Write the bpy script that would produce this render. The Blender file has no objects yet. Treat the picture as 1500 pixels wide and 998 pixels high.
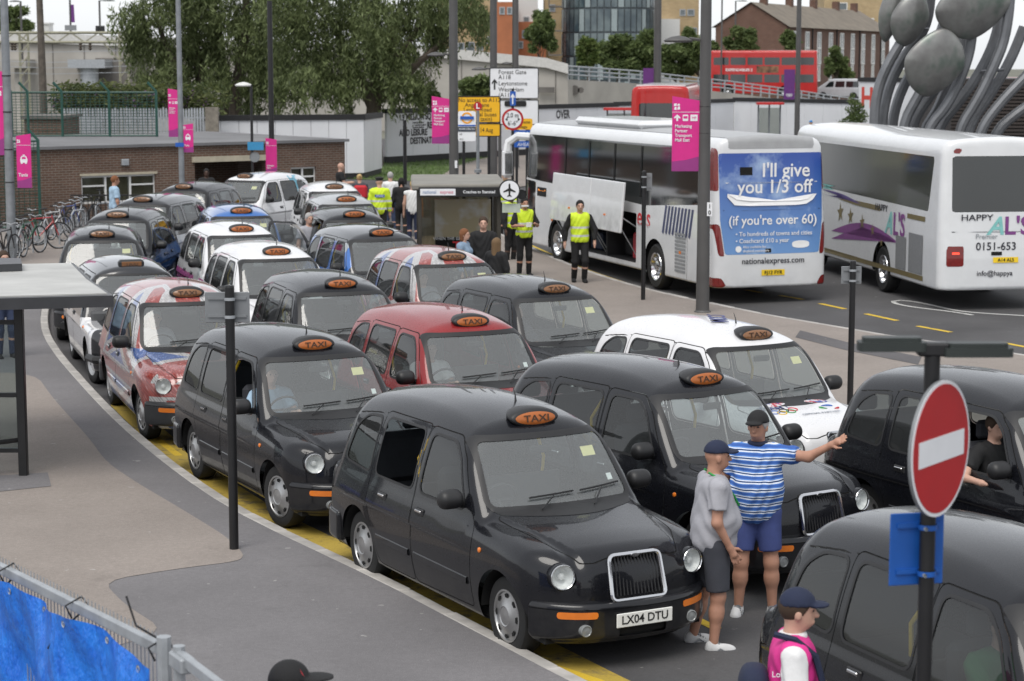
import bpy, math, random
import numpy as np
from mathutils import Vector, Matrix
random.seed(7); RNG = np.random.default_rng(7)
R = math.radians
scene = bpy.context.scene
C = scene.collection
# ------------------------------------------------------------------ camera, sky, sun, exposure
CAM_H, PITCH, FPX = 4.868, 0.1329, 3042.8          # metres, radians down, focal length in photo pixels (1500 wide)
cam_data = bpy.data.cameras.new('camera'); cam = bpy.data.objects.new('camera', cam_data); C.objects.link(cam)
cam.location = (0, 0, CAM_H); cam.rotation_euler = (math.pi/2 - PITCH, 0, 0)
cam_data.sensor_width = 36; cam_data.lens = FPX*36/1500
cam_data.clip_start = .5; cam_data.clip_end = 5000
cam_data.dof.use_dof = True; cam_data.dof.focus_distance = 21.0; cam_data.dof.aperture_fstop = 4.0
scene.camera = cam
world = bpy.data.worlds.new('World'); scene.world = world; world.use_nodes = True
wn = world.node_tree; wn.nodes.clear()
SUN_EL, SUN_AZ = 58, 200
sky = wn.nodes.new('ShaderNodeTexSky'); sky.sky_type = 'NISHITA'; sky.sun_disc = False
sky.sun_elevation = R(SUN_EL); sky.sun_rotation = R(SUN_AZ)
sky.air_density = 1.0; sky.dust_density = 1.0; sky.ozone_density = 1.0
hs = wn.nodes.new('ShaderNodeHueSaturation'); hs.inputs['Saturation'].default_value = .22   # overcast: a near-grey sky
bg = wn.nodes.new('ShaderNodeBackground'); bg.inputs['Strength'].default_value = .13
wo = wn.nodes.new('ShaderNodeOutputWorld')
cl = wn.nodes.new('ShaderNodeMix'); cl.data_type = 'RGBA'; cl.inputs[0].default_value = .65; cl.inputs[7].default_value = (4.5, 4.65, 4.9, 1)   # even cloud layer over the sky
wn.links.new(sky.outputs[0], hs.inputs['Color']); wn.links.new(hs.outputs[0], cl.inputs[6]); wn.links.new(cl.outputs[2], bg.inputs[0]); wn.links.new(bg.outputs[0], wo.inputs[0])
sun_d = bpy.data.lights.new('sun', 'SUN'); sun_d.energy = 1.4; sun_d.angle = R(35); sun_d.color = (1, .96, .9)
sun = bpy.data.objects.new('sun', sun_d); C.objects.link(sun)
# light comes from the sun's azimuth (Blender sky rotation: 0 = +Y, clockwise seen from above)
sdir = Vector((math.sin(R(SUN_AZ))*math.cos(R(SUN_EL)), math.cos(R(SUN_AZ))*math.cos(R(SUN_EL)), math.sin(R(SUN_EL))))
sun.rotation_euler = sdir.to_track_quat('Z', 'Y').to_euler()
scene.view_settings.view_transform = 'Standard'; scene.view_settings.look = 'None'
scene.view_settings.exposure = .7; scene.view_settings.gamma = 1; scene.view_settings.use_curve_mapping = False

def U(px, py, z=0.0):
    """point on the level z that the photograph shows at pixel (px, py): used to read positions off the photograph"""
    dx = (px-750)/FPX; dy = (499-py)/FPX
    d = np.array([dx, math.cos(PITCH)+dy*math.sin(PITCH), -math.sin(PITCH)+dy*math.cos(PITCH)])
    t = (z-CAM_H)/d[2]
    return d[0]*t, d[1]*t
def at_depth(px, py, Y):
    dx = (px-750)/FPX; dy = (499-py)/FPX
    d = np.array([dx, math.cos(PITCH)+dy*math.sin(PITCH), -math.sin(PITCH)+dy*math.cos(PITCH)])
    t = Y/d[1]
    return d[0]*t, Y, CAM_H+d[2]*t

# ------------------------------------------------------------------ node helper and materials
class S:
    """a shader socket with arithmetic, so that node graphs read as formulas"""
    def __init__(s, nt, sock): s.nt, s.k = nt, sock
    def _m(s, op, *o):
        n = s.nt.nodes.new('ShaderNodeMath'); n.operation = op
        for i, v in enumerate((s,)+o):
            if isinstance(v, S): s.nt.links.new(v.k, n.inputs[i])
            else: n.inputs[i].default_value = v
        return S(s.nt, n.outputs[0])
    def __add__(s, o): return s._m('ADD', o)
    def __sub__(s, o): return s._m('SUBTRACT', o)
    def __mul__(s, o): return s._m('MULTIPLY', o)
    def __rsub__(s, o): return (s*-1)+o
    def abs(s): return s._m('ABSOLUTE')
    def lt(s, o): return s._m('LESS_THAN', o)
    def gt(s, o): return s._m('GREATER_THAN', o)
    def mod(s, o): return s._m('FLOORED_MODULO', o)
    def floor(s): return s._m('FLOOR')
    def min(s, o): return s._m('MINIMUM', o)
    def max(s, o): return s._m('MAXIMUM', o)
def setin(nt, sock, v):
    if isinstance(v, S): nt.links.new(v.k, sock)
    elif isinstance(v, (tuple, list)): sock.default_value = (*v[:3], 1) if len(sock.default_value) == 4 else v
    else: sock.default_value = v
class G:
    """a material's node tree"""
    def __init__(s, name):
        s.m = bpy.data.materials.new(name); s.m.use_nodes = True; s.nt = s.m.node_tree
        s.b = s.nt.nodes['Principled BSDF']
        tc = s.nt.nodes.new('ShaderNodeTexCoord'); s.obj = S(s.nt, tc.outputs['Object']); s.gen = S(s.nt, tc.outputs['Generated'])
    def xyz(s, v=None):
        n = s.nt.nodes.new('ShaderNodeSeparateXYZ'); s.nt.links.new((v or s.obj).k, n.inputs[0])
        return [S(s.nt, o) for o in n.outputs]
    def noise(s, scale, detail=3, rough=.55, v=None, stretch=None):
        n = s.nt.nodes.new('ShaderNodeTexNoise'); n.inputs['Scale'].default_value = scale
        n.inputs['Detail'].default_value = detail; n.inputs['Roughness'].default_value = rough
        src = v or s.obj
        if stretch:
            mp = s.nt.nodes.new('ShaderNodeMapping'); mp.inputs['Scale'].default_value = stretch
            s.nt.links.new(src.k, mp.inputs[0]); src = S(s.nt, mp.outputs[0])
        s.nt.links.new(src.k, n.inputs['Vector']); return S(s.nt, n.outputs['Fac'])
    def ramp(s, fac, a, b):
        n = s.nt.nodes.new('ShaderNodeMapRange'); n.inputs[1].default_value = a; n.inputs[2].default_value = b
        s.nt.links.new(fac.k, n.inputs[0]); return S(s.nt, n.outputs[0])
    def mix(s, fac, a, b):
        n = s.nt.nodes.new('ShaderNodeMix'); n.data_type = 'RGBA'
        setin(s.nt, n.inputs[0], fac); setin(s.nt, n.inputs[6], a); setin(s.nt, n.inputs[7], b)
        return S(s.nt, n.outputs[2])
    def bump(s, h, dist=.01, strength=.5):
        n = s.nt.nodes.new('ShaderNodeBump'); n.inputs['Distance'].default_value = dist; n.inputs['Strength'].default_value = strength
        s.nt.links.new(h.k, n.inputs['Height']); s.nt.links.new(n.outputs[0], s.b.inputs['Normal'])
    def rand(s):
        n = s.nt.nodes.new('ShaderNodeObjectInfo'); return S(s.nt, n.outputs['Random'])
    def set(s, **k):
        for a, v in k.items(): setin(s.nt, s.b.inputs[a.replace('_', ' ')], v)
        return s.m
MATS = {}
def mat(name, col, rough=.55, metal=0.0, var=.12, scale=6.0, bump=0.0, coat=0.0, bscale=None, objvar=0.0):
    if name in MATS: return MATS[name]
    g = G(name); n = g.noise(scale, 4)
    c = g.mix(g.ramp(n, .3, .7), tuple(x*(1-var) for x in col), tuple(min(1, x*(1+var)) for x in col))
    if objvar: c = g.mix(g.rand()*objvar, c, tuple(x*.45 for x in col))
    g.set(Base_Color=c, Metallic=metal, Roughness=g.ramp(n, -1.0, 2.0)*.3+(rough-.15), Coat_Weight=coat, Coat_Roughness=.06)
    if bump: g.bump(g.noise(bscale or scale*4, 4), bump)
    MATS[name] = g.m; return g.m
def emit(name, col, strength):
    if name in MATS: return MATS[name]
    g = G(name); g.set(Base_Color=col, Emission_Color=col, Emission_Strength=strength, Roughness=.4); MATS[name] = g.m; return g.m
def glass(name, tint, ior=1.5, gloss_rough=.02, clear=.6, film=0.0):
    """window glass: tinted see-through sheet with Fresnel reflection"""
    if name in MATS: return MATS[name]
    m = bpy.data.materials.new(name); m.use_nodes = True; nt = m.node_tree; nt.nodes.clear()
    tr = nt.nodes.new('ShaderNodeBsdfTransparent'); tr.inputs[0].default_value = (*[t*clear for t in tint], 1)
    gl = nt.nodes.new('ShaderNodeBsdfGlossy'); gl.inputs['Roughness'].default_value = gloss_rough
    fr = nt.nodes.new('ShaderNodeFresnel'); ge = nt.nodes.new('ShaderNodeNewGeometry'); mr = nt.nodes.new('ShaderNodeMapRange')   # a thin sheet reflects alike from both sides
    mr.inputs[3].default_value = ior; mr.inputs[4].default_value = 1/ior; nt.links.new(ge.outputs['Backfacing'], mr.inputs[0]); nt.links.new(mr.outputs[0], fr.inputs[0])
    mx = nt.nodes.new('ShaderNodeMixShader'); o = nt.nodes.new('ShaderNodeOutputMaterial')
    nt.links.new(fr.outputs[0], mx.inputs[0]); nt.links.new(tr.outputs[0], mx.inputs[1]); nt.links.new(gl.outputs[0], mx.inputs[2])
    if film:   # thin dust film; its pale colour also stands in for sky reflection
        df = nt.nodes.new('ShaderNodeBsdfDiffuse'); df.inputs[0].default_value = (.62, .65, .65, 1); m2 = nt.nodes.new('ShaderNodeMixShader'); m2.inputs[0].default_value = film
        nt.links.new(tr.outputs[0], m2.inputs[1]); nt.links.new(df.outputs[0], m2.inputs[2]); nt.links.new(m2.outputs[0], mx.inputs[1])
    nt.links.new(mx.outputs[0], o.inputs[0]); MATS[name] = m; return m

# ------------------------------------------------------------------ scene graph helpers
def tag(o, label=None, cat=None, group=None, kind=None):
    if label: o['label'] = label
    if cat: o['category'] = cat
    if group: o['group'] = group
    if kind: o['kind'] = kind
    return o
def thing(name, label, cat, loc=(0, 0, 0), rz=0.0, group=None):
    o = bpy.data.objects.new(name, None); C.objects.link(o); o.empty_display_size = .2
    o.location = loc; o.rotation_euler = (0, 0, rz); return tag(o, label, cat, group)
def mesh(name, V, F, nrm=None, smooth=True):
    me = bpy.data.meshes.new(name)
    V = np.asarray(V, float)
    if isinstance(F, np.ndarray):
        k = F.shape[1]; me.vertices.add(len(V)); me.vertices.foreach_set('co', V.astype(np.float32).ravel())
        me.loops.add(F.size); me.loops.foreach_set('vertex_index', F.astype(np.int32).ravel())
        me.polygons.add(len(F)); me.polygons.foreach_set('loop_start', np.arange(0, F.size, k, dtype=np.int32))
        me.update(calc_edges=True); me.validate()
    else:
        me.from_pydata(V.tolist(), [], F); me.update()
    if len(me.polygons): me.polygons.foreach_set('use_smooth', np.full(len(me.polygons), smooth))
    if nrm is not None and len(me.vertices) == len(nrm): me.normals_split_custom_set_from_vertices(nrm.tolist())
    return me
def obj(name, me, m=None, parent=None, loc=(0, 0, 0), rot=(0, 0, 0), scale=None):
    o = bpy.data.objects.new(name, me); C.objects.link(o)
    if m is not None:
        for mm in (m if isinstance(m, (list, tuple)) else [m]): me.materials.append(mm)
    if parent is not None: o.parent = parent
    o.location = loc; o.rotation_euler = rot
    if scale: o.scale = scale
    return o
class MB:
    """collects boxes, tubes, lathes and polygons; build() links them as ONE mesh object"""
    def __init__(s): s.V = []; s.F = []; s.sharp = 35
    def add(s, V, F):
        n = len(s.V); s.V += [tuple(map(float, v)) for v in V]; s.F += [tuple(i+n for i in f) for f in F]; return s
    def box(s, x0, x1, y0, y1, z0, z1, b=0.0):
        if b <= 0:
            V = [(x, y, z) for z in (z0, z1) for y in (y0, y1) for x in (x0, x1)]
            return s.add(V, [(0, 2, 3, 1), (4, 5, 7, 6), (0, 1, 5, 4), (2, 6, 7, 3), (0, 4, 6, 2), (1, 3, 7, 5)])
        c, h = ((x0+x1)/2, (y0+y1)/2, (z0+z1)/2), ((x1-x0)/2, (y1-y0)/2, (z1-z0)/2)
        b = min(b, *[q*.98 for q in h]); V = []; F = []; idx = {}
        def vid(p):
            k = tuple(round(q, 6) for q in p)
            if k not in idx: idx[k] = len(V); V.append(tuple(c[i]+p[i] for i in range(3)))
            return idx[k]
        def P(sx, sy, sz, ax):
            q = [sx*(h[0]-b), sy*(h[1]-b), sz*(h[2]-b)]; q[ax] = (sx, sy, sz)[ax]*h[ax]; return vid(q)
        for ax in range(3):
            u, v = [(1, 2), (2, 0), (0, 1)][ax]
            for sg in (-1, 1):
                def cs(a, bb):
                    t = [0, 0, 0]; t[ax] = sg; t[u] = a; t[v] = bb; return P(*t, ax)
                f = [cs(-1, -1), cs(1, -1), cs(1, 1), cs(-1, 1)]; F.append(f if sg > 0 else f[::-1])
        for ax in range(3):
            u, v = [(1, 2), (2, 0), (0, 1)][ax]
            for su in (-1, 1):
                for sv in (-1, 1):
                    def cs(a, on):
                        t = [0, 0, 0]; t[ax] = a; t[u] = su; t[v] = sv; return P(*t, on)
                    f = [cs(-1, u), cs(1, u), cs(1, v), cs(-1, v)]; F.append(f if su*sv < 0 else f[::-1])
        for sx in (-1, 1):
            for sy in (-1, 1):
                for sz in (-1, 1):
                    f = [P(sx, sy, sz, 0), P(sx, sy, sz, 1), P(sx, sy, sz, 2)]; F.append(f if sx*sy*sz > 0 else f[::-1])
        return s.add(V, F)
    def tube(s, pts, r, n=8, cap=True, closed=False):
        pts = [Vector(p) for p in pts]; m = len(pts); rr = r if isinstance(r, (list, tuple)) else [r]*m
        V = []; F = []; prev = None
        for i, p in enumerate(pts):
            a = pts[(i-1) % m] if (i or closed) else p; b = pts[(i+1) % m] if (i < m-1 or closed) else p
            t = (b-a).normalized() if (b-a).length > 1e-9 else Vector((0, 0, 1))
            if prev is None: q = t.orthogonal().normalized()
            else:
                q = prev-t*prev.dot(t); q = q.normalized() if q.length > 1e-6 else t.orthogonal().normalized()
            prev = q; w = t.cross(q)
            for k in range(n):
                an = 2*math.pi*k/n; V.append(p+(q*math.cos(an)+w*math.sin(an))*rr[i])
        for i in range(m if closed else m-1):
            for k in range(n):
                j = (i+1) % m; F.append((i*n+k, i*n+(k+1) % n, j*n+(k+1) % n, j*n+k))
        if cap and not closed: F += [tuple(range(n))[::-1], tuple(range((m-1)*n, m*n))]
        return s.add(V, F)
    def lathe(s, prof, n=24, axis='z', c=(0, 0, 0), cap=False):
        V = []; F = []; m = len(prof)
        for r, h in prof:
            for k in range(n):
                a = 2*math.pi*k/n; u, v = r*math.cos(a), r*math.sin(a)
                V.append({'z': (c[0]+u, c[1]+v, c[2]+h), 'y': (c[0]+v, c[1]+h, c[2]+u), 'x': (c[0]+h, c[1]+u, c[2]+v)}[axis])
        for i in range(m-1):
            for k in range(n): F.append((i*n+k, i*n+(k+1) % n, (i+1)*n+(k+1) % n, (i+1)*n+k))
        if cap: F += [tuple(range(n))[::-1], tuple(range((m-1)*n, m*n))]
        return s.add(V, F)
    def prism(s, poly, d0, d1, plane='xz'):
        """closed outline extruded between d0 and d1 along the third axis"""
        f = {'xz': lambda a, b, d: (a, d, b), 'yz': lambda a, b, d: (d, a, b), 'xy': lambda a, b, d: (a, b, d)}[plane]
        n = len(poly); V = [f(a, b, d0) for a, b in poly]+[f(a, b, d1) for a, b in poly]
        F = [tuple(range(n)), tuple(range(2*n-1, n-1, -1))]+[(i, n+i, n+(i+1) % n, (i+1) % n) for i in range(n)]
        return s.add(V, F)
    def xform(s, M, start=0):
        for i in range(start, len(s.V)): s.V[i] = tuple(M @ Vector(s.V[i]))
        return s
    def me(s, name, smooth=True):
        me = mesh(name, s.V, s.F, smooth=smooth)
        import bmesh
        bm = bmesh.new(); bm.from_mesh(me); bmesh.ops.recalc_face_normals(bm, faces=bm.faces); bm.to_mesh(me); bm.free()
        if smooth: me.set_sharp_from_angle(angle=R(s.sharp))
        return me
    def build(s, name, m, parent=None, loc=(0, 0, 0), rot=(0, 0, 0), smooth=True):
        return obj(name, s.me(name, smooth), m, parent, loc, rot)
def dup(root, loc, rz, **tags):
    """a copy of a thing with copies of its parts and sub-parts (mesh data shared)"""
    r = root.copy(); C.objects.link(r); r.location = loc; r.rotation_euler = (0, 0, rz)
    for ch in root.children:
        c = ch.copy(); C.objects.link(c); c.parent = r
        for g in ch.children:
            d = g.copy(); C.objects.link(d); d.parent = c
    return tag(r, **tags)
FONT_CACHE = {}; TMP = bpy.data.scenes.new('lettering_workspace')
def text(body, size, m, parent, loc, rot, bold=.0, name='lettering', align='CENTER', stretch=1.0, depth=.002, shear=0.0):
    key = (body, size, bold, align, stretch, depth, shear)
    if key not in FONT_CACHE:
        cu = bpy.data.curves.new('t', 'FONT'); cu.body = body; cu.size = size; cu.align_x = align; cu.align_y = 'CENTER'
        cu.offset = bold*size; cu.extrude = depth; cu.resolution_u = 3; cu.shear = shear
        t = bpy.data.objects.new('t', cu); TMP.collection.objects.link(t); vl = TMP.view_layers[0]; vl.update()
        me = bpy.data.meshes.new_from_object(t.evaluated_get(vl.depsgraph))
        bpy.data.objects.remove(t); bpy.data.curves.remove(cu); me.name = 'lettering'
        if stretch != 1:
            for v in me.vertices: v.co.x *= stretch
        FONT_CACHE[key] = me
    me = FONT_CACHE[key].copy(); me.materials.clear()
    return obj(name, me, m, parent, loc, rot)

# ------------------------------------------------------------------ implicit surfaces -> clean meshes
def smax(a, b, k):
    h = np.maximum(k-np.abs(a-b), 0)/k; return np.maximum(a, b)+h*h*k*.25
def smin(a, b, k): return -smax(-a, -b, k)
def grad(f, P, e=2e-3):
    x, y, z = P.T
    return np.stack([f(x+e, y, z)-f(x-e, y, z), f(x, y+e, z)-f(x, y-e, z), f(x, y, z+e)-f(x, y, z-e)], 1)/(2*e)
def surfnet(f, lo, hi, h, newton=3, cull=False):
    """mesh the zero level of f: one vertex per crossed cell, then pulled exactly onto the surface"""
    ax = [np.arange(lo[i], hi[i]+h, h) for i in range(3)]; n = [len(a) for a in ax]
    X, Y, Z = np.meshgrid(*ax, indexing='ij')
    if cull:   # look coarsely first, then only near the surface
        st = 4; pad = [(0, (-k) % st) for k in n]; c = tuple(slice(None, None, st) for _ in n); cv = f(X[c].ravel()+1.5*h, Y[c].ravel()+1.5*h, Z[c].ravel()+1.5*h).reshape(X[c].shape)
        val = cv.repeat(st, 0).repeat(st, 1).repeat(st, 2)[:n[0], :n[1], :n[2]].copy(); near = np.abs(val) < st*h*1.7; val[near] = f(X[near], Y[near], Z[near])
    else: val = f(X.ravel(), Y.ravel(), Z.ravel()).reshape(n)
    ins = val < 0
    cnt = np.zeros([k-1 for k in n], np.int8)
    sl = lambda d, k: slice(d, n[k]-1+d)
    for a in (0, 1):
        for b in (0, 1):
            for c in (0, 1): cnt += ins[sl(a, 0), sl(b, 1), sl(c, 2)]
    act = (cnt > 0) & (cnt < 8); I = np.argwhere(act); idx = -np.ones(act.shape, np.int64); idx[act] = np.arange(len(I))
    acc = np.zeros((len(I), 3)); num = np.zeros(len(I))
    offs = np.array([(a, b, c) for a in (0, 1) for b in (0, 1) for c in (0, 1)])
    for i, o in enumerate(offs):
        for k in range(3):
            if o[k] == 0:
                o2 = o.copy(); o2[k] = 1
                v1 = val[tuple((I+o).T)]; v2 = val[tuple((I+o2).T)]; cr = (v1 < 0) != (v2 < 0)
                t = np.where(cr, v1/np.where(cr, v1-v2, 1), 0)
                p = o+np.outer(t, o2-o); acc += p*cr[:, None]; num += cr
    V = np.array(lo)+(I+acc/num[:, None])*h
    Q = []
    for k in range(3):
        u, v = (k+1) % 3, (k+2) % 3
        s0 = [slice(None)]*3; s1 = [slice(None)]*3; s0[k] = slice(0, n[k]-1); s1[k] = slice(1, n[k])
        a, b = ins[tuple(s0)], ins[tuple(s1)]; E = np.argwhere(a != b)
        E = E[(E[:, u] > 0) & (E[:, u] < n[u]-1) & (E[:, v] > 0) & (E[:, v] < n[v]-1)]
        if not len(E): continue
        eu = np.zeros(3, int); eu[u] = 1; ev = np.zeros(3, int); ev[v] = 1
        q = np.stack([idx[tuple((E-eu-ev).T)], idx[tuple((E-ev).T)], idx[tuple(E.T)], idx[tuple((E-eu).T)]], 1)
        fl = ~a[tuple(E.T)]; q[fl] = q[fl][:, ::-1]; Q.append(q)
    Q = np.concatenate(Q)
    for _ in range(newton):
        g = grad(f, V); st = f(*V.T)[:, None]*g/np.maximum((g*g).sum(1), 1e-6)[:, None]
        ln = np.linalg.norm(st, axis=1)[:, None]; V = V-st*np.minimum(1, .5*h/np.maximum(ln, 1e-9))
    T = np.concatenate([Q[:, [0, 1, 2]], Q[:, [0, 2, 3]]]); return V, T
def split(V, T, g):
    """cut triangles along g = 0; returns vertices, triangles inside (g<0), triangles outside"""
    g = np.where(np.abs(g) < 1e-6, 1e-6, g); s = g < 0; k = s[T].sum(1)
    Tin, Tout = [T[k == 3]], [T[k == 0]]
    M = T[(k == 1) | (k == 2)]
    if len(M):
        sm = s[M]; lone_in = sm.sum(1) == 1; col = np.argmax(sm == lone_in[:, None], 1); r = np.arange(len(M))
        a, b, c = M[r, col], M[r, (col+1) % 3], M[r, (col+2) % 3]
        E = np.sort(np.concatenate([np.stack([a, b], 1), np.stack([a, c], 1)]), 1)
        Eu, inv = np.unique(E, axis=0, return_inverse=True); inv = inv.ravel()
        t = g[Eu[:, 0]]/(g[Eu[:, 0]]-g[Eu[:, 1]]); P = V[Eu[:, 0]]*(1-t)[:, None]+V[Eu[:, 1]]*t[:, None]
        p, q = inv[:len(M)]+len(V), inv[len(M):]+len(V); V = np.concatenate([V, P])
        L = np.stack([a, p, q], 1); W = np.concatenate([np.stack([p, b, c], 1), np.stack([p, c, q], 1)]); l2 = np.concatenate([lone_in, lone_in])
        Tin += [L[lone_in], W[~l2]]; Tout += [L[~lone_in], W[l2]]
    return V, np.concatenate(Tin), np.concatenate(Tout)
def compact(V, T):
    u, inv = np.unique(T, return_inverse=True); return V[u], inv.reshape(T.shape)
def poly_sdf(px, py, poly, r=0.0):
    """signed distance to a 2-D outline, corners rounded by r"""
    P = np.array(poly, float)
    if r:   # shrink then grow
        pass
    d = np.full(px.shape, 1e9); ins = np.zeros(px.shape, bool); n = len(P)
    for i in range(n):
        a, b = P[i], P[(i+1) % n]; e = b-a; wx, wy = px-a[0], py-a[1]
        t = np.clip((wx*e[0]+wy*e[1])/(e@e), 0, 1); d = np.minimum(d, (wx-e[0]*t)**2+(wy-e[1]*t)**2)
        c = ((a[1] > py) != (b[1] > py)) & (px < (b[0]-a[0])*(py-a[1])/(b[1]-a[1]+1e-12)+a[0]); ins ^= c
    return np.where(ins, -1, 1)*np.sqrt(d)
def rounded(poly, r, n=5):
    """outline with corners rounded"""
    P = [np.array(p, float) for p in poly]; out = []; m = len(P)
    for i in range(m):
        a, b, c = P[i-1], P[i], P[(i+1) % m]; u = (a-b); v = (c-b); lu, lv = np.linalg.norm(u), np.linalg.norm(v)
        rr = min(r, lu*.48, lv*.48); p0 = b+u/lu*rr; p1 = b+v/lv*rr
        for k in range(n+1):
            t = k/n; out.append(tuple((1-t)**2*p0+2*t*(1-t)*b+t*t*p1))
    return out
def hit(f, o, d, t0, t1, n=40):
    """first crossing from outside (t0) inwards (t1) along a ray"""
    o, d = np.array(o, float), np.array(d, float); ts = np.linspace(t0, t1, 160)
    P = o+np.outer(ts, d); v = f(*P.T); k = np.argmax(v < 0)
    if v[k] >= 0: return None
    a, b = ts[max(k-1, 0)], ts[k]
    for _ in range(n):
        m = .5*(a+b); q = o+d*m
        if f(np.array([q[0]]), np.array([q[1]]), np.array([q[2]]))[0] < 0: b = m
        else: a = m
    return o+d*b
class Skin:
    """a body surface that gets cut into its parts along outlines"""
    def __init__(s, f, lo, hi, h): s.f = f; s.V, s.T = surfnet(f, lo, hi, h)
    def cut(s, gfun):
        V, Ti, To = split(s.V, s.T, gfun(*s.V.T)); s.V, s.T = V, To
        return compact(V, Ti)
    def norms(s, V):
        g = grad(s.f, V); return g/np.maximum(np.linalg.norm(g, axis=1), 1e-9)[:, None]
    def part(s, name, VT, m, parent, off=0.0):
        V, T = VT
        if not len(T): return None
        N = s.norms(V); return obj(name, mesh(name, V+N*off, T, N), m, parent)
    def rest(s): return compact(s.V, s.T)
# ------------------------------------------------------------------ shared materials
def paint(name, col, coat=.65, rough=.25, var=.05, dirt=True):
    if name in MATS: return MATS[name]
    g = G(name); x, y, z = g.xyz(); n = g.noise(3.0, 5); n2 = g.noise(40, 2)
    c = g.mix(g.ramp(n, .35, .7), tuple(q*(1-var) for q in col), tuple(min(1, q*(1+var)+.002) for q in col))
    d = g.ramp(z, .65, .15)*g.ramp(g.noise(5, 5), .3, .7)        # road dirt thrown up along the sills
    c = g.mix(d*.35, c, (.10, .095, .085))
    g.set(Base_Color=c, Roughness=g.ramp(n2, 0, 1)*.06+rough+d*.3, Coat_Weight=coat, Coat_Roughness=.04, Specular_IOR_Level=.15)
    MATS[name] = g.m; return g.m
M_BLACK = paint('black paint', (.006, .0065, .009))
M_RUBBER = mat('rubber', (.012, .012, .012), .75, bump=.002)
M_TRIM = mat('black trim', (.014, .014, .015), .5)
M_GAP = mat('panel gap', (.003, .003, .003), .9)
M_CHROME = mat('chrome', (.62, .62, .63), .16, 1.0, var=.05)
M_SILVER = mat('silver wheel cover', (.42, .42, .42), .36, .85, var=.1)
M_AMBER = mat('amber lens', (.72, .19, .02), .25, coat=.5)
M_LAMP = mat('lamp reflector', (.80, .81, .80), .3, .0, var=.15, scale=30)
M_SCREEN = glass('windscreen glass', (.86, .93, .92), 1.8, .03, .94, .16)
M_GLASS = glass('side glass', (.50, .55, .55), 1.6, .015, .85, .03)
M_DARK = mat('dark interior', (.022, .022, .024), .8)
M_SEAT = mat('seat cloth', (.035, .037, .045), .85, bump=.003)
M_DASH = mat('dashboard grey', (.07, .072, .075), .7)
M_PLATE = mat('white number plate', (.78, .78, .74), .4, var=.04)
M_PLATEY = mat('yellow number plate', (.85, .58, .02), .4, var=.04)
M_INK = mat('black ink', (.01, .01, .01), .6)
M_LIT = emit('lit taxi lens', (.33, .095, .02), .07); M_SIGNTXT = mat('brown sign lettering', (.05, .022, .01), .6)
M_UNLIT = mat('unlit taxi lens', (.20, .09, .035), .3, coat=.4)
M_STICK = mat('yellow paper', (.78, .70, .34), .7, var=.06)
M_PAPER = mat('white paper', (.78, .78, .76), .7, var=.06)
M_GRAB = mat('yellow grab rail', (.80, .52, .02), .4)

REAR, LEFT, RIGHT, FRONT = (R(90), 0, R(-90)), (R(90), 0, R(180)), (R(90), 0, 0), (R(90), 0, R(90))   # lettering on a vehicle's faces
# ------------------------------------------------------------------ ground, road, pavements
def asphalt(name, col, patch=.35, scale=.35, speck=.25, warm=(1, 1, 1)):
    g = G(name); a = g.noise(scale, 5, .6); b = g.noise(90, 2); d = g.noise(2.2, 6, .65)
    c = g.mix(g.ramp(a, .35, .68), tuple(q*(1-patch) for q in col), tuple(q*(1+patch*.6)*w for q, w in zip(col, warm)))
    c = g.mix(g.ramp(b, .52, .75)*speck, c, tuple(min(1, q*2.6) for q in col))
    c = g.mix(g.ramp(d, .60, .78)*.45, c, tuple(q*.5 for q in col))
    f2 = g.noise(22, 3, .7); c = g.mix(g.ramp(f2, .35, .65)*.28, c, tuple(q*.55 for q in col))
    sp = g.noise(7, 2, .5); c = g.mix(g.ramp(sp, .735, .76)*.5, c, (.42, .41, .39))       # gum and litter specks
    g.set(Base_Color=c, Roughness=.88, Specular_IOR_Level=.3); g.bump(b, .006, .6); MATS[name] = g.m; return g.m
M_ROAD = asphalt('road asphalt', (.085, .083, .085), .28)
M_PAVE = asphalt('grey footway asphalt', (.175, .168, .172), .14, .5)
M_BUFF = asphalt('buff footway surfacing', (.265, .232, .208), .12, .5)
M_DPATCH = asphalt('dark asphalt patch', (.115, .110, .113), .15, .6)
M_KERB = mat('kerb stone', (.42, .40, .375), .85, var=.25, scale=4, bump=.004, objvar=.35)
def line_mat(name, col, wear=.55):
    g = G(name); a = g.noise(3.5, 6, .7); b = g.noise(60, 2)
    m = g.ramp(a, wear-.06, wear+.10); c = g.mix(m, col, (.07, .068, .066)); c = g.mix(g.ramp(b, .45, .7)*.3, c, tuple(q*.5 for q in col))
    g.set(Base_Color=c, Roughness=.8); g.bump(b, .003); MATS[name] = g.m; return g.m
M_YEL = line_mat('worn yellow paint', (.42, .30, .05), .58); M_YEL2 = line_mat('yellow line paint', (.62, .42, .03), .62); M_WHT = line_mat('white road paint', (.55, .55, .53), .60)
def poly_sheet(name, pts, z, m, kind='structure', parent=None, thick=0.0):
    n = len(pts); mb = MB(); mb.add([(x, y, z) for x, y in pts], [tuple(range(n))])
    if thick: mb.add([(x, y, z) for x, y in pts]+[(x, y, z-thick) for x, y in pts], [(i, (i+1) % n, n+(i+1) % n, n+i) for i in range(n)])
    me = mb.me(name, False); o = obj(name, me, m, parent)
    import bmesh
    bm = bmesh.new(); bm.from_mesh(me); bmesh.ops.triangulate(bm, faces=[f for f in bm.faces if len(f.verts) > 4]); bmesh.ops.recalc_face_normals(bm, faces=bm.faces)
    if sum(f.normal.z for f in bm.faces) < 0: bmesh.ops.reverse_faces(bm, faces=bm.faces)
    bm.to_mesh(me); bm.free()
    return tag(o, kind=kind) if parent is None else o
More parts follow.
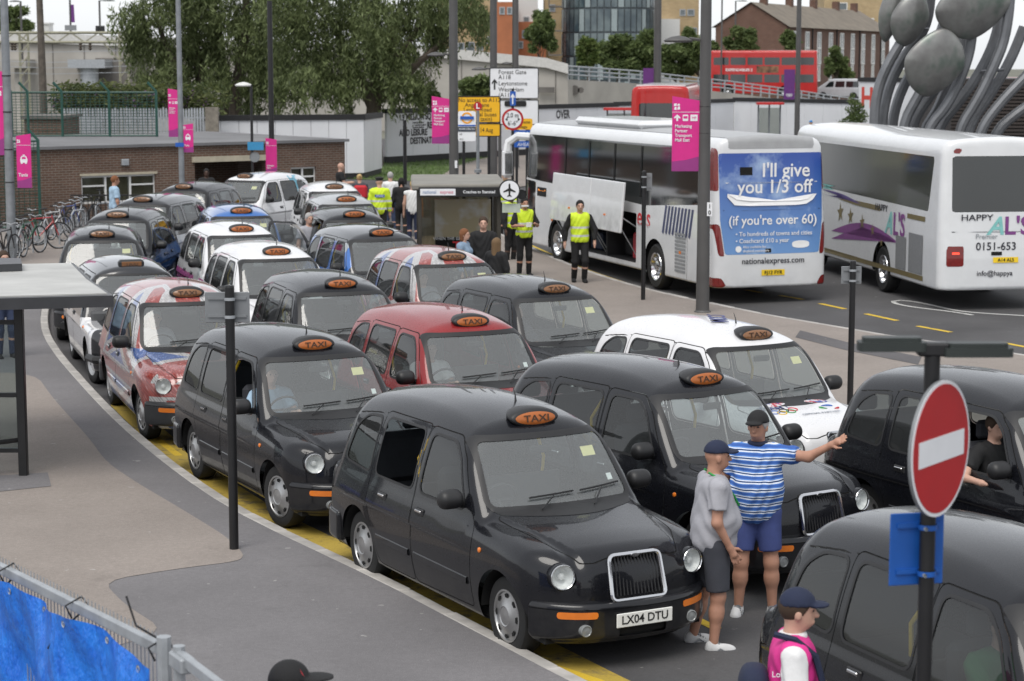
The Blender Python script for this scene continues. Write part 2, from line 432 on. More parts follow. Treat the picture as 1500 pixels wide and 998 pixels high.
def smooth_poly(pts, n=2):
    P = [np.array(p) for p in pts]
    for _ in range(n): P = [q for a, b in zip(P, P[1:]+P[:1]) for q in (a*.8+b*.2, a*.2+b*.8)]
    return [tuple(p) for p in P]
def resample(pts, step, smooth=3):
    P = np.array(pts, float)
    for _ in range(smooth):   # corner cutting keeps the ends
        Q = [P[0]]
        for a, b in zip(P[:-1], P[1:]): Q += [a*.75+b*.25, a*.25+b*.75]
        P = np.array(Q+[P[-1]])
    L = np.concatenate([[0], np.cumsum(np.linalg.norm(np.diff(P, axis=0), axis=1))]); n = max(2, int(round(L[-1]/step))+1)
    t = np.linspace(0, L[-1], n); return np.stack([np.interp(t, L, P[:, k]) for k in (0, 1)], 1)
def offset(P, d):
    T = np.gradient(P, axis=0); T /= np.linalg.norm(T, axis=1)[:, None]; return P+np.stack([-T[:, 1], T[:, 0]], 1)*d
def band(name, P, d0, d1, z, m, parent=None, kind='structure'):
    a, b = offset(P, d0), offset(P, d1); n = len(P); mb = MB()
    mb.add([(*p, z) for p in a]+[(*p, z) for p in b], [(i, i+1, n+i+1, n+i) for i in range(n-1)])
    o = mb.build(name, m, parent, smooth=False); return tag(o, kind=kind) if parent is None else o
def kerb_stones(parent, P, d0, d1, z0, z1, m):
    """one stone per step of the line, each a bevelled block with its own small tilt and gap"""
    for i in range(len(P)-1):
        a, b = P[i], P[i+1]; t = (b-a); L = np.linalg.norm(t); t /= L; nrm = np.array([-t[1], t[0]]); j = RNG.normal(0, .003, 2)
        mb = MB(); mb.box(-L/2+.005, L/2-.005, d0, d1, z0, z1+j[0], .012)
        mb.build('kerb_stone', m, parent, (*(a+b)/2, 0), (0, 0, math.atan2(t[1], t[0])+j[1]))
ground = poly_sheet('ground', [(-900, -60), (900, -60), (900, 1600), (-900, 1600)], -.02, mat('distant ground', (.13, .13, .10), .9, var=.3, scale=.05))
road = poly_sheet('road', [(-70, -30), (80, -30), (80, 135), (-70, 135)], 0, M_ROAD)
# left footway: kerb line read off the photograph, running away from the camera
KL = [U(880, 1030), U(793, 979), U(700, 932), U(600, 877), U(498, 828), U(415, 789), U(353, 757), U(291, 716), U(234, 672), U(176, 621), U(125, 566), U(92, 528), U(73, 497), U(70, 476), (-9.3, 41.5), (-9.95, 47), (-10.2, 52), (-10.1, 57), (-9.2, 61)]
K0 = (KL[0][0]+5.0, KL[0][1]-8.0)
KP = resample([K0]+KL, .915)
pave = poly_sheet('pavement', [tuple(p) for p in offset(KP, .14)]+[(-9.2, 64), (-60, 64), (-60, -20), (10, -20)], .11, M_PAVE, thick=.15)
kerb_stones(pave, KP, 0, .14, -.05, .112, M_KERB)
poly_sheet('buff_surface', smooth_poly([U(x, y, .114) for x, y in [(-60, 545), (52, 547), (78, 584), (130, 641), (156, 677), (197, 705), (260, 742), (332, 786), (358, 812), (350, 822), (260, 833), (150, 851), (182, 885), (245, 925), (120, 960), (-100, 1000)]]), .114, M_BUFF, parent=pave)
poly_sheet('buff_surface', [(-10.45, 41), (-10.6, 47), (-10.8, 52), (-10.7, 58), (-30, 62), (-30, 38), (-12.5, 37.5)], .115, M_BUFF, parent=pave)
poly_sheet('dark_patch', [U(x, y, .119) for x, y in [(-20, 698), (70, 692), (75, 712), (-20, 722)]], .1185, M_PAVE, parent=pave)
YP = KP[(KP[:, 1] > 12) & (KP[:, 1] < 30)]
band('yellow_band', YP, -.46, -.10, .004, M_YEL)
band('gutter_line', KP[(KP[:, 1] > 10)], -.085, -.0, .003, M_DPATCH)
for i, (a, b) in enumerate([((1015, 905), (1050, 922)), ((805, 975), (880, 1000)), ((225, 640), (262, 668))]):
    p, q = np.array(U(*a)), np.array(U(*b)); band('bay_line', np.stack([p, (p+q)/2, q]), -.05, .05, .005, M_YEL2)
# island between the taxi lanes and the coach road
IF = [U(735, 348), U(790, 372), U(831, 392), U(905, 418), U(980, 438), U(1074, 458), U(1143, 472), U(1243, 489), U(1332, 505), U(1467, 523), U(1600, 545)]
IN = [(-3.0, 57.2), (-2.4, 49), (-1.95, 43), (-.9, 38), (.7, 33), (2.4, 28.5), (4.7, 24.2), (8, 20.5), (14, 16)]
IFP, INP = resample(IF, .915), resample(IN, .915)
isl = poly_sheet('traffic_island', [tuple(p) for p in offset(IFP, -.13)]+[tuple(p) for p in offset(INP, .13)[::-1]], .11, M_BUFF, thick=.15)
kerb_stones(isl, IFP, -.13, 0, -.05, .112, M_KERB); kerb_stones(isl, INP, 0, .13, -.05, .112, M_KERB)
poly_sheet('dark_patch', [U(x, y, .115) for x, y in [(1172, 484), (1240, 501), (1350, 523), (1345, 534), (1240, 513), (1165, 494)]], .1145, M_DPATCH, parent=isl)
# coach road markings
for a, b in [((1092, 425), (1115, 429)), ((1142, 433), (1176, 439)), ((1201, 445), (1238, 453)), ((1268, 460), (1314, 470)), ((1344, 478), (1393, 487)), ((1467, 502), (1520, 512))]:
    p, q = np.array(U(*a)), np.array(U(*b)); band('yellow_dash', np.stack([p, (p+q)/2, q]), -.06, .06, .004, M_YEL2)
def loop_line(name, px, w, m):
    P = resample([U(*p) for p in px], .25, 2); band(name, P, -w, w, .005, m)
loop_line('white_arrow_line', [(1425, 462), (1395, 457), (1350, 452), (1312, 446), (1306, 441), (1325, 440), (1360, 446), (1400, 456), (1450, 460), (1520, 464)], .05, M_WHT)
band('yellow_line', offset(IFP, .0), .25, .33, .004, M_YEL2)
# footpath and lawn beyond the coach road
poly_sheet('footpath', [U(640, 262), U(655, 275), U(760, 275), U(860, 262), U(880, 225), U(800, 221), U(720, 229), U(670, 243)], .03, M_BUFF)
M_GRASSB = mat('lawn', (.075, .115, .030), .9, var=.3, scale=.8, bump=.05, bscale=20)
LAWN = [U(480, 262), U(640, 267), U(668, 246), U(725, 231), U(805, 222), U(890, 221), U(900, 216), U(760, 219), U(560, 236), U(470, 240)]
lawn = poly_sheet('lawn', LAWN, .02, M_GRASSB)
def scatter_blades(name, poly, n, h, m, label):
    P = np.array(poly); lo, hi = P.min(0), P.max(0); q = RNG.uniform(lo, hi, (n*2, 2)); q = q[poly_sdf(q[:, 0], q[:, 1], poly) < -.05][:n]; k = len(q)
    a = RNG.uniform(0, 6.28, k); hh = h*RNG.uniform(.5, 1.4, k); w = .02; ln = RNG.normal(0, .35, (k, 2))*hh[:, None]
    d = np.stack([np.cos(a), np.sin(a)], 1)*w
    V = np.concatenate([np.c_[q-d, np.full(k, .02)], np.c_[q+d, np.full(k, .02)], np.c_[q+ln, .02+hh]]); T = np.stack([np.arange(k), np.arange(k)+k, np.arange(k)+2*k], 1)
    return tag(obj(name, mesh(name, V, T), m), label, 'grass', kind='stuff')
M_BLADE = mat('grass blades', (.085, .14, .035), .8, var=.4, scale=1.5)
scatter_blades('grass', LAWN, 9000, .10, M_BLADE, 'mown green grass in front of the printed hoarding')
# ------------------------------------------------------------------ buildings, walls, trees behind
def leaf_mat(name, dark, light):
    g = G(name); n = g.noise(.55, 4, .6); geo = g.nt.nodes.new('ShaderNodeNewGeometry'); r = S(g.nt, geo.outputs['Random Per Island'])
    c = g.mix(g.ramp(n+(r-.5)*.5, .25, .8), dark, light)
    g.set(Base_Color=c, Roughness=.6, Specular_IOR_Level=.35)      # thin leaves also pass light through
    tl = g.nt.nodes.new('ShaderNodeBsdfTranslucent'); g.nt.links.new(c.k, tl.inputs[0]); mx = g.nt.nodes.new('ShaderNodeMixShader'); mx.inputs[0].default_value = .42
    ou = g.nt.nodes['Material Output']; g.nt.links.new(g.b.outputs[0], mx.inputs[1]); g.nt.links.new(tl.outputs[0], mx.inputs[2]); g.nt.links.new(mx.outputs[0], ou.inputs[0]); MATS[name] = g.m; return g.m
M_BARK = mat('bark', (.075, .060, .046), .9, var=.35, scale=3, bump=.03, bscale=9)
def leaves(blobs, n, size, droop=.3, flat=1.0, seed=0):
    """leaf-sized rhombs spread through ellipsoid clumps (x, y, z, rx, ry, rz)"""
    rg = np.random.default_rng(seed); B = np.array(blobs, float); vol = (B[:, 3]*B[:, 4]*B[:, 5])**.75; cnt = (n*vol/vol.sum()).astype(int)
    C0 = np.repeat(B, cnt, axis=0); k = len(C0); d = rg.normal(size=(k, 3)); d /= np.linalg.norm(d, axis=1)[:, None]
    rad = rg.uniform(.25, 1.0, k)**.45*(1+.13*rg.normal(size=k)); P = C0[:, :3]+d*rad[:, None]*C0[:, 3:]
    a = rg.normal(size=(k, 3)); a[:, 2] = a[:, 2]*.6-droop*2.2; a /= np.linalg.norm(a, axis=1)[:, None]
    b = np.cross(a, rg.normal(size=(k, 3))); b /= np.linalg.norm(b, axis=1)[:, None]; s = size*rg.uniform(.6, 1.5, k)[:, None]
    V = np.stack([P-a*s, P+b*s*.36*flat, P+a*s, P-b*s*.36*flat], 1).reshape(-1, 3)
    return V, np.arange(4*k).reshape(k, 4)
def limb_mesh(limbs, n=8):
    mb = MB()
    for pts, r0, r1 in limbs:
        m = len(pts); mb.tube(pts, [r0+(r1-r0)*i/(m-1) for i in range(m)], n)
    return mb
def bend(a, b, k=5, wob=.25, seed=0):
    rg = np.random.default_rng(seed); a, b = np.array(a, float), np.array(b, float); L = np.linalg.norm(b-a)
    out = []
    for t in np.linspace(0, 1, k): out.append(tuple(a+(b-a)*t+rg.normal(0, wob*.12*L, 3)*math.sin(math.pi*t)))
    return out
def tree(name, label, limbs, blobs, n, size, m, droop=.3, group=None, seed=0, flat=1.0, loc=(0, 0, 0)):
    t = thing(name, label, 'tree', loc, 0, group)
    V, F = leaves(blobs, n, size, droop, flat, seed); c = obj('crown', mesh('crown', V, F, smooth=False), m, t)
    if limbs: limb_mesh(limbs).build('trunk', M_BARK, t)
    return t
# --- concrete viaduct and its ramp
M_CONC = mat('concrete', (.36, .34, .31), .9, var=.18, scale=.35, bump=.01, bscale=3)
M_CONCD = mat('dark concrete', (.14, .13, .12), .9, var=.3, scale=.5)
M_STEEL = mat('galvanised steel', (.36, .38, .40), .5, .4, var=.15, scale=8)
M_GREENM = mat('green powder coat', (.010, .060, .045), .5)
M_CREAM = mat('weathered cream steel', (.27, .26, .19), .7, var=.2)
def wall_strip(name, pts, zb, th, m, parent=None):
    """wall along (x, y, ztop) points, with thickness th away from the camera"""
    n = len(pts); mb = MB(); V = []
    for x, y, z in pts: V += [(x, y, zb), (x, y, z), (x, y+th, z), (x, y+th, zb)]
    F = [(4*i+k, 4*(i+1)+k, 4*(i+1)+(k+1) % 4, 4*i+(k+1) % 4) for i in range(n-1) for k in range(4)]+[(0, 1, 2, 3), (4*n-1, 4*n-2, 4*n-3, 4*n-4)]
    mb.add(V, F); return mb.build(name, m, parent, smooth=False)
via = thing('viaduct', 'long pale concrete viaduct wall running behind the willows', 'viaduct', (0, 150, 0))
VT = [(-90, 50), (60, 52), (200, 57), (420, 65), (652, 74), (800, 88), (832, 97)]
vp = [at_depth(x, y, 150) for x, y in VT]; vl = [(p[0], 0, p[2]) for p in vp]
wall_strip('wall', vl, 0, 6, M_CONC, via)
wall_strip('coping', [(x, -.35, z+.25) for x, y, z in vl], 4.9, .3, mat('pale coping', (.55, .54, .52), .8), via) if False else None
mb = MB()
for (x0, _, z0), (x1, _, z1) in zip(vl[:-1], vl[1:]):
    mb.add([(x0, -.3, z0-.55), (x1, -.3, z1-.55), (x1, -.3, z1+.15), (x0, -.3, z0+.15), (x0, .3, z0-.55), (x1, .3, z1-.55), (x1, .3, z1+.15), (x0, .3, z0+.15)], [(0, 1, 2, 3), (4, 7, 6, 5), (3, 2, 6, 7), (0, 4, 5, 1)])
mb.build('coping', mat('pale coping', (.52, .51, .49), .8, var=.1), via, smooth=False)
for px in range(-60, 830, 46):
    p = at_depth(px, 100, 150); zt = np.interp(p[0], [q[0] for q in vl], [q[2] for q in vl]); mb = MB(); mb.box(p[0]-.03, p[0]+.03, -.04, .02, 0, zt-.6); mb.build('wall_joint', M_CONCD, via)
for px, w in ((139, 1.3), (38, .7)):
    p = at_depth(px, 100, 150); mb = MB(); mb.lathe([(w/2, 0), (w/2, 4.5)], 16, 'z', (p[0], -2, 0)); mb.box(p[0]-w, p[0]+w, -3, -.05, 4.5, 5.1); mb.build('pier', M_STEEL if px > 100 else M_CONC, via)
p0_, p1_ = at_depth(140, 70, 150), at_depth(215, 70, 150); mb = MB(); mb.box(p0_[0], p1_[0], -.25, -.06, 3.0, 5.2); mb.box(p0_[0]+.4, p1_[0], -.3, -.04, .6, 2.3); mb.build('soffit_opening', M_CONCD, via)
ramp = thing('flyover_ramp', 'grey concrete flyover ramp with steel railings carrying the red double decker', 'flyover')
RP = [(832, 97, 150), (930, 104, 160), (1066, 119, 174), (1150, 130, 181), (1222, 141, 188), (1310, 152, 196)]
rp = [at_depth(*q) for q in RP]; rail = [(x, y, z) for x, y, z in rp]
wall_strip('parapet', [(x, y, z-.95) for x, y, z in rp], 0, .4, M_CONC, ramp)
mb = MB(); n = len(rp); V = []
for x, y, z in rp: V += [(x, y+.4, z-1.45), (x+2.5, y+11, z-1.45)]
mb.add(V, [(2*i, 2*i+2, 2*i+3, 2*i+1) for i in range(n-1)]); mb.build('deck', M_ROAD, ramp, smooth=False)
for dz in (0, -.3, -.6):
    mb = MB(); mb.tube([(x, y+.1, z+dz) for x, y, z in rp], .06, 6); mb.build('rail', M_STEEL, ramp)
for t in np.linspace(0, n-1.01, 34):
    i = int(t); f = t-i; q = [rp[i][k]*(1-f)+rp[i+1][k]*f for k in range(3)]; mb = MB(); mb.box(q[0]-.06, q[0]+.06, q[1]+.02, q[1]+.16, q[2]-1.0, q[2]+.06); mb.build('rail_post', M_STEEL, ramp)
mb = MB(); ms = MB()
for px, r in ((800, 1.1), (831, .35), (841, .35), (850, .22)):
    q = at_depth(px, 132, 149.6 if px < 830 else 152); 
    if px == 800: mb.box(q[0]-.6, q[0]+.6, q[1]-.1, q[1]+.1, q[2]-.2, q[2]+.2)
    else: mb.lathe([(r, -.1), (r, .4)], 14, 'y', (q[0], q[1]-1.2, q[2]), cap=True)
mb.build('drain_hole', M_CONCD, ramp)
# --- hoardings
M_HOARD = mat('white hoarding board', (.66, .67, .69), .55, var=.05, scale=.6)
M_BLK = mat('black painted timber', (.012, .012, .013), .6)
def hoarding(name, label, a, b, z0, z1, npan, th=.12, base=.0, top=.22):
    t = thing(name, label, 'hoarding', (*a, 0), math.atan2(b[1]-a[1], b[0]-a[0])); L = math.hypot(b[0]-a[0], b[1]-a[1])
    for k in range(npan):
        mb = MB(); mb.box(L*k/npan+.008, L*(k+1)/npan-.008, 0, th, z0+base, z1-top, .006); mb.build('panel', M_HOARD, t)
    mb = MB(); mb.box(-.05, L+.05, -.06, th+.15, z1-top, z1); mb.build('capping', M_BLK, t)
    mb = MB(); mb.box(-.03, L+.03, .03, th+.05, -.05, z0+base+.01); mb.build('plinth', M_BLK, t); return t, L
def gp(px, Y): return ((px-750)/FPX*Y*1.0, Y)
h1, L1 = hoarding('hoarding', 'blank white hoarding with black capping behind the brick building', at_depth(296, 160, 86)[:2], at_depth(533, 160, 88)[:2], .25, 2.72, 9)
h1b, _ = hoarding('hoarding', 'short white end wall of the blank hoarding beside the tree trunk', at_depth(533.5, 160, 88.2)[:2], at_depth(559, 160, 92)[:2], .25, 2.70, 2)
a2, b2 = at_depth(566, 150, 101)[:2], at_depth(905, 150, 117)[:2]
h2, L2 = hoarding('hoarding', 'white hoarding printed with large black serif advertising words', a2, b2, .35, 2.66, 10)
def onwall(t, L, a, b, px, Ypx, s, body, m=None, bold=.02, z=None, stretch=1.0, align='LEFT'):
    # place lettering on the wall at the photograph's pixel column and row
    u = np.array([b[0]-a[0], b[1]-a[1]]); lo, hi = 0.0, 1.0
    for _ in range(40):
        k = (lo+hi)/2; q = np.array(a)+u*k
        if 750+FPX*q[0]/(q[1]*math.cos(PITCH)) < px: lo = k
        else: hi = k
    Y = a[1]+u[1]*lo; zz = at_depth(px, Ypx, Y)[2]
    return text(body, s, m or M_INK, t, (L*lo, -.008, zz), (R(90), 0, 0), bold=bold, align=align, stretch=stretch, depth=.004)
for px, py, s, body in ((584, 173, .40, '1.9'), (594, 172, .44, 'MILLION SQ FT'), (625, 184, .44, 'RETAIL'), (584, 195.5, .44, 'AND LEISURE'), (600, 207, .44, 'DESTINATION')):
    onwall(h2, L2, a2, b2, px, py, s, body, bold=.035, stretch=.82)
for px, py in ((604, 180), (607, 183.5), (604, 187)): onwall(h2, L2, a2, b2, px, py, .12, 'located in Stratford', stretch=.9)
h3, L3 = hoarding('hoarding', 'distant white hoarding with the word over in black', b2, at_depth(1075, 150, 128)[:2], .3, 2.7, 6)
onwall(h3, L3, b2, at_depth(1075, 150, 128)[:2], 808, 166, .9, 'OVER', bold=.03, stretch=.8) if False else text('OVER', .62, M_INK, h2, (L2*.735, -.008, at_depth(818, 168, 113)[2]), (R(90), 0, 0), bold=.03, stretch=.8)
# --- flat roofed brick building on the left
def brick_mat(name, c1, c2, mortar, sc=1.0):
    g = G(name); n = g.nt.nodes.new('ShaderNodeTexBrick'); n.inputs['Scale'].default_value = 1.0; n.inputs['Brick Width'].default_value = .225*sc; n.inputs['Row Height'].default_value = .075*sc; n.inputs['Mortar Size'].default_value = .010*sc
    n.inputs['Color1'].default_value = (*c1, 1); n.inputs['Color2'].default_value = (*c2, 1); n.inputs['Mortar'].default_value = (*mortar, 1)
    x, y, z = g.xyz(); cb = g.nt.nodes.new('ShaderNodeCombineXYZ'); setin(g.nt, cb.inputs[0], x+y); setin(g.nt, cb.inputs[1], z); g.nt.links.new(cb.outputs[0], n.inputs['Vector'])
    c = g.mix(g.ramp(g.noise(.9, 5), .35, .75)*.5, S(g.nt, n.outputs['Color']), tuple(q*.55 for q in c1)); g.set(Base_Color=c, Roughness=.9)
    f = S(g.nt, n.outputs['Fac']); g.bump(1-f, .01, .6); MATS[name] = g.m; return g.m
M_BRICK = brick_mat('brown brick', (.105, .060, .040), (.150, .085, .058), (.20, .175, .15))
M_UPVC = mat('white window frame', (.72, .72, .70), .45, var=.04); M_PANE = glass('office glass', (.75, .77, .74), 1.5, .03, .9); M_BLIND = mat('beige blind', (.33, .29, .22), .8)
bl = thing('brick_building', 'low brown brick building with flat grey roof behind the bicycles', 'building', (-15.6, 61.2, 0), math.atan2(6.6, 10.3))
ux = np.array([10.3, 6.6])/math.hypot(10.3, 6.6)
BA = at_depth(-30, 220, 61.0)[:2]; BB = at_depth(505, 208, 68.5)[:2]; BL_ = math.hypot(BB[0]-BA[0], BB[1]-BA[1]); bl.location = (*BA, 0); bl.rotation_euler = (0, 0, math.atan2(BB[1]-BA[1], BB[0]-BA[0]))
def along(px):   # distance along the front wall at a pixel column
    lo, hi = 0., 1.
    for _ in range(40):
        k = (lo+hi)/2; q = (BA[0]+(BB[0]-BA[0])*k, BA[1]+(BB[1]-BA[1])*k)
        if 750+FPX*q[0]/(q[1]*math.cos(PITCH)+1.9*math.sin(PITCH)) < px: lo = k
        else: hi = k
    return lo*BL_
ZT = 2.30; w1, w2, w3, w4, e0, e1 = along(117), along(226), along(425), along(462), along(284), along(388)
mb = MB()
for x0, x1, z0, z1 in ((0, w1, 0, ZT), (w1, w2, 0, .62), (w1, w2, 1.47, ZT), (w2, e0, 0, ZT), (e0, e1, 1.95, ZT), (e1, w3, 0, ZT), (w3, w4, 0, .75), (w3, w4, 1.52, ZT), (w4, BL_, 0, ZT)):
    mb.box(x0, x1, 0, .25, z0, z1)
mb.box(BL_-.25, BL_, .25, 9.5, 0, ZT); mb.box(e0-.2, e1+.2, 2.2, 2.4, 0, ZT-.2); mb.build('wall', M_BRICK, bl, smooth=False)
mb = MB(); mb.box(-.1, BL_+.12, -.10, 9.6, ZT, ZT+.09); mb.build('roof', mat('grey roof felt', (.155, .155, .16), .85, var=.2, scale=.5), bl, smooth=False)
mb = MB(); mb.box(e0-.1, e1+.1, -.12, .3, 1.78, 1.95); mb.build('lintel', mat('cream lintel', (.42, .38, .29), .8), bl)
mb = MB(); mb.box(w1-.05, w2+.05, -.04, .1, 1.47, 1.54); mb.build('lintel', mat('cream lintel', (.42, .38, .29), .8), bl)
for x0, x1, z0, z1, nm in ((w1, w2, .62, 1.47, 3), (w3, w4, .75, 1.52, 2)):
    fr = MB(); b = .06
    fr.box(x0, x1, .08, .15, z0, z0+b); fr.box(x0, x1, .08, .15, z1-b, z1)
    for k in range(nm+1):
        xx = x0+(x1-x0)*k/nm; fr.box(max(x0, xx-b/2), min(x1, xx+b/2+(.03 if k == 0 else 0)), .075, .155, z0+b, z1-b)
    wf = fr.build('window', M_UPVC, bl)
    for k in range(nm):
        xa, xb = x0+(x1-x0)*k/nm+b/2, x0+(x1-x0)*(k+1)/nm-b/2
        if nm == 2 or k != 1:
            mb = MB(); mb.box(xa, xb, .07, .16, z1-.34, z1-.29); mb.build('transom', M_UPVC, wf)
        mb = MB(); mb.box(xa, xb, .11, .12, z0+b, z1-b); mb.build('pane', M_PANE, wf)
        mb = MB(); mb.box(xa, xb, .2, .21, z0+b, z1-b); mb.build('blind', M_BLIND, wf)
mb = MB(); mb.box(along(181)-.12, along(181)+.12, -.1, 0, 1.75, 1.95, .02); mb.build('wall_lamp', M_STEEL, bl)
hut = thing('brick_hut', 'small dark brick hut inside the green mesh fence', 'hut', (*at_depth(36, 200, 72)[:2], 0)); hw_ = (90-36)/FPX*72
mb = MB(); mb.box(0, hw_, 0, 3, 0, at_depth(36, 174, 72)[2]); mb.build('wall', M_BRICK, hut, smooth=False); mb = MB(); zt = at_depth(36, 174, 72)[2]; mb.box(-.1, hw_+.1, -.1, 3.1, zt, zt+.1); mb.build('roof', M_CONCD, hut)
# --- green mesh fence, palisade fence
def mesh_fence(label, P, z0, h, arm=(-.28, .30), step=.16):
    t = thing('mesh_fence', label, 'fence', (*P[0], z0)); Q = [np.array(p)-np.array(P[0]) for p in P]
    for q in Q:
        mb = MB(); mb.tube([(q[0], q[1], 0), (q[0], q[1], h), (q[0]+arm[0], q[1], h+arm[1])], .05, 6); mb.build('post', M_GREENM, t)
    mr = MB()
    for a, b in zip(Q[:-1], Q[1:]):
        for z in (.05, h-.03): mb = MB(); mb.tube([(*a, z), (*b, z)], .03, 5); mb.build('rail', M_GREENM, t)
        for z in np.arange(.12, h-.05, step*.6): mr.tube([(*a, z), (*b, z)], .011, 3, cap=False)
        L = np.linalg.norm(b-a)
        for k in np.arange(step, L, step): q = a+(b-a)*k/L; mr.tube([(*q, .05), (*q, h-.03)], .010, 3, cap=False)
    o = mr.build('mesh_wire', M_GREENM, t, smooth=False); o['kind'] = 'stuff'; return t
FP = [at_depth(px, 203, 70.5)[:2] for px in (18, 42, 92, 161, 230)]
mesh_fence('green mesh security fence standing on the brick building roof', FP, 2.38, at_depth(92, 134, 70.5)[2]-2.38)
mesh_fence('nearer green mesh fence at the left beside the taxi banner', [at_depth(px, 290, d)[:2] for px, d in ((-25, 60), (20, 60), (58, 60.4))], .1, at_depth(57, 206, 60)[2]-.1)
pf = thing('palisade_fence', 'grey steel palisade fence behind the brick building roof', 'fence', (*at_depth(94, 203, 77)[:2], 0)); n = 50; wpx = (300-94)/FPX*77; zt = at_depth(94, 158, 77)[2]
for k in range(n):
    x = wpx*k/n; mb = MB(); mb.prism([(x, .3), (x+.075, .3), (x+.075, zt-.10), (x+.055, zt), (x+.037, zt-.05), (x+.02, zt), (x, zt-.10)], -.012, .012); mb.build('pale', M_STEEL, pf, (0, RNG.normal(0, .01), RNG.normal(0, .015)), smooth=False)
for z in (1.2, zt-.4): mb = MB(); mb.box(0, wpx, .02, .07, z, z+.06); mb.build('rail', M_STEEL, pf)
mb = MB(); mb.box(wpx+.02, wpx+.5, -.1, .1, 0, zt+.02); mb.build('timber_board', mat('grey timber', (.20, .18, .15), .9, var=.3), pf)
# --- willow trees
M_WILLOW = leaf_mat('willow leaves', (.058, .080, .028), (.245, .295, .130))
M_GREEN = leaf_mat('broad leaves', (.055, .085, .028), (.20, .255, .095)); M_BUDD = leaf_mat('scrub leaves', (.04, .06, .02), (.15, .17, .06))
def willow(label, base, top_px, blobs_px, limbs_px, Y, n, seed):
    """base pixel column and depth; clumps given as (px, py, r_px) read off the photograph, spread in depth"""
    rg = np.random.default_rng(seed); bx = at_depth(base, 200, Y)[0]; B = []
    for px, py, rx, ry in blobs_px:
        x, y, z = at_depth(px, py, Y); s = Y/FPX
        for j in range(3):
            B.append((x-bx+rg.normal(0, rx*s*.15), rg.uniform(-1, 1)*2.6, z+rg.normal(0, ry*s*.1), rx*s*.8, rx*s*.7, ry*s*.8))
    # hanging strands: thin tall clumps along the lower edge
    H = []
    for b in B:
        for _ in range(3): H.append((b[0]+rg.uniform(-1, 1)*b[3], b[1]+rg.uniform(-1, 1)*b[4], b[2]-b[5]*rg.uniform(.2, .9), .28, .28, rg.uniform(.7, 1.5)))
    limbs = []
    for k, (pts, r0, r1) in enumerate(limbs_px):
        P = [at_depth(px, py, Y+dy) for px, py, dy in pts]; P = [(p[0]-bx, p[1]-Y, max(p[2], 0)) for p in P]; limbs.append((P, r0, r1))
    return tree('willow_tree', label, limbs, B+H, n, .125, M_WILLOW, .7, seed=seed, loc=(bx, Y, 0), flat=.7)
willow('big willow with many leaning trunks left of the black pole', 330, 0,
       [(215, 30, 34, 34), (235, 75, 36, 30), (205, 60, 22, 22), (270, 20, 45, 40), (300, 70, 40, 40), (265, 110, 30, 22), (330, 20, 50, 40), (360, 60, 42, 50), (320, 115, 30, 24), (385, 15, 40, 40), (395, 90, 36, 40), (375, 130, 26, 22), (250, -30, 60, 40), (340, -40, 70, 40), (225, 120, 18, 14)],
       [([(300, 240, 0), (290, 150, 0), (262, 105, -1), (240, 60, -1), (225, 10, 0)], .34, .08), ([(310, 240, 0), (300, 150, 0), (285, 60, .5), (272, -20, 0)], .40, .14), ([(330, 240, 1), (330, 140, 1), (320, 50, 1), (300, -30, 1)], .36, .14),
        ([(345, 240, 0), (345, 140, 0), (358, 60, 0), (362, -30, 0)], .40, .14), ([(360, 240, 1), (368, 140, 1), (385, 70, 1), (400, 0, 1)], .3, .1), ([(300, 155, 0), (270, 130, -1.5), (255, 105, -2)], .16, .06)], 104, 44000, 3)
willow('spreading willow between the black pole and the tall lamp column', 545, 0,
       [(420, 20, 46, 46), (430, 80, 40, 44), (415, 130, 26, 26), (460, 120, 38, 30), (470, 30, 50, 46), (490, 85, 46, 44), (520, 20, 50, 46), (540, 80, 46, 46), (510, 130, 40, 24), (560, 30, 50, 46), (585, 80, 40, 36), (600, 25, 46, 40), (635, 15, 40, 34), (640, 60, 30, 24), (680, 15, 32, 30), (705, 32, 16, 22), (560, 128, 30, 24), (600, 125, 28, 18), (625, 132, 18, 12), (450, -40, 70, 40), (560, -40, 80, 40), (650, -40, 60, 40)],
       [([(548, 246, 0), (546, 200, 0), (548, 150, 0), (552, 110, 0), (540, 60, 0), (530, -10, 0)], .46, .16), ([(550, 150, 0), (585, 120, -.5), (615, 90, -1), (650, 60, -1), (690, 20, -1)], .26, .06), ([(548, 160, 0), (520, 100, 1), (490, 40, 1), (460, -20, 1)], .3, .1), ([(548, 140, 0), (575, 70, 1), (590, 0, 1)], .26, .1), ([(552, 120, 0), (600, 60, 0), (640, 0, 0)], .2, .08)], 99, 56000, 5)
def bush(name, label, px, py, Y, rx, ry, n, m, size=.16, seed=0, group=None, kind=None, trunk=True):
    x, y, z = at_depth(px, py, Y); s = Y/FPX; rg = np.random.default_rng(seed); B = []
    for _ in range(20):
        q_ = rg.normal(size=3); q_ *= rg.uniform(.35, .85)/np.linalg.norm(q_); rr_ = rg.uniform(.2, .36); B.append((q_[0]*rx*s, q_[1]*rx*s, z+q_[2]*ry*s, rx*s*rr_, rx*s*rr_, ry*s*rr_))
    limbs = [(bend((0, 0, 0), (0, 0, z), 5, .2, seed), .12*ry*s*.3+.05, .04)]+[(bend((0, 0, z*.6), b[:3], 4, .3, seed+i), .05, .02) for i, b in enumerate(B[:5])] if trunk else None
    t = tree(name, label, limbs, B, n, size, m, .1, group, seed, loc=(x, y, 0))
    return t
bush('street_tree', 'dark leafy tree in front of the orange and tan flats', 792, 48, 210, 28, 36, 6000, M_GREEN, .24, 11)
bush('street_tree', 'small pale green tree below the round glass tower', 861, 78, 185, 18, 22, 2200, leaf_mat('pale leaves', (.05, .09, .02), (.16, .20, .06)), .28, 12)
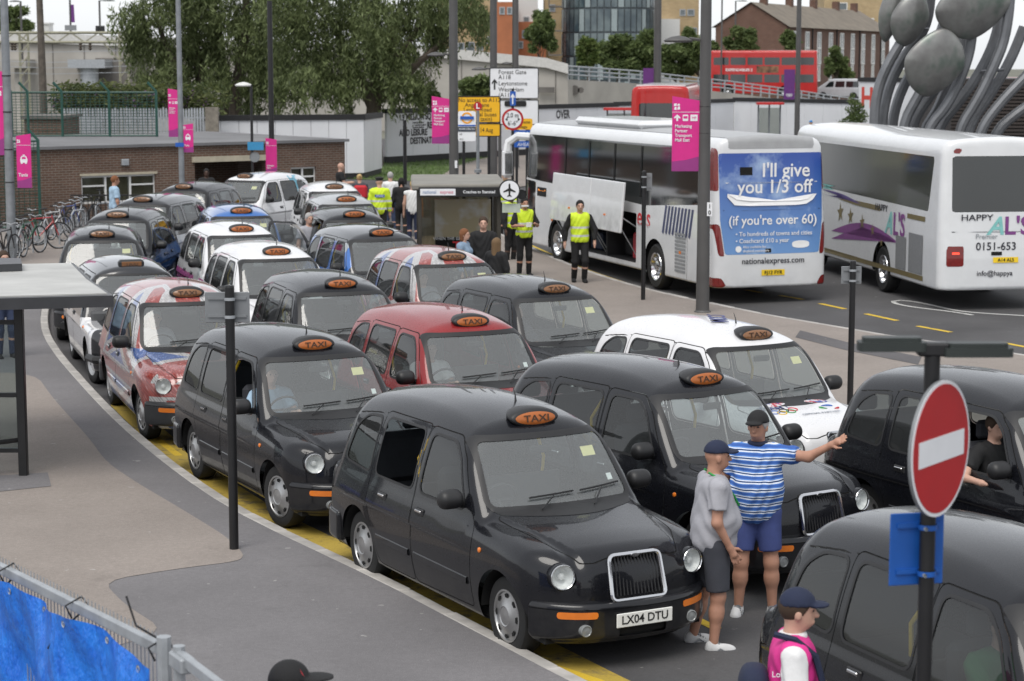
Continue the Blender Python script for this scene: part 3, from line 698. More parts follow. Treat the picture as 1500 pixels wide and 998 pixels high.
for i, (px, py, rx, ry, lab) in enumerate([(905, 82, 32, 26, 'green tree right of the pale tree behind the flyover railing'), (945, 76, 30, 30, 'full green tree just left of the purple banner post'), (990, 88, 30, 26, 'green tree above the red bus rear behind the railing'), (1022, 72, 24, 36, 'taller tree behind the wide grey lamp column'), (1090, 62, 24, 26, 'green tree against the brick gable end')]):
    bush('street_tree', lab, px, py, 200, rx*1.3, ry*1.15, 8000, M_GREEN, .24, 20+i, 'trees behind the flyover')
for i, (px, py, rx, ry, lab) in enumerate([(1160, 62, 18, 22, 'dark tree overlapping the gable corner of the brick flats'), (1185, 90, 14, 18, 'tree in front of the brick flats beside the lamp post'), (1225, 92, 20, 24, 'slim tree in front of the middle windows of the brick flats'), (1240, 110, 12, 14, 'low tree by the silver van on the flyover')]):
    bush('street_tree', lab, px, py, 215, rx, ry, 3200, M_GREEN, .22, 40+i, 'trees in front of the brick flats')
bush('street_tree', 'rounded tree at the far left behind the chimneys', 14, 30, 230, 34, 24, 2600, M_GREEN, .36, 50)
bush('street_tree', 'bushy tree with white blossom behind the yellow diversion sign', 700, 128, 112, 34, 20, 2600, M_GREEN, .2, 51)
bush('shrub', 'loose shrub at the foot of the willow right of the trunk', 622, 142, 100, 26, 14, 1400, M_GREEN, .16, 52, trunk=False)
scr = thing('scrub', 'mass of purple flowered scrub growing behind the palisade fence', 'scrub', (*at_depth(190, 150, 84)[:2], 0))
V, F = leaves([((px-190)/FPX*84, RNG.uniform(-1, 2), at_depth(px, py, 84)[2], .9, .9, .55) for px in range(92, 310, 10) for py in (140, 155)], 9000, .11, .0, 1, 61); o = obj('foliage', mesh('foliage', V, F, smooth=False), M_BUDD, scr)
V, F = leaves([((px-190)/FPX*84, -.5, at_depth(px, py, 84)[2], .5, .3, .3) for px in range(96, 300, 14) for py in (143, 152)], 900, .05, .0, 2, 62); obj('blossom', mesh('blossom', V, F, smooth=False), mat('purple blossom', (.22, .13, .24), .8), scr); scr['kind'] = 'stuff'
# --- railway gantry, poles at the far left
gan = thing('railway_gantry', 'cream lattice railway gantry spanning the tracks', 'gantry', (0, 128, 0)); mb = MB(); Yg = 0
pa, pb = at_depth(-60, 48, 128), at_depth(192, 48, 128); zu, zl = pa[2], at_depth(0, 62, 128)[2]
for z in (zu, zl): mb = MB(); mb.tube([(pa[0], 0, z), (pb[0], 0, z)], .09, 5); mb.build('chord', M_CREAM, gan)
k = 0; x = pa[0]
while x < pb[0]-1.0:
    mb = MB(); mb.tube([(x, 0, zl if k % 2 else zu), (x+.85, 0, zu if k % 2 else zl)], .055, 4); mb.build('brace', M_CREAM, gan); x += .85; k += 1
for px in (182, 36):
    c0 = at_depth(px, 90, 128)
    for dx in (-.26, .26): mb = MB(); mb.tube([(c0[0]+dx, 0, 0), (c0[0]+dx, 0, zu)], .08, 5); mb.build('upright', M_CREAM, gan)
    for z in np.arange(.5, zu-.5, .7): mb = MB(); mb.tube([(c0[0]-.26, 0, z), (c0[0]+.26, 0, z+.6)], .05, 4); mb.build('brace', M_CREAM, gan)
mb = MB(); mb.tube([at_depth(152, 64, 128)[:1]+(0,)+at_depth(152, 64, 128)[2:], (at_depth(178, 92, 128)[0], 0, at_depth(178, 92, 128)[2])], .05, 5); mb.build('brace', M_CREAM, gan)
for px in (18, 22, 118, 132):
    q = at_depth(px, 68, 128); mb = MB(); mb.lathe([(.05, 0), (.13, -.08), (.05, -.16), (.13, -.24), (.05, -.32), (.13, -.40), (.03, -.5)], 8, 'z', (q[0], 0, zl)); mb.build('insulator', M_BARK, gan)
for y in (72, 87, 95, 104):
    q, r_ = at_depth(-60, y, 127), at_depth(190, y+2, 127); mb = MB(); mb.tube([(q[0], -1, q[2]), ((q[0]+r_[0])/2, -1, (q[2]+r_[2])/2-.15), (r_[0], -1, r_[2])], .022, 4); mb.build('wire', M_STEEL, gan)
q = at_depth(62, 100, 84); tp = thing('telegraph_pole', 'weathered brown timber pole left of the willow', 'pole', (q[0], 84, 0)); mb = MB(); mb.tube([(0, 0, 0), (0, 0, 4), (-.05, 0, 9)], [.17, .15, .12], 10); mb.build('shaft', mat('weathered timber', (.10, .085, .07), .9, var=.3, bump=.02), tp)
mb = MB(); mb.tube([(-.14, 0, 0), (-.12, 0, 9)], .02, 5); mb.build('cable',M_TRIM, tp)
# --- far houses and flats
M_TAN = brick_mat('tan brick', (.40, .29, .16), (.46, .34, .19), (.42, .34, .22), 3); M_ORANGE = mat('orange brick', (.36, .13, .06), .85, var=.15, scale=.5); M_RBRICK = brick_mat('red brown brick', (.13, .065, .045), (.16, .08, .055), (.16, .12, .1), 2)
M_WHITEW = mat('white render', (.62, .62, .61), .8, var=.05); M_ROOFT = mat('brown roof tile', (.17, .145, .115), .9, var=.2, scale=.8, bump=.05, bscale=5); M_WGL = mat('dark window glass', (.10, .12, .13), .12, var=.3, scale=.5, coat=.5)
def block(name, label, px0, px1, py_top, Y, depth, m, wins=(), wm=None, parent=None):
    """a building front between two pixel columns at a depth, windows given in pixels"""
    a, b = at_depth(px0, py_top, Y), at_depth(px1, py_top, Y); t = parent or thing(name, label, 'building', (a[0], Y, 0)); o0 = a[0]-t.location.x if parent else 0
    oy = Y-t.location.y
    mb = MB(); mb.box(o0, o0+b[0]-a[0], oy, oy+depth, 0, a[2]); mb.build('wall', m, t, smooth=False)
    for x0, y0, x1, y1 in wins:
        p, q = at_depth(x0, y0, Y), at_depth(x1, y1, Y); wx0, wx1, wz0, wz1 = p[0]-t.location.x, q[0]-t.location.x, q[2], p[2]
        f = MB(); bb = .12
        f.box(wx0-bb, wx1+bb, oy-.08, oy+.02, wz0-bb, wz0); f.box(wx0-bb, wx1+bb, oy-.08, oy+.02, wz1, wz1+bb); f.box(wx0-bb, wx0, oy-.08, oy+.02, wz0, wz1); f.box(wx1, wx1+bb, oy-.08, oy+.02, wz0, wz1)
        w = f.build('window', wm or M_UPVC, t, smooth=False); g = MB(); g.box(wx0, wx1, oy-.03, oy-.01, wz0, wz1); g.build('pane', M_WGL, w)
    return t
block('apartment_block', 'tan brick flats with small windows left of the tall signs', 640, 728, -40, 250, 14, M_TAN, [(672, 64, 679, 73), (684, 63, 694, 74), (699, 64, 707, 73), (713, 55, 717, 63), (675, 20, 682, 30), (690, 20, 698, 30)], M_STEEL)
block('apartment_block', 'orange brick flats standing above the tan wall', 727, 757, 3, 246, 12, M_ORANGE, [(733, 12, 738, 20), (744, 12, 749, 20)], M_STEEL)
block('apartment_block', 'flats with white upper storey and orange lower wall', 755, 788, -20, 255, 12, M_WHITEW, [(768, 26, 774, 32)], M_STEEL)
block('apartment_block', 'orange wing of flats behind the dark leafy tree', 757, 800, 32, 253, 10, M_ORANGE, [(766, 46, 771, 55), (760, 62, 765, 70)], M_STEEL)
block('apartment_block', 'tan strip of flats right of the dark tree', 798, 828, -10, 256, 12, M_TAN, [(806, 8, 812, 16), (806, 30, 812, 38)], M_STEEL)
gt = thing('glass_tower', 'round blue grey glass tower beside the tan flats', 'tower', (at_depth(895, 40, 245)[0], 245+6, 0)); rt = (962-822)/2/FPX*245; zt = 17
g = G('tower glazing'); x, y, z = g.xyz(); cell = g.noise(.5, 2); g.set(Base_Color=g.mix(g.ramp(cell, .4, .6), (.045, .070, .085), (.11, .145, .155)), Roughness=.15, Specular_IOR_Level=.8)
NS = 44
for k in range(NS):
    a0, a1 = 2*math.pi*k/NS+.012, 2*math.pi*(k+1)/NS-.012
    if math.sin((a0+a1)/2) > .25: continue
    for j in range(6):
        z0, z1 = 2.8*j+.12, 2.8*j+2.7; mb = MB(); V = [(rt*math.cos(a), rt*math.sin(a), z) for z in (z0, z1) for a in (a0, a1)]; mb.add(V, [(0, 1, 3, 2)])
        mb.build('glass_panel', g.m if (k*7+j*3) % 5 else mat('pale tower panel', (.26, .31, .32), .3), gt, smooth=False)
mb = MB(); mb.lathe([(rt-.12, 0), (rt-.12, zt)], 60, 'z'); mb.build('core', mat('tower frame', (.06, .075, .085), .5), gt)
for j in range(6):
    mb = MB(); a = at_depth(819, 5, 245)[0]-gt.location.x; mb.box(a-1.2, a+.4, -6.5, -4, 2.8*j+.1, 2.8*j+.25); mb.box(a-1.2, a-1.12, -6.5, -4, 2.8*j+.25, 2.8*j+1.2); mb.build('balcony', M_CONCD, gt)
block('apartment_block', 'tan flats with white corner right of the glass tower', 955, 1024, -2, 262, 14, M_TAN, [(997, 15, 1003, 22), (1008, 15, 1016, 22), (1004, 41, 1010, 52), (1015, 42, 1020, 53)], M_STEEL)
block('apartment_block', 'white rendered corner of the flats beside the tower', 957, 996, 28, 258, 4, M_WHITEW)
block('apartment_block', 'tan flats rising behind the brick flats roof', 1208, 1300, -25, 330, 14, M_TAN, [(1270, 28, 1279, 38), (1225, 5, 1240, 14)])
# brick flats with gable end and chimneys
FG = at_depth(1066, 100, 262); FC = at_depth(1152, 100, 250); FE = at_depth(1302, 100, 292)
fl = thing('brick_flats', 'long three storey brown brick flats with chimneys and white windows', 'building', (FC[0], FC[1], 0)); ang = math.atan2(FE[1]-FC[1], FE[0]-FC[0]); fl.rotation_euler = (0, 0, ang); LF = math.hypot(FE[0]-FC[0], FE[1]-FC[1]); ze = at_depth(1152, 38, 250)[2]; zr = at_depth(1108, 10, 256)[2]+.3; WD = 9.0
mb = MB(); mb.box(0, LF, 0, WD, 0, ze); mb.prism([(0, ze), (WD, ze), (WD/2, zr)], 0, .3, 'yz'); mb.build('wall', M_RBRICK, fl, smooth=False)
mb = MB(); mb.add([(-.3, -.45, ze-.15), (LF+.3, -.45, ze-.15), (LF+.3, WD/2, zr+.15), (-.3, WD/2, zr+.15), (-.3, WD+.45, ze-.15), (LF+.3, WD+.45, ze-.15)], [(0, 1, 2, 3), (3, 2, 5, 4)]); rf = mb.build('roof', M_ROOFT, fl, smooth=False)
for k, t in enumerate((.10, .32, .54, .76, .95)): mb = MB(); mb.box(LF*t-.5, LF*t+.5, WD/2-.4, WD/2+.4, zr-.3, zr+1.1); mb.build('chimney', M_RBRICK, rf, smooth=False)
zrow = [at_depth(1175, y, 252)[2] for y in (58, 82, 108)]
for j, zz in enumerate(zrow):
    for k in range(9):
        xc = LF*(k+.6)/9.3; w = .75 if j < 2 else .5
        f = MB()
        for xx in (xc-w, xc, xc+w): f.box(xx-.07, xx+.07, -.1, .02, zz-.95, zz+.95)
        f.box(xc-w-.07, xc+w+.07, -.1, .02, zz+.88, zz+1.02); f.box(xc-w-.07, xc+w+.07, -.12, .02, zz-1.02, zz-.88); wn_ = f.build('window', M_UPVC, fl, smooth=False)
        for s in (-1, 1): g2 = MB(); g2.box(xc+min(0, s*w), xc+max(0, s*w), -.05, -.02, zz-.9, zz+.9); g2.build('pane', M_WGL, wn_)
for k in range(4):
    mb = MB(); mb.tube([(LF*(k+.95)/4.4, -.1, 0), (LF*(k+.95)/4.4, -.1, ze)], .08, 6); mb.build('downpipe', M_BLK, fl)
# low white unit and dark louvred building at the right
h4, _ = hoarding('hoarding', 'pale boarded unit below the end of the flyover ramp', at_depth(1075, 150, 129)[:2], at_depth(1262, 150, 120)[:2], .2, 2.75, 7)
h5, _ = hoarding('hoarding', 'white wall with a red letter behind the planter', at_depth(1258, 130, 112)[:2], at_depth(1420, 130, 104)[:2], .2, 4.1, 5)
text('H', 1.5, mat('red paint', (.55, .05, .03), .5), h5, (.75, -.01, at_depth(1270, 145, 111)[2]), (R(90), 0, 0), bold=.03)
lb = thing('louvred_building', 'dark brown slatted building at the right behind the second coach', 'building', (*at_depth(1395, 150, 88)[:2], 0)); W5 = 14; zt5 = at_depth(1440, 116, 88)[2]
mb = MB(); mb.box(0, W5, .15, 8, 0, zt5); mb.build('wall', mat('dark brown metal', (.020, .015, .013), .6), lb)
for k in range(26): z = .2+k*(zt5-.3)/26; mb = MB(); mb.box(0, W5, 0, .12, z, z+.09); mb.build('slat', mat('dark brown slat', (.035, .026, .022), .6), lb)
# far left house chimneys and lamp posts on the viaduct
hs_ = thing('terraced_house', 'row of white rendered chimneys and roofs beyond the viaduct', 'house', (*at_depth(15, 45, 235)[:2], 0)); 
mb = MB(); mb.box(-8, 7, 0, 8, 0, at_depth(15, 50, 235)[2]); mb.build('wall', M_WHITEW, hs_)
for px, w in ((22, 14), (37, 14), (68, 8)):
    q = at_depth(px, 36, 235); ww = w/FPX*235/2; mb = MB(); mb.box(q[0]-hs_.location.x-ww, q[0]-hs_.location.x+ww, 0, 2, at_depth(px, 52, 235)[2]-.5, q[2]); mb.box(q[0]-hs_.location.x-ww-.1, q[0]-hs_.location.x+ww+.1, -.1, 2.1, q[2], q[2]+.2); mb.build('chimney', M_WHITEW, hs_)
# ------------------------------------------------------------------ taxis
def tx_lower(x, y, z):
    ay = np.abs(y); cx = np.clip(x, -.62, .85)
    w = .888-.15*np.clip((z-.66)/.6, -1.2, 1.2)**2-.30*np.clip((x-.02)/.85, 0, 1.3)**2.3-.085*np.clip((-x-2.6)/1.2, 0, 1.3)**2
    zb = 1.135-.16*(cx+.5)/1.25-.05*np.clip((cx-.25)/.5, 0, 1.2)**2; hw = .40+.27*(.78-cx)/1.28
    bon = zb-.035*(ay/hw)**2-.75*np.clip(ay-hw, 0, 1)
    zf = 1.055-.085*np.clip((cx+.5)/1.25, 0, 1)-.075*np.clip((cx+.1)/.8, 0, 1.2)**2
    fen = zf-.9*np.clip(ay-.60, 0, 1)**2-.30*np.clip(.60-ay, 0, 1)
    top = np.where(x > -.62, smax(bon, fen, .035), 1.055)
    front = x-(.765-.25*(ay/.8)**2.4-.10*np.clip((z-.55)/.45, 0, 1.5)**2)
    rear = -x-(3.81-.12*(ay/.8)**3-.03*np.clip((z-.75)/.3, 0, 1.5)**2)
    f = smax(ay-w, z-top, .10); f = smax(f, front, .15); f = smax(f, rear, .16)
    return smax(f, .215-z, .06)
def tx_cabin(x, y, z):
    ay = np.abs(y)
    w = .845-.24*(z-1.05)-.20*np.clip(z-1.2, 0, 1)**2-.04*np.clip((-x-2.4)/1.2, 0, 1.2)**2-.06*np.clip((x+1.2)/.8, 0, 1)**2
    roof = z-(1.862-np.where(x > -1.98, .095, .052)*np.abs((x+1.98)/1.0)**2.2-.12*(ay/.65)**2.2)
    scr = ((x+.40+.20*ay**2)*.56+(z-1.10)*.48)/.7376
    rear = ((-x-3.60+.13*ay**2)*.96+(z-1.10)*.30)
    f = smax(ay-w, roof, .16); f = smax(f, scr, .09); f = smax(f, rear, .22)
    return smax(f, .8-z, .02)
def tx_body(x, y, z): return smin(tx_lower(x, y, z), tx_cabin(x, y, z), .035)
# the older cab: upright screen, separate wings, narrow high bonnet, rounder roof
def fx_lower(x, y, z):
    ay = np.abs(y); cx = np.clip(x, -.62, .85)
    w = .86-.10*np.clip((z-.66)/.6, -1.2, 1.2)**2-.18*np.clip((x-.25)/.6, 0, 1.3)**2-.10*np.clip((-x-2.7)/1.2, 0, 1.3)**2
    hw = .27+.22*(.75-cx)/1.3
    bon = 1.10-.05*(cx+.5)/1.25-.06*(ay/hw)**2-1.6*np.clip(ay-hw, 0, 1)
    fen = .90-.02*cx-1.2*np.clip(np.abs(ay-.66)-.06, 0, 1)**2
    top = np.where(x > -.62, smax(bon, fen, .05), 1.06)
    front = x-(.72-.12*(ay/.8)**3-.03*np.clip((z-.5)/.4, 0, 1.5)**2)
    rear = -x-(3.72-.16*(ay/.8)**2-.35*np.clip((z-.75)/.3, 0, 1.2)**2)
    f = smax(ay-w, z-top, .12); f = smax(f, front, .14); f = smax(f, rear, .25)
    return smax(f, .24-z, .06)
def fx_cabin(x, y, z):
    ay = np.abs(y)
    w = .82-.22*(z-1.05)-.25*np.clip(z-1.2, 0, 1)**2-.08*np.clip((-x-2.4)/1.2, 0, 1.2)**2
    roof = z-(1.775-.075*np.abs((x+1.85)/1.0)**2.2-.15*(ay/.65)**2.2)
    scr = ((x+.52+.14*ay**2)*.56+(z-1.10)*.27)/.6217
    rear = ((-x-3.55+.2*ay**2)*.92+(z-1.10)*.40)
    f = smax(ay-w, roof, .22); f = smax(f, scr, .09); f = smax(f, rear, .34)
    return smax(f, .8-z, .02)
def fx_body(x, y, z): return smin(fx_lower(x, y, z), fx_cabin(x, y, z), .04)

def lens_lettering(parent, x, zc, h, stretch=1.0):
    text('TAXI', h, M_SIGNTXT, parent, (x, 0, zc), (R(78), 0, R(90)), bold=.012, stretch=stretch, depth=.001)

def build_cab(name, kind='tx', h=.0225):
    """one cab at the origin: x forward from the front axle, z up from the road"""
    F = tx_body if kind == 'tx' else fx_body
    root = thing(name, 'cab', 'taxi')
    sk = Skin(F, (-4.0, -1.0, .12), (1.0, 1.0, 1.95), h)
    side = lambda s: (lambda x, y, z: np.where(y*s > .30, -1, 1))
    parts_paint = []
    # wheel openings: cut away, then a dark well behind
    WB = -2.886 if kind == 'tx' else -2.81
    for wx in (0, WB):
        sk.cut(lambda x, y, z: np.maximum(np.hypot(x-wx, z-.335)-.395, .45-np.abs(y)))
    # windows, cut from the one surface: seal strip round each pane, pane set back
    TOPZ = 1.60 if kind == 'tx' else 1.54
    def pane(nm, poly, r, proj, m, off=-.004, seal=.022):
        pl = rounded(poly, r)
        g0 = proj(pl)
        VT = sk.cut(g0)
        o = sk.part(nm, VT, m, root, off)
        VT = sk.cut(lambda x, y, z: g0(x, y, z)-seal)
        sk.part('window_seal', VT, M_TRIM, root, .003); return o
    fp = lambda pl: (lambda x, y, z: np.maximum(poly_sdf(y, z, pl), -1.35-x))
    rp = lambda pl: (lambda x, y, z: np.maximum(poly_sdf(y, z, pl), x+3.15))
    if kind == 'tx': pane('windscreen', [(-.672, 1.135), (.672, 1.135), (.60, 1.625), (-.60, 1.625)], .07, fp, M_SCREEN, seal=.048)
    else: pane('windscreen', [(-.62, 1.15), (.62, 1.15), (.57, 1.56), (-.57, 1.56)], .08, fp, M_SCREEN, seal=.03)
    pane('rear_window', [(-.52, 1.16), (.52, 1.16), (.46, 1.54), (-.46, 1.54)], .10, rp, M_GLASS)
    if kind == 'tx':
        WIN = [[(-.74, 1.10), (-1.58, 1.10), (-1.58, 1.60), (-1.16, 1.595), (-.98, 1.48)],
               [(-1.74, 1.10), (-2.52, 1.10), (-2.52, 1.60), (-1.74, 1.61)],
               [(-2.66, 1.10), (-3.24, 1.13), (-3.14, 1.45), (-2.97, 1.565), (-2.66, 1.59)]]
        DOOR = [[(-.50, .30), (-1.655, .27), (-1.66, 1.665), (-1.12, 1.655), (-.90, 1.50), (-.62, 1.10), (-.50, .95)],
                [(-1.67, .27), (-2.44, .27), (-2.50, .55), (-2.62, .78), (-2.60, 1.66), (-1.675, 1.67)]]
    else:
        WIN = [[(-.80, 1.10), (-1.55, 1.10), (-1.55, 1.53), (-.98, 1.52)],
               [(-1.70, 1.10), (-2.45, 1.10), (-2.45, 1.53), (-1.70, 1.54)],
               [(-2.60, 1.12), (-3.12, 1.14), (-3.0, 1.42), (-2.60, 1.52)]]
        DOOR = [[(-.56, .30), (-1.62, .27), (-1.62, 1.60), (-.90, 1.585), (-.66, 1.12), (-.56, .9)],
                [(-1.635, .27), (-2.38, .27), (-2.44, .55), (-2.54, .78), (-2.52, 1.59), (-1.635, 1.60)]]
    for s in (-1, 1):
        sp = lambda pl: (lambda x, y, z: np.maximum(poly_sdf(x, z, pl), .3-y*s))
        pn = [pane('side_window', w, .075, sp, M_GLASS) for w in WIN]
        for d, wo in zip(DOOR, pn):
            g0 = sp(rounded(d, .06))
            VT = sk.cut(lambda x, y, z: g0(x, y, z)+.004)
            dr = sk.part('door', VT, M_BLACK, root); parts_paint.append(dr); wo.parent = dr
            VT = sk.cut(lambda x, y, z: g0(x, y, z)-.005); sk.part('panel_gap', VT, M_GAP, root, -.005)
            hx = d[1][0]+.16; p = hit(F, (hx, s*1.2, .93), (0, -s, 0), 0, .8)
            mb = MB(); mb.box(hx-.085, hx+.085, p[1]-.012, p[1]+.012, .895, .965, .01); mb.build('handle', M_TRIM, dr)
            mb = MB(); mb.box(hx-.07, hx+.05, p[1]+s*.012-.008, p[1]+s*.012+.008, .925, .95, .006); mb.build('handle_grip', M_CHROME if kind == 'tx' else M_TRIM, dr)
    # bonnet: a panel of its own, seam all round
    bp = rounded([(.66, -.44), (.66, .44), (.30, .60), (-.40, .68), (-.44, 0), (-.40, -.68), (.30, -.60)], .06) if kind == 'tx' else rounded([(.62, -.27), (.62, .27), (-.46, .48), (-.46, -.48)], .04)
    gb = lambda x, y, z: np.maximum(poly_sdf(x, y, bp), (.87 if kind == 'tx' else .74)-z)
    VT = sk.cut(lambda x, y, z: gb(x, y, z)+.004); bn = sk.part('bonnet', VT, M_BLACK, root); parts_paint.append(bn)
    VT = sk.cut(lambda x, y, z: gb(x, y, z)-.005); sk.part('panel_gap', VT, M_GAP, root, -.005)
    if kind == 'tx':   # roof gutter seam
        def gut(x, y, z): return np.maximum(np.abs(z-(1.655-.055*np.abs((x+1.95))**2.4))-.006, np.maximum(.4-np.abs(y), np.maximum(x+.88, -3.2-x)))
        VT = sk.cut(gut); sk.part('roof_gutter', VT, M_GAP, root, .002)['kind'] = 'stuff'
    for s in (-1, 1):      # openings for the headlights
        hy_, hz_, hr_ = (.615, .775, .104) if kind == 'tx' else (.60, .73, .106); sk.cut(lambda x, y, z: np.maximum(np.hypot(y-s*hy_, z-hz_)-hr_, .1-x))
    # body shell
    parts_paint.append(sk.part('body', sk.rest(), M_BLACK, root))
    # dark wheel wells, floor pan, cabin lining
    for wx in (0, WB):
        for s in (-1, 1):
            mb = MB(); an = [math.pi*k/14 for k in range(15)]; n0 = [(wx+.40*math.cos(a), .335+.40*math.sin(a)) for a in an]
            mb.add([(x, s*.83, z) for x, z in n0]+[(x, s*.44, z) for x, z in n0], [(k, k+1, k+16, k+15) for k in range(14)]); mb.add([(x, s*.44, z) for x, z in n0], [tuple(range(15))]); mb.build('wheel_well', M_GAP, root)
    mb = MB(); mb.box(-3.6, .55, -.74, .74, .22, .30); mb.build('floor_pan', M_GAP, root)
    mb = MB(); mb.box(-.72, -.42, -.70, .70, .70, 1.045, .03); mb.box(-1.80, -1.77, -.70, .70, .4, 1.12); mb.box(-3.45, -.4, -.70, .70, .42, .46)
    mb.build('dashboard', M_DASH, root)
    mb = MB(); mb.box(-1.62, -1.12, -.62, -.12, .62, .80, .05); mb.box(-1.70, -1.58, -.62, -.12, .78, 1.28, .05); mb.box(-1.67, -1.60, -.48, -.26, 1.30, 1.48, .03)
    mb.build('driver_seat', M_SEAT, root)
    mb = MB(); mb.box(-3.35, -2.85, -.62, .62, .62, .82, .05); mb.box(-3.50, -3.33, -.62, .62, .80, 1.30, .06)
    for y in (-.40, 0, .40): mb.box(-3.48, -3.40, y-.12, y+.12, 1.31, 1.47, .03)
    mb.build('rear_seat', M_SEAT, root)
    mb = MB(); c = Vector((-.98, -.37, 1.08)); q = Matrix.Rotation(R(28), 3, 'Y')
    mb.tube([c+q @ Vector((.0, .18*math.cos(t), .18*math.sin(t))) for t in np.linspace(0, 2*math.pi, 22)[:-1]], .014, 6, closed=True)
    mb.tube([c+q @ Vector((0, -.17, 0)), c+q @ Vector((0, .17, 0))], .014, 6); mb.tube([c, (-.62, -.37, .95)], .02, 6)
    mb.build('steering_wheel', M_DARK, root)
    mb = MB(); mb.tube([(-1.80, .52, 1.0), (-1.82, .56, 1.25), (-1.86, .50, 1.50)], .016, 6); mb.build('grab_rail', M_GRAB, root)
    mb = MB(); mb.tube([(-2.05, -.60, 1.08), (-2.03, -.62, 1.3), (-1.9, -.56, 1.52)], .016, 6)
    mb.build('grab_rail', M_GRAB, root)
    # wheels
    for wx in (0, WB):
        for s in (-1, 1):
            yo = .80 if kind == 'tx' else .77
            t = MB(); t.lathe([(.20, -.09), (.29, -.10), (.318, -.09), (.333, -.06), (.336, 0), (.333, .06), (.318, .09), (.29, .10), (.215, .085)], 36, 'y')
            w = t.build('wheel', M_RUBBER, root, (wx, s*(yo-.095), .335))
            cvr = MB(); prof = [(.218, .082), (.222, .098), (.205, .100), (.198, .086), (.14, .096), (.10, .112), (.085, .118), (.075, .112), (.0, .118)] if kind == 'tx' else [(.215, .085), (.21, .095), (.13, .06), (.09, .07), (.0, .085)]
            cvr.lathe([(r_, s*h_) for r_, h_ in prof], 32, 'y'); cvr.build('wheel_cover', M_SILVER, w)
            if kind == 'tx':
                sl = MB()
                for k in range(8):
                    a = 2*math.pi*k/8
                    pts = [(.178*math.cos(a+da)*rr, s*.0985, .178*math.sin(a+da)*rr) for da, rr in ((-.17, 1.02), (0, 1.09), (.17, 1.02), (.13, .88), (-.13, .88))]
                    ii = len(sl.V); sl.add(pts, [(0, 1, 2, 3, 4)]); sl.add([(p[0], p[1]-s*.008, p[2]) for p in pts], [(0, 1, 2, 3, 4)])
                sl.build('cover_slot', M_GAP, w)['kind'] = 'stuff'
    # bumpers
    if kind == 'tx':
        def bump_f(x, y, z):
            ay = np.abs(y); zz = np.abs(z-.42)-.155+.02*np.clip(x-.6, 0, 1)
            out = smax(ay-(.915-.27*np.clip((x-.02)/.9, 0, 1.4)**2.3), x-(.86-.27*(ay/.8)**2.6-.35*np.clip(np.abs(z-.44)-.06, 0, 1)**1.5), .24)
            groove = .012-np.hypot(np.abs(z-.485)*1, 0)      # a step line under the top edge
            return smax(smax(out, zz, .05), .43-x, .03)
        def bump_r(x, y, z):
            ay = np.abs(y); zz = np.abs(z-.44)-.15
            out = smax(ay-(.905-.09*np.clip((-x-2.8)/1.0, 0, 1.4)**2), -x-(3.90-.14*(ay/.8)**3), .18)
            return smax(smax(out, zz, .05), x+3.32, .03)
        bf = Skin(bump_f, (.36, -1.0, .2), (1.0, 1.0, .65), .024)
        gl = lambda x, y, z: np.abs(z-.522)-.005
        VT = bf.cut(gl); bf.part('bumper_groove', VT, M_GAP, root, -.006)
        VT = bf.cut(lambda x, y, z: np.maximum(np.abs(y)-.22, np.maximum(np.abs(z-.325)-.035, .5-x))); bf.part('air_intake', VT, M_GAP, root, -.02)
        amb = {}
        for s in (-1, 1):
            VT = bf.cut(lambda x, y, z: np.maximum(poly_sdf(y*s, z, rounded([(.40, .452), (.69, .452), (.69, .508), (.40, .508)], .02)), .58-x))
            bf.part('indicator', VT, M_AMBER, root, .004)
        parts_paint.append(bf.part('front_bumper', bf.rest(), M_BLACK, root))
        br = Skin(bump_r, (-4.0, -1.0, .25), (-3.2, 1.0, .65), .03); parts_paint.append(br.part('rear_bumper', br.rest(), M_BLACK, root))
        for s in (-1, 1):
            p = hit(bump_f, (1.3, s*.50, .36), (-1, 0, 0), 0, 1.0)
            mb = MB(); mb.lathe([(.050, -.04), (.050, .020), (.043, .024), (.038, .016), (.0, .022)], 18, 'x', tuple(p)); mb.build('fog_light', mat('fog lamp glass', (.22, .23, .23), .15, coat=.6), root)
        p = hit(bump_f, (1.3, 0, .42), (-1, 0, 0), 0, 1.0); px = p[0]+.012
    else:
        mb = MB()
        mb.tube([(.45, -.86, .46), (.72, -.80, .46), (.80, -.6, .46), (.83, 0, .46), (.80, .6, .46), (.72, .80, .46), (.45, .86, .46)], .062, 8); mb.build('front_bumper', M_TRIM, root)
        mb = MB(); mb.tube([(-3.4, -.84, .48), (-3.75, -.72, .48), (-3.82, 0, .48), (-3.75, .72, .48), (-3.4, .84, .48)], .062, 8); mb.build('rear_bumper', M_TRIM, root)
        px = .90
    mb = MB(); mb.box(px-.008, px+.006, -.262, .262, .372, .486, .004); npl = mb.build('number_plate', M_PLATE, root)
    # grille
    zg0, zg1, wg0, wg1 = (.575, .925, .255, .235) if kind == 'tx' else (.52, 1.0, .27, .27)
    out = rounded([(-wg0, zg0), (wg0, zg0), (wg1, zg1), (-wg1, zg1)], .05, 4)
    gx = lambda y, z: hit(F, (1.4, y, z), (-1, 0, 0), 0, 1.5)[0]
    xa, xb = max(gx(0, zg0), gx(.2, zg0))+.012, max(gx(0, zg1-.02), gx(.2, zg1-.02))+.012
    gxx = lambda z: xa+(xb-xa)*(z-zg0)/(zg1-zg0)
    mb = MB(); mb.tube([(gxx(z)+.014, y, z) for y, z in out], .017, 6, closed=True); gr = mb.build('grille', M_CHROME, root)
    mb = MB(); n = len(out); mb.add([(gxx(z)-.012, y, z) for y, z in out], [tuple(range(n))]); mb.add([(gxx(z)-.10, y, z) for y, z in out]+[(gxx(z)+.012, y, z) for y, z in out], [(i, (i+1) % n, n+(i+1) % n, n+i) for i in range(n)])
    mb.build('grille_backing', M_GAP, gr)
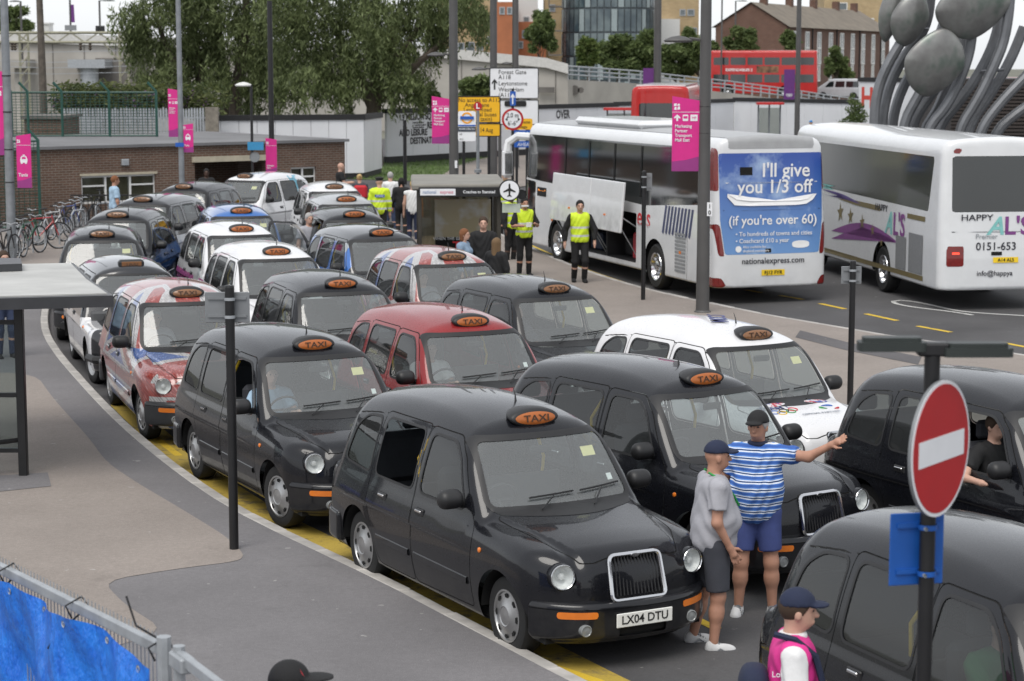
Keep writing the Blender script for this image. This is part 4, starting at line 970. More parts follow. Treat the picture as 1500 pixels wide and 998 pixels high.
    for k in range(15):
        y = -wg1+.02+(2*wg1-.04)*k/14; b = MB()
        b.tube([(gxx(zg0+.03)+.006, y*wg0/wg1, zg0+.03), (gxx(zg1-.02)+.006, y, zg1-.02)], .0065, 5); b.build('slat', M_TRIM, gr)
    mb = MB(); mb.lathe([(.0, .004), (.03, .003), (.032, -.004)], 16, 'x'); 
    mb.xform(Matrix.Diagonal((1, 1.25, .5, 1))); mb.build('badge', M_CHROME, gr, (gxx(zg1)+.032, 0, zg1-.012))
    # headlights
    for s in (-1, 1):
        yy, zz, rr = (.615, .775, .098) if kind == 'tx' else (.60, .73, .10)
        p = hit(F, (1.4, s*yy, zz), (-1, 0, 0), 0, 1.8); n3 = grad(F, p[None, :])[0]; n3 = Vector(n3).normalized(); n3 = (n3*.45+Vector((1, 0, 0))).normalized()
        rot = n3.to_track_quat('X', 'Z').to_matrix().to_4x4(); Mx = Matrix.Translation(Vector(p)+n3*.012) @ rot
        mb = MB(); mb.lathe([(rr+.016, -.09), (rr+.016, -.012), (rr+.013, .0), (rr+.004, .004), (rr, -.012)], 28, 'x'); mb.xform(Mx); hl = mb.build('headlight', M_BLACK if kind == 'tx' else M_CHROME, root); 
        if kind == 'tx': parts_paint.append(hl)
        mb = MB(); mb.lathe([(rr+.006, .006), (rr+.002, .012), (rr-.004, .006)], 28, 'x'); mb.xform(Mx); mb.build('rim', M_CHROME, hl)
        mb = MB(); mb.lathe([(rr, -.012), (.075, -.05), (.045, -.07), (.030, -.07), (.026, -.03), (0, -.026)], 28, 'x'); mb.xform(Mx); mb.build('reflector', M_LAMP, hl)
        mb = MB(); mb.lathe([(rr, .004), (rr*.7, .020), (rr*.35, .028), (0, .030)], 28, 'x'); mb.xform(Mx); mb.build('lens', glass('lamp glass', (.95, .97, .97), 1.5, .06, .95), hl)
    # mirrors, repeaters, rub strips
    for s in (-1, 1):
        mx = -.80; p = hit(F, (mx, s*1.3, 1.13), (0, -s, 0), 0, .9)
        def mir(x, y, z): return np.sqrt(((x-mx-.04)/.085)**2+((y*s-abs(p[1])-.13)/.115)**4+((z-1.19)/.085)**2)**.8-1
        ms = Skin(lambda x, y, z: mir(x, y, z)*.08, (mx-.12, min(s*.75, s*1.25), 1.02), (mx+.2, max(s*.75, s*1.25), 1.32), .02)
        ms.cut(lambda x, y, z: x-(mx-.005))
        mo = ms.part('mirror', ms.rest(), M_TRIM, root)
        mb = MB(); mb.tube([(mx, p[1]-s*.02, 1.12), (mx+.03, p[1]+s*.06, 1.15)], .032, 8); mb.build('mirror_arm', M_TRIM, mo)
        mb = MB(); ell = [(mx, s*(abs(p[1])+.13+.105*math.copysign(abs(math.cos(t))**.6, math.cos(t))), 1.19+.075*math.copysign(abs(math.sin(t))**.7, math.sin(t))) for t in np.linspace(0, 2*math.pi, 20)[:-1]]
        mb.add(ell, [tuple(range(19))]); mb.build('mirror_glass', M_CHROME, mo)
        p = hit(F, (-.34, s*1.3, .83), (0, -s, 0), 0, .9); mb = MB(); mb.lathe([(.024, -.01), (.022, .008), (.012, .014), (0, .015)], 14, 'y'); mb.xform(Matrix.Scale(s, 4, (0, 1, 0))); mb.build('side_repeater', M_AMBER, root, tuple(p))
        if kind == 'tx':
            for xa_, xb_ in ((-.56, -1.61), (-1.72, -2.42)):
                mb = MB(); pts = [hit(F, (x, s*1.3, .52), (0, -s, 0), 0, .9) for x in np.linspace(xa_, xb_, 8)]
                V = []; 
                for q in pts: V += [(q[0], q[1], q[2]-.035), (q[0], q[1]+s*.014, q[2]-.026), (q[0], q[1]+s*.014, q[2]+.026), (q[0], q[1], q[2]+.035)]
                mb.add(V, [(4*i+k, 4*i+k+1, 4*i+k+5, 4*i+k+4) for i in range(7) for k in range(3)]); parts_paint.append(mb.build('rub_strip', M_BLACK, root))
    # wipers on the screen
    zs = lambda y, z: hit(F, (.6, y, z), (-1, 0, 0), 0, 2.2)
    for y0, y1, zz in ((-.28, .10, 1.20), (.22, .60, 1.22)):
        mb = MB(); a = zs(y0, 1.11); b = zs((y0+y1)/2-.02, zz-.02); mb.tube([a+np.array([.03, 0, .01]), b+np.array([.035, 0, .02])], .007, 5)
        pts = [zs(y, zz-.015+.02*(y-y0)/(y1-y0))+np.array([.022, 0, .012]) for y in np.linspace(y0-.05, y1, 7)]; mb.tube(pts, .009, 5); mb.build('wiper', M_TRIM, root)
    # licence paper and papers behind the screen
    def sticker(y0, y1, z0, z1, m, nm='sticker'):
        mb = MB(); V = [tuple(zs(y, z)+np.array([-.012, 0, -.012])) for y, z in ((y0, z0), (y1, z0), (y1, z1), (y0, z1))]
        mb.add(V, [(0, 1, 2, 3)]); return mb.build(nm, m, root)
    sticker(.36, .50, 1.46, 1.535, M_STICK); sticker(.53, .585, 1.26, 1.31, M_PAPER)
    mb = MB(); mb.box(-.66, -.48, -.30, -.05, 1.047, 1.052); mb.box(-.64, -.50, .22, .44, 1.047, 1.051); mb.build('papers', M_PAPER, root)
    mb = MB(); p = zs(0, 1.56); mb.box(p[0]-.09, p[0]-.06, -.11, .11, 1.49, 1.56, .012); mb.build('rear_view_mirror', M_TRIM, root)
    # roof light
    if kind == 'tx':
        zr = hit(F, (-1.04, 0, 2.4), (0, 0, -1), 0, 1.2)[2]; sx, sz = -.965, zr+.012
        mb = MB(); V = []; Fc = []; n = 28
        rings = [(.004, .19, .050), (.0, .222, .066), (-.012, .236, .076), (-.04, .240, .080), (-.12, .225, .074), (-.22, .17, .050), (-.30, .08, .015)]
        for dx, ry, rz_ in rings:
            V += [(sx+dx-.25*rz_*math.sin(a), ry*math.cos(a), sz+rz_*math.sin(a)-dx*.12) for a in [2*math.pi*k/n for k in range(n)]]
        for i in range(len(rings)-1): Fc += [(i*n+k, i*n+(k+1) % n, (i+1)*n+(k+1) % n, (i+1)*n+k) for k in range(n)]
        mb.add(V, Fc); mb.sharp = 60; rl = mb.build('roof_light', M_TRIM, root)
        mb = MB(); V = []; Fc = []; rings = [(-.012, .205, .058), (.008, .195, .054), (.020, .15, .040), (.026, .08, .022), (.028, .002, .001)]
        for dx, ry, rz_ in rings: V += [(sx+dx-.25*rz_*math.sin(a), ry*math.cos(a), sz+rz_*math.sin(a)) for a in [2*math.pi*k/n for k in range(n)]]
        for i in range(len(rings)-1): Fc += [(i*n+k, i*n+(k+1) % n, (i+1)*n+(k+1) % n, (i+1)*n+k) for k in range(n)]
        mb.add(V, Fc); mb.build('lens', M_LIT, rl); lens_lettering(rl, sx+.031, sz, .085, 1.35)
        mb = MB(); pz = hit(F, (-1.55, .12, 2.4), (0, 0, -1), 0, 1.2)[2]; mb.tube([(-1.55, .12, pz-.01), (-1.56, .12, pz+.05), (-1.60, .12, pz+.12)], [.012, .006, .003], 6); mb.build('aerial', M_TRIM, root)
    else:
        zr = hit(F, (-.95, 0, 2.4), (0, 0, -1), 0, 1.2)[2]
        mb = MB(); mb.box(-1.08, -.90, -.20, .20, zr-.06, zr+.075, .035); rl = mb.build('roof_light', M_TRIM, root)
        mb = MB(); mb.box(-.904, -.894, -.155, .155, zr-.025, zr+.05, .01); mb.build('lens', M_UNLIT, rl); lens_lettering(rl, -.892, zr+.012, .075, 1.2)
    for p in parts_paint: p['paint'] = 1
    return root, npl
def respray(root, m, lens=None, split_m=None):
    """give one copy its own paint (and lamp lens) without touching the shared meshes"""
    for o in root.children:
        if o.get('paint'):
            o.material_slots[0].link = 'OBJECT'; o.material_slots[0].material = m
        if o.name.startswith('roof_light') and lens:
            for q in o.children:
                if q.name.startswith('lens'): q.material_slots[0].link = 'OBJECT'; q.material_slots[0].material = lens
# --- cab liveries
def flag_wrap(name):
    """newspaper-print union flag wrap: bonnet and roof carry a flag each, sides carry diagonals; rows of print broken up over it"""
    g = G(name); x, y, z = g.xyz(); red, white, blue = (.31, .060, .050), (.44, .43, .43), (.065, .12, .32)
    u = (x+1.9).abs()-.0; dy = y.abs()
    def flag(a, b):   # a, b in -1..1
        diag = ((a.abs()-b.abs()).abs()); c = g.mix(diag.lt(.30), blue, white); c = g.mix(diag.lt(.13), c, red)
        m = a.abs().min(b.abs()); c = g.mix(m.lt(.30), c, white); return g.mix(m.lt(.20), c, red)
    roof = flag((x+2.0)*.56, y*1.2); bon = flag((x-.42)*.85, (y-.42)*1.0); side = flag(((x+1.45)*.62).mod(2.0)-1.0, (z-.72)*2.4)
    c = g.mix(z.gt(1.12), side, roof); isb = x.gt(-.48)*(dy.lt(.66))*z.gt(.80); c = g.mix(isb, c, bon)
    # rows of print: short broken dark or pale dashes
    rowv = g.nt.nodes.new('ShaderNodeCombineXYZ'); setin(g.nt, rowv.inputs[0], (x*1.0+z*.7)*14); setin(g.nt, rowv.inputs[1], ((y*30+z*22).floor())*3.7); wv = g.noise(3.0, 1, .5, S(g.nt, rowv.outputs[0]))
    rows = ((y*30+z*22).mod(1.0)).lt(.55); pr = rows*wv.gt(.47); c = g.mix(pr*.42, c, (.02, .02, .025)); c = g.mix(rows*wv.lt(.40)*.25, c, (.6, .6, .6))
    return g.set(Base_Color=c, Roughness=.22, Coat_Weight=.8, Coat_Roughness=.06)
def two_tone(name, top, low, zc, var=0.0, xr=None, accent=None, ymin=None):
    """upper colour above a height, advert colour below, optional third colour in blotches"""
    g = G(name); x, y, z = g.xyz(); n = g.noise(1.6, 2); msk = z.lt(zc)
    if xr: msk = msk*x.gt(xr[0])*x.lt(xr[1])
    if ymin: msk = msk*y.abs().gt(ymin)
    lowc = low if accent is None else g.mix(g.ramp(n, .54, .56), low, accent)
    d = g.ramp(z, .6, .15)*g.ramp(g.noise(5, 5), .3, .7); c = g.mix(msk, top, lowc); c = g.mix(d*.3, c, (.10, .095, .085))
    return g.set(Base_Color=c, Roughness=.18, Coat_Weight=1.0, Coat_Roughness=.05)
M_TRIM2 = mat('dark grey bumper', (.03, .031, .034), .4); M_RED = paint('dark red paint', (.23, .020, .022)); M_WCAB = paint('white cab paint', (.68, .68, .69), var=.03); M_SILV = paint('silver grey cab paint', (.33, .34, .35))
M_FLAG = flag_wrap('flag wrap'); M_BLUE = two_tone('blue cab paint', (.025, .12, .38), (.025, .12, .38), 0); BK = (.006, .0065, .009)
M_BW = two_tone('black over white', BK, (.62, .62, .63), .95, xr=(-2.4, .50), ymin=.62); M_BW2 = two_tone('black over white advert', BK, (.60, .60, .62), .98, accent=(.42, .44, .52)); M_BBLUE = two_tone('black over blue advert', BK, (.03, .13, .42), 1.6, xr=(-3.2, -.6), accent=(.35, .38, .40)); M_WPINK = two_tone('white with pink pattern', (.68, .68, .69), (.55, .12, .36), .92, accent=(.66, .66, .67)); M_WCOL = two_tone('white with blue green pattern', (.68, .68, .69), (.60, .61, .62), 1.75, xr=(-4, -2.3), accent=(.05, .32, .45))
CABS = [  # name: (x, y, heading, paint, lit lamp, label)
 ('tx', .66, 17.10, -61.8, M_BLACK, 1, 'black cab nearest the kerb with number plate LX04 DTU'),
 ('tx', -1.75, 21.86, -63.9, M_BLACK, 1, 'black cab second from the front along the left kerb, driver in pale blue'),
 ('tx', -4.07, 26.98, -70.9, M_FLAG, 0, 'union flag wrapped cab third along the left kerb'),
 ('fx', -5.71, 31.72, -72, M_BW, 0, 'older rounded black cab with white lower side behind the flag cab'),
 ('tx', -7.28, 36.7, -80, M_BLACK, 0, 'plain black cab just behind the older rounded cab'),
 ('tx', -8.1, 41.5, -91, M_BLACK, 0, 'black cab between the plain black cab and the black and white one'),
 ('tx', -8.62, 46.4, -101, M_BW2, 0, 'black cab with white advert doors near the bicycles'),
 ('tx', -8.45, 51.3, -101, M_BLACK, 0, 'black cab at the back of the left row before the white one'),
 ('tx', -7.75, 56.2, -114, M_WCOL, 0, 'white cab with blue and green rear at the far end of the left row'),
 ('tx', 2.45, 19.43, -56.2, M_BLACK, 1, 'black cab behind the two men talking'),
 ('tx', -.09, 23.91, -66.0, M_RED, 1, 'plain dark red cab in the middle of the rank'),
 ('tx', -2.09, 28.19, -71.5, M_BLACK, 1, 'black cab with lit sign directly behind the red cab'),
 ('tx', -3.56, 33.2, -71.3, M_WCAB, 1, 'white cab with lit sign behind the black one in the middle row'),
 ('tx', -4.76, 37.9, -72, M_WPINK, 1, 'white cab with pink pattern in the middle row'),
 ('tx', -5.45, 42.7, -76, M_BLUE, 1, 'bright blue cab at the back of the middle row'),
 ('tx', 3.27, 22.72, -61.0, M_WCAB, 0, 'white team cab with rings and flag emblems on its bonnet'),
 ('tx', 1.03, 27.58, -64.2, M_BLACK, 0, 'black cab with unlit sign beside the red cab'),
 ('tx', -.61, 32.31, -69.7, M_FLAG, 0, 'red union flag wrapped cab in the right hand row'),
 ('tx', -2.02, 37.1, -68.5, M_BBLUE, 1, 'black cab with blue advert side in the right hand row'),
 ('tx', -2.98, 41.7, -75, M_BLACK, 1, 'black cab behind the blue advert one in the right hand row'),
 ('tx', -3.55, 46.4, -77, M_SILV, 1, 'silver grey cab near the far end of the right hand row'),
 ('tx', -4.25, 51.2, -78, M_WCAB, 0, 'white cab last in the right hand row by the pedestrians'),
 ('tx', 5.62, 18.35, -62.5, M_BLACK, 0, 'black cab at the right edge with the driver arm out of its window'),
 ('tx', 3.94, 11.36, -66.5, M_BLACK, 0, 'black cab filling the bottom right corner behind the road sign')]
protos = {}
cab_roots = []
for i, (kind, x, y, h, pm, lit, lab) in enumerate(CABS):
    if kind not in protos: protos[kind], _npl = build_cab('taxi', kind, .0225 if kind == 'tx' else .03); t = protos[kind]; t.location = (x, y, 0); t.rotation_euler = (0, 0, R(h)); fresh = True
    else: t = dup(protos[kind], (x, y, 0), R(h)); fresh = False
    cab_roots.append(t); tag(t, lab, 'taxi', 'taxis waiting in the rank'); respray(t, pm, M_LIT if lit else M_UNLIT)
    if pm in (M_FLAG, M_WCAB, M_WPINK, M_WCOL) and kind == 'tx':      # wrapped and white cabs keep dark bumpers
        for o in t.children:
            if 'bumper' in o.name and o.get('paint'): o.material_slots[0].link = 'OBJECT'; o.material_slots[0].material = M_TRIM2
def plate_text(t, s):
    for o in t.children:
        if o.name.startswith('number_plate'): text(s, .098, M_INK, o, (max(v[0] for v in o.bound_box)+.002, 0, .428), FRONT, bold=.012, stretch=1.0, depth=.001)
plate_text(cab_roots[0], 'LX04 DTU'); plate_text(cab_roots[15], 'LD')
def on_bonnet(t, x, y, m, body=None, size=.1, ring=0):
    z = hit(tx_body, (x, y, 2.4), (0, 0, -1), .6, 2.0)[2]
    if body: text(body, size, m, t, (x, y, z+.006), (0, R(-7), R(90)) if False else (R(7), 0, R(90)), bold=.01, depth=.001)
    if ring: mb = MB(); mb.tube([(x+ring*math.cos(a), y+ring*math.sin(a), hit(tx_body, (x+ring*math.cos(a), y+ring*math.sin(a), 2.4), (0, 0, -1), .6, 2.0)[2]+.003) for a in np.linspace(0, 6.28, 15)[:-1]], .006, 5, closed=True); mb.build('emblem_ring', m, t)
TW = cab_roots[15]; mf = [mat('ring '+n, c, .5) for n, c in (('blue', (.02, .12, .45)), ('black', (.01, .01, .01)), ('red', (.5, .02, .03)), ('yellow', (.7, .45, .02)), ('green', (.02, .25, .06)))]
for k, (dx, dy) in enumerate(((0, -.12), (0, 0), (0, .12), (.05, -.06), (.05, .06))): on_bonnet(TW, -.02+dx, -.30+dy, mf[k], ring=.052)
on_bonnet(TW, -.12, -.30, mat('navy print', (.03, .04, .16), .5), 'TEAM GB', .13); on_bonnet(TW, .20, .05, mat('grey print', (.3, .32, .36), .5), 'OFFICIAL PARTNER', .06)
def disc_on(t, x, y, rx, ry, m, nm='emblem'):
    n = 18; V = [(x, y)]+[(x+rx*math.cos(a), y+ry*math.sin(a)) for a in np.linspace(0, 6.28, n+1)[:-1]]; mb = MB(); mb.add([(a, b, hit(tx_body, (a, b, 2.4), (0, 0, -1), .6, 2.0)[2]+.004) for a, b in V], [(0, i+1, (i+1) % n+1) for i in range(n)]); mb.build(nm, m, t)
g = G('lion flag print'); x, y, z = g.xyz(); nn = g.noise(14, 2); cc = g.mix(g.ramp(nn, .45, .5), (.45, .03, .05), (.60, .60, .62)); cc = g.mix(g.ramp(g.noise(11, 2), .55, .6), cc, (.03, .06, .30)); g.set(Base_Color=cc, Roughness=.4)
disc_on(TW, -.24, -.30, .06, .17, g.m); disc_on(TW, -.24, .30, .06, .16, g.m)
for k, a0 in enumerate((.3, 2.4, 4.5)):
    mb = MB(); mb.tube([(.0+.06*math.cos(a0+a), .30+.13*math.sin(a0+a), hit(tx_body, (.0+.06*math.cos(a0+a), .30+.13*math.sin(a0+a), 2.4), (0, 0, -1), .6, 2.0)[2]+.004) for a in np.linspace(0, 1.3, 8)], [.004, .009, .012, .013, .012, .009, .006, .003], 5); mb.build('emblem_sweep', (mf[2], mf[0], mf[4])[k], TW)
text('ba.com/TEAM', .26, mat('navy print', (.03, .04, .16), .5), TW, (-2.2, .1, hit(tx_body, (-2.2, .1, 2.6), (0, 0, -1), .4, 2)[2]+.01), (0, 0, R(180)), bold=.008) if False else None
tz = hit(tx_body, (-1.9, .12, 2.6), (0, 0, -1), .4, 2)[2]; text('.COM', .30, mat('navy print', (.03, .04, .16), .5), TW, (-1.95, .12, tz+.006), (0, 0, R(-30)), bold=.006)
disc = MB(); disc.lathe([(.0, .004), (.15, .003), (.15, 0)], 24, 'y'); p = hit(tx_body, (-.33, 1.3, .86), (0, -1, 0), 0, .9); dd = disc.build('roundel', mat('red paint', (.55, .05, .03), .5), cab_roots[0], (p[0]-.02, p[1]+.004, .70)); text('Cab', .13, M_PLATEY, cab_roots[0], (p[0]-.02, p[1]+.012, .70), LEFT, bold=.01)

# small differences from cab to cab: papers on the screen, wheels left turned
rv = random.Random(5)
for i, t in enumerate(cab_roots):
    turn = 0 if i == 0 else rv.choice((0, 0, R(6), R(-7), R(10)))
    for o in list(t.children):
        if o.name.startswith('wheel.') or o.name == 'wheel':
            if abs(o.location.x) < .1: o.rotation_euler = (0, 0, turn)
        if i > 1 and o.name.startswith('sticker') and rv.random() < .45: bpy.data.objects.remove(o); continue
        if i > 1 and o.name.startswith('papers'):
            if rv.random() < .35: bpy.data.objects.remove(o)
            else: o.location.y = rv.uniform(-.15, .15)
# windows wound down: the second kerbside cab, the cab with the driver's arm out, and the front cab's rear door
for ci, di in ((1, 0), (22, 0), (0, 1)):
    d_ = [o for o in cab_roots[ci].children if o.name.startswith('door')][di]
    for o in list(d_.children):
        if o.name.startswith('side_window'): bpy.data.objects.remove(o)
# ------------------------------------------------------------------ coaches, buses, van
M_WHITE = paint('white coach paint', (.66, .67, .68), var=.03); M_DGLASS = mat('dark coach glass', (.012, .015, .016), .07, var=.3, scale=.4, coat=1.0); M_BUSRED = paint('bus red', (.42, .018, .016), var=.05)
M_TAIL = mat('red lamp lens', (.17, .010, .009), .2, coat=.6, var=.2, scale=20); M_TAILON = emit('lit tail lamp', (1.0, .06, .03), 1.0)
M_GREYR = mat('grey roof panel', (.33, .335, .34), .4, var=.06); M_WTXT = mat('white lettering', (.80, .80, .80), .5, var=.03); M_DTXT = mat('dark lettering', (.02, .02, .03), .5); M_RTXT = mat('red lettering', (.55, .02, .03), .5); M_NAVY = mat('navy stripe', (.045, .055, .13), .45)
M_GOLD = mat('gold vinyl', (.20, .16, .07), .45, .3); M_PURP = mat('purple vinyl', (.20, .055, .22), .45); M_TURQ = mat('turquoise vinyl', (.22, .52, .50), .45); M_INDIGO = mat('indigo vinyl', (.09, .06, .22), .45); M_MESHG = mat('grey vent mesh', (.20, .205, .21), .6, var=.15, scale=40)
def ad_sky():
    g = G('blue sky advert'); x, y, z = g.xyz(); n = g.noise(1.1, 5, .6)
    c = g.mix(g.ramp(z, 1.0, 3.0), (.12, .27, .55), (.012, .06, .32)); c = g.mix(g.ramp(n, .55, .78), c, (.42, .55, .72)); return g.set(Base_Color=c, Roughness=.3, Coat_Weight=.5)
def bus_wheel(root, x, s, r=.50, y=1.24):
    t = MB(); t.lathe([(.30, -.13), (.44, -.14), (r-.02, -.11), (r, -.05), (r, .05), (r-.02, .11), (.44, .14), (.31, .12)], 36, 'y'); w = t.build('wheel', M_RUBBER, root, (x, s*(y-.15), r))
    c = MB(); c.lathe([(a, s*b) for a, b in ((.31, .115), (.30, .135), (.27, .12), (.24, .03), (.13, .02), (.12, .10), (.08, .12), (0, .12))], 28, 'y'); c.build('rim', M_CHROME, w)
    n = MB()
    for k in range(10): a = 2*math.pi*k/10; n.lathe([(.016, 0), (.016, .03), (0, .035)], 6, 'y', (.19*math.cos(a), s*.03, .19*math.sin(a)))
    if s < 0: n.xform(Matrix.Translation((0, -.09, 0)))
    o = n.build('wheel_nut', M_STEEL, w); o['kind'] = 'stuff'
def bus_skin(L0, L1, W, z0, z1, h, rake=.25, kr=.22, rear_lean=.06, crown=.10):
    def f(x, y, z):
        ay = np.abs(y); side = ay-(W-.035*np.clip(z-1.4, 0, 3)-.05*np.clip((x-L1+1.5)/1.5, 0, 1.2)**2)
        fr = x-(L1-rake*np.clip((z-1.2)/2.2, 0, 1.2)**1.6-.22*(ay/W)**3); re = -x+L0+rear_lean*np.clip(z-1.0, 0, 3)+.10*(ay/W)**4
        q = smax(side, z-(z1-crown*(ay/W)**2), .24); q = smax(q, fr, .30); q = smax(q, re, kr); return smax(q, z0-z, .06)
    return f, Skin(f, (L0-.15, -W-.1, z0-.15), (L1+.15, W+.1, z1+.12), h)
def mark(f, root, name, pts, m, face, th=.006, parent=None):
    """flat vinyl or lamp cut to an outline and laid on a face of the vehicle (outline in face coordinates)"""
    V = []
    for a, z in pts:
        if face == 'L': p = hit(f, (a, 3, z), (0, -1, 0), 0, 3.2); n = (0, 1, 0)
        elif face == 'R': p = hit(f, (a, -3, z), (0, 1, 0), 0, 3.2); n = (0, -1, 0)
        else: p = hit(f, (-9, a, z), (1, 0, 0), 0, 9); n = (-1, 0, 0)
        if p is None: return None
        V.append(tuple(np.array(p)+np.array(n)*th))
    k = len(V); c = tuple(np.mean(np.array(V), 0)); mb = MB(); mb.add([c]+V, [(0, i+1, (i+1) % k+1) for i in range(k)]); return mb.build(name, m, parent or root, smooth=False)
def rect(x0, x1, z0, z1, n=5):
    t = np.linspace(0, 1, n); return [(x0+(x1-x0)*q, z0) for q in t]+[(x1, z0+(z1-z0)*q) for q in t[1:]]+[(x1+(x0-x1)*q, z1) for q in t[1:]]+[(x0, z1+(z0-z1)*q) for q in t[1:-1]]
def sideg(poly, r, s): pl = rounded(poly, r); return lambda x, y, z: np.maximum(poly_sdf(x, z, pl), .5-y*s)
def arch(x0, s, r=.60): return lambda x, y, z: np.maximum(np.hypot(x-x0, z-.5)-r, .6-y*s)
def wells(root, xs, y=1.18):
    for x0 in xs:
        for s in (-1, 1):
            mb = MB(); n0 = [(x0+.61*math.cos(a), .5+.61*math.sin(a)) for a in np.linspace(-.3, math.pi+.3, 16)]
            mb.add([(x, s*y, z) for x, z in n0]+[(x, s*.7, z) for x, z in n0], [(k, k+1, k+17, k+16) for k in range(15)]); mb.add([(x, s*.7, z) for x, z in n0], [tuple(range(16))]); mb.build('wheel_well', M_GAP, root)
# --- coach with open luggage bay
hd = R(108.8); rw = np.array([3.11, 44.79]); lft = np.array([-math.sin(hd), math.cos(hd)])
co = thing('coach', 'white express coach with blue advert on its rear and luggage flaps lifted open', 'coach', (*(rw-lft*1.22), 0), hd)
f, sk = bus_skin(-3.25, 9.0, 1.25, .34, 3.42, .06, kr=.13)
for x0 in (0, 6.2):
    for s in (-1, 1): sk.cut(arch(x0, s))
for s in (-1, 1):
    sk.part('window_band', sk.cut(sideg([(-2.35, 1.98), (.6, 1.78), (5.2, 1.92), (7.3, 1.95), (8.75, 2.0), (8.45, 3.08), (-2.35, 3.14)], .12, s)), M_DGLASS, co, -.012)
for x in (.9, 2.5, 4.1, 5.7):   # mullions between the panes
    m_ = mark(f, co, 'pillar', rect(x-.03, x+.03, 1.95, 3.06, 2), M_GAP, 'L', .004)
sk.part('driver_door_glass', sk.cut(sideg([(7.75, .75), (8.72, .85), (8.75, 1.94), (7.75, 1.92)], .08, 1)), M_DGLASS, co, -.03)
sk.cut(sideg([(1.05, .48), (5.05, .48), (5.05, 1.58), (1.05, 1.58)], .04, 1))
sk.part('windscreen', sk.cut(lambda x, y, z: np.maximum(poly_sdf(y, z, rounded([(-1.12, 1.15), (1.12, 1.15), (1.05, 3.0), (-1.05, 3.0)], .15)), 7-x)), M_DGLASS, co, -.01)
sk.part('roof_panel', sk.cut(lambda x, y, z: np.maximum(np.abs(y)-.95, 3.15-z)), M_GREYR, co, .006)
sk.part('rear_panel', sk.cut(lambda x, y, z: np.maximum(poly_sdf(y, z, rounded([(-1.05, 1.02), (1.05, 1.02), (1.14, 1.7), (1.15, 3.06), (-1.15, 3.06), (-1.14, 1.7)], .05)), x+2.6)), ad_sky(), co, .004)
for s in (-1, 1):
    sk.part('tail_light', sk.cut(lambda x, y, z: np.maximum(poly_sdf(y*s, z, rounded([(1.155, 2.30), (1.24, 2.30), (1.24, 3.25), (1.155, 3.12)], .04)), x+2.75)), M_TAIL, co, .004)
    sk.part('tail_light', sk.cut(lambda x, y, z: np.maximum(poly_sdf(y*s, z, rounded([(1.06, .98), (1.18, 1.0), (1.26, 1.66), (1.145, 1.62)], .05)), x+2.55)), M_TAIL, co, .004)
    sk.part('fog_lamp', sk.cut(lambda x, y, z: np.maximum(poly_sdf(y*s, z, rounded([(1.0, .36), (1.30, .36), (1.30, .55), (1.12, .55)], .05)), x+2.55)), M_TAIL, co, .004)
sk.part('panel_gap', sk.cut(lambda x, y, z: np.maximum(np.minimum(np.abs(z-1.70), np.minimum(np.abs(x-1.0), np.minimum(np.abs(x+1.0), np.abs(x+1.75))))-.008, np.maximum(np.where(y > 0, -1, 1.), np.maximum(np.maximum(z-1.71, .35-z), np.maximum(x-5.5, -2.4-x))))), M_GAP, co, -.006)
sk.part('body', sk.rest(), M_WHITE, co); wells(co, (0, 6.2))
for x0 in (0, 6.2):
    for s in (-1, 1): bus_wheel(co, x0, s)
mb = MB(); mb.box(1.05, 5.05, -1.1, -1.05, .5, 1.6); mb.box(1.05, 5.05, -1.1, 1.2, .44, .48); mb.box(1.05, 5.05, -1.1, 1.15, 1.58, 1.6); mb.box(1.03, 1.06, -1.1, 1.15, .48, 1.6); mb.box(5.04, 5.07, -1.1, 1.15, .48, 1.6); mb.box(3.0, 3.06, .2, 1.17, .48, 1.58); mb.build('luggage_bay', M_DARK, co)
for x0, x1 in ((1.10, 3.05), (3.09, 5.65)):
    mb = MB(); mb.box(x0, x1, -.03, .03, 0, 1.12, .015); fl_ = mb.build('luggage_flap', M_WHITE, co, (0, 1.60, 1.14), (R(5), 0, 0))
    mb = MB(); mb.box((x0+x1)/2-.05, (x0+x1)/2+.05, .03, .045, .33, .37); mb.build('marker_light', M_AMBER, fl_)
    for x in (x0+.08, x1-.08): mb = MB(); mb.tube([(x, -.6, .05), (x, -.02, .35)], .015, 5); mb.tube([(x+.1, -.55, -.55), (x+.02, -.04, .1)], .012, 5); mb.build('flap_strut', M_STEEL, fl_)
for k in range(11): m_ = mark(f, co, 'louvre', rect(-1.68, -1.12, .50+k*.078, .55+k*.078, 2), M_MESHG if k % 1 else mat('grey louvre', (.25, .26, .27), .5), 'L', .01)
mark(f, co, 'display_board', rect(6.95, 7.62, 1.58, 1.80, 3), M_GAP, 'L', .008)
t_ = text('▮' if False else 'Stansted', .15, emit('amber display', (1.0, .32, .03), .9), co, (7.28, 1.245, 1.69), LEFT, bold=.02, stretch=1.0)
p = hit(f, (0.2, 3, 1.8), (0, -1, 0), 0, 3); text('express', .78, M_RTXT, co, (1.85, p[1]+.012, 1.70), LEFT, bold=.012, stretch=1.0, align='RIGHT') if False else text('ess', .62, M_RTXT, co, (.63, p[1]+.012, 1.50), LEFT, bold=.012)
for k in range(9):
    x = -.55-k*.175; mark(f, co, 'stripe', [(x, 1.86), (x-.10, 1.86), (x+.02, 1.32), (x+.07, 1.24), (x+.14, 1.28), (x+.12, 1.34)], M_NAVY, 'L', .008)
for x, z in ((6.5, 1.05), (-1.4, .92), (5.4, 1.3)): mark(f, co, 'marker_light', rect(x-.06, x+.06, z-.03, z+.03, 2), M_AMBER, 'L', .012)
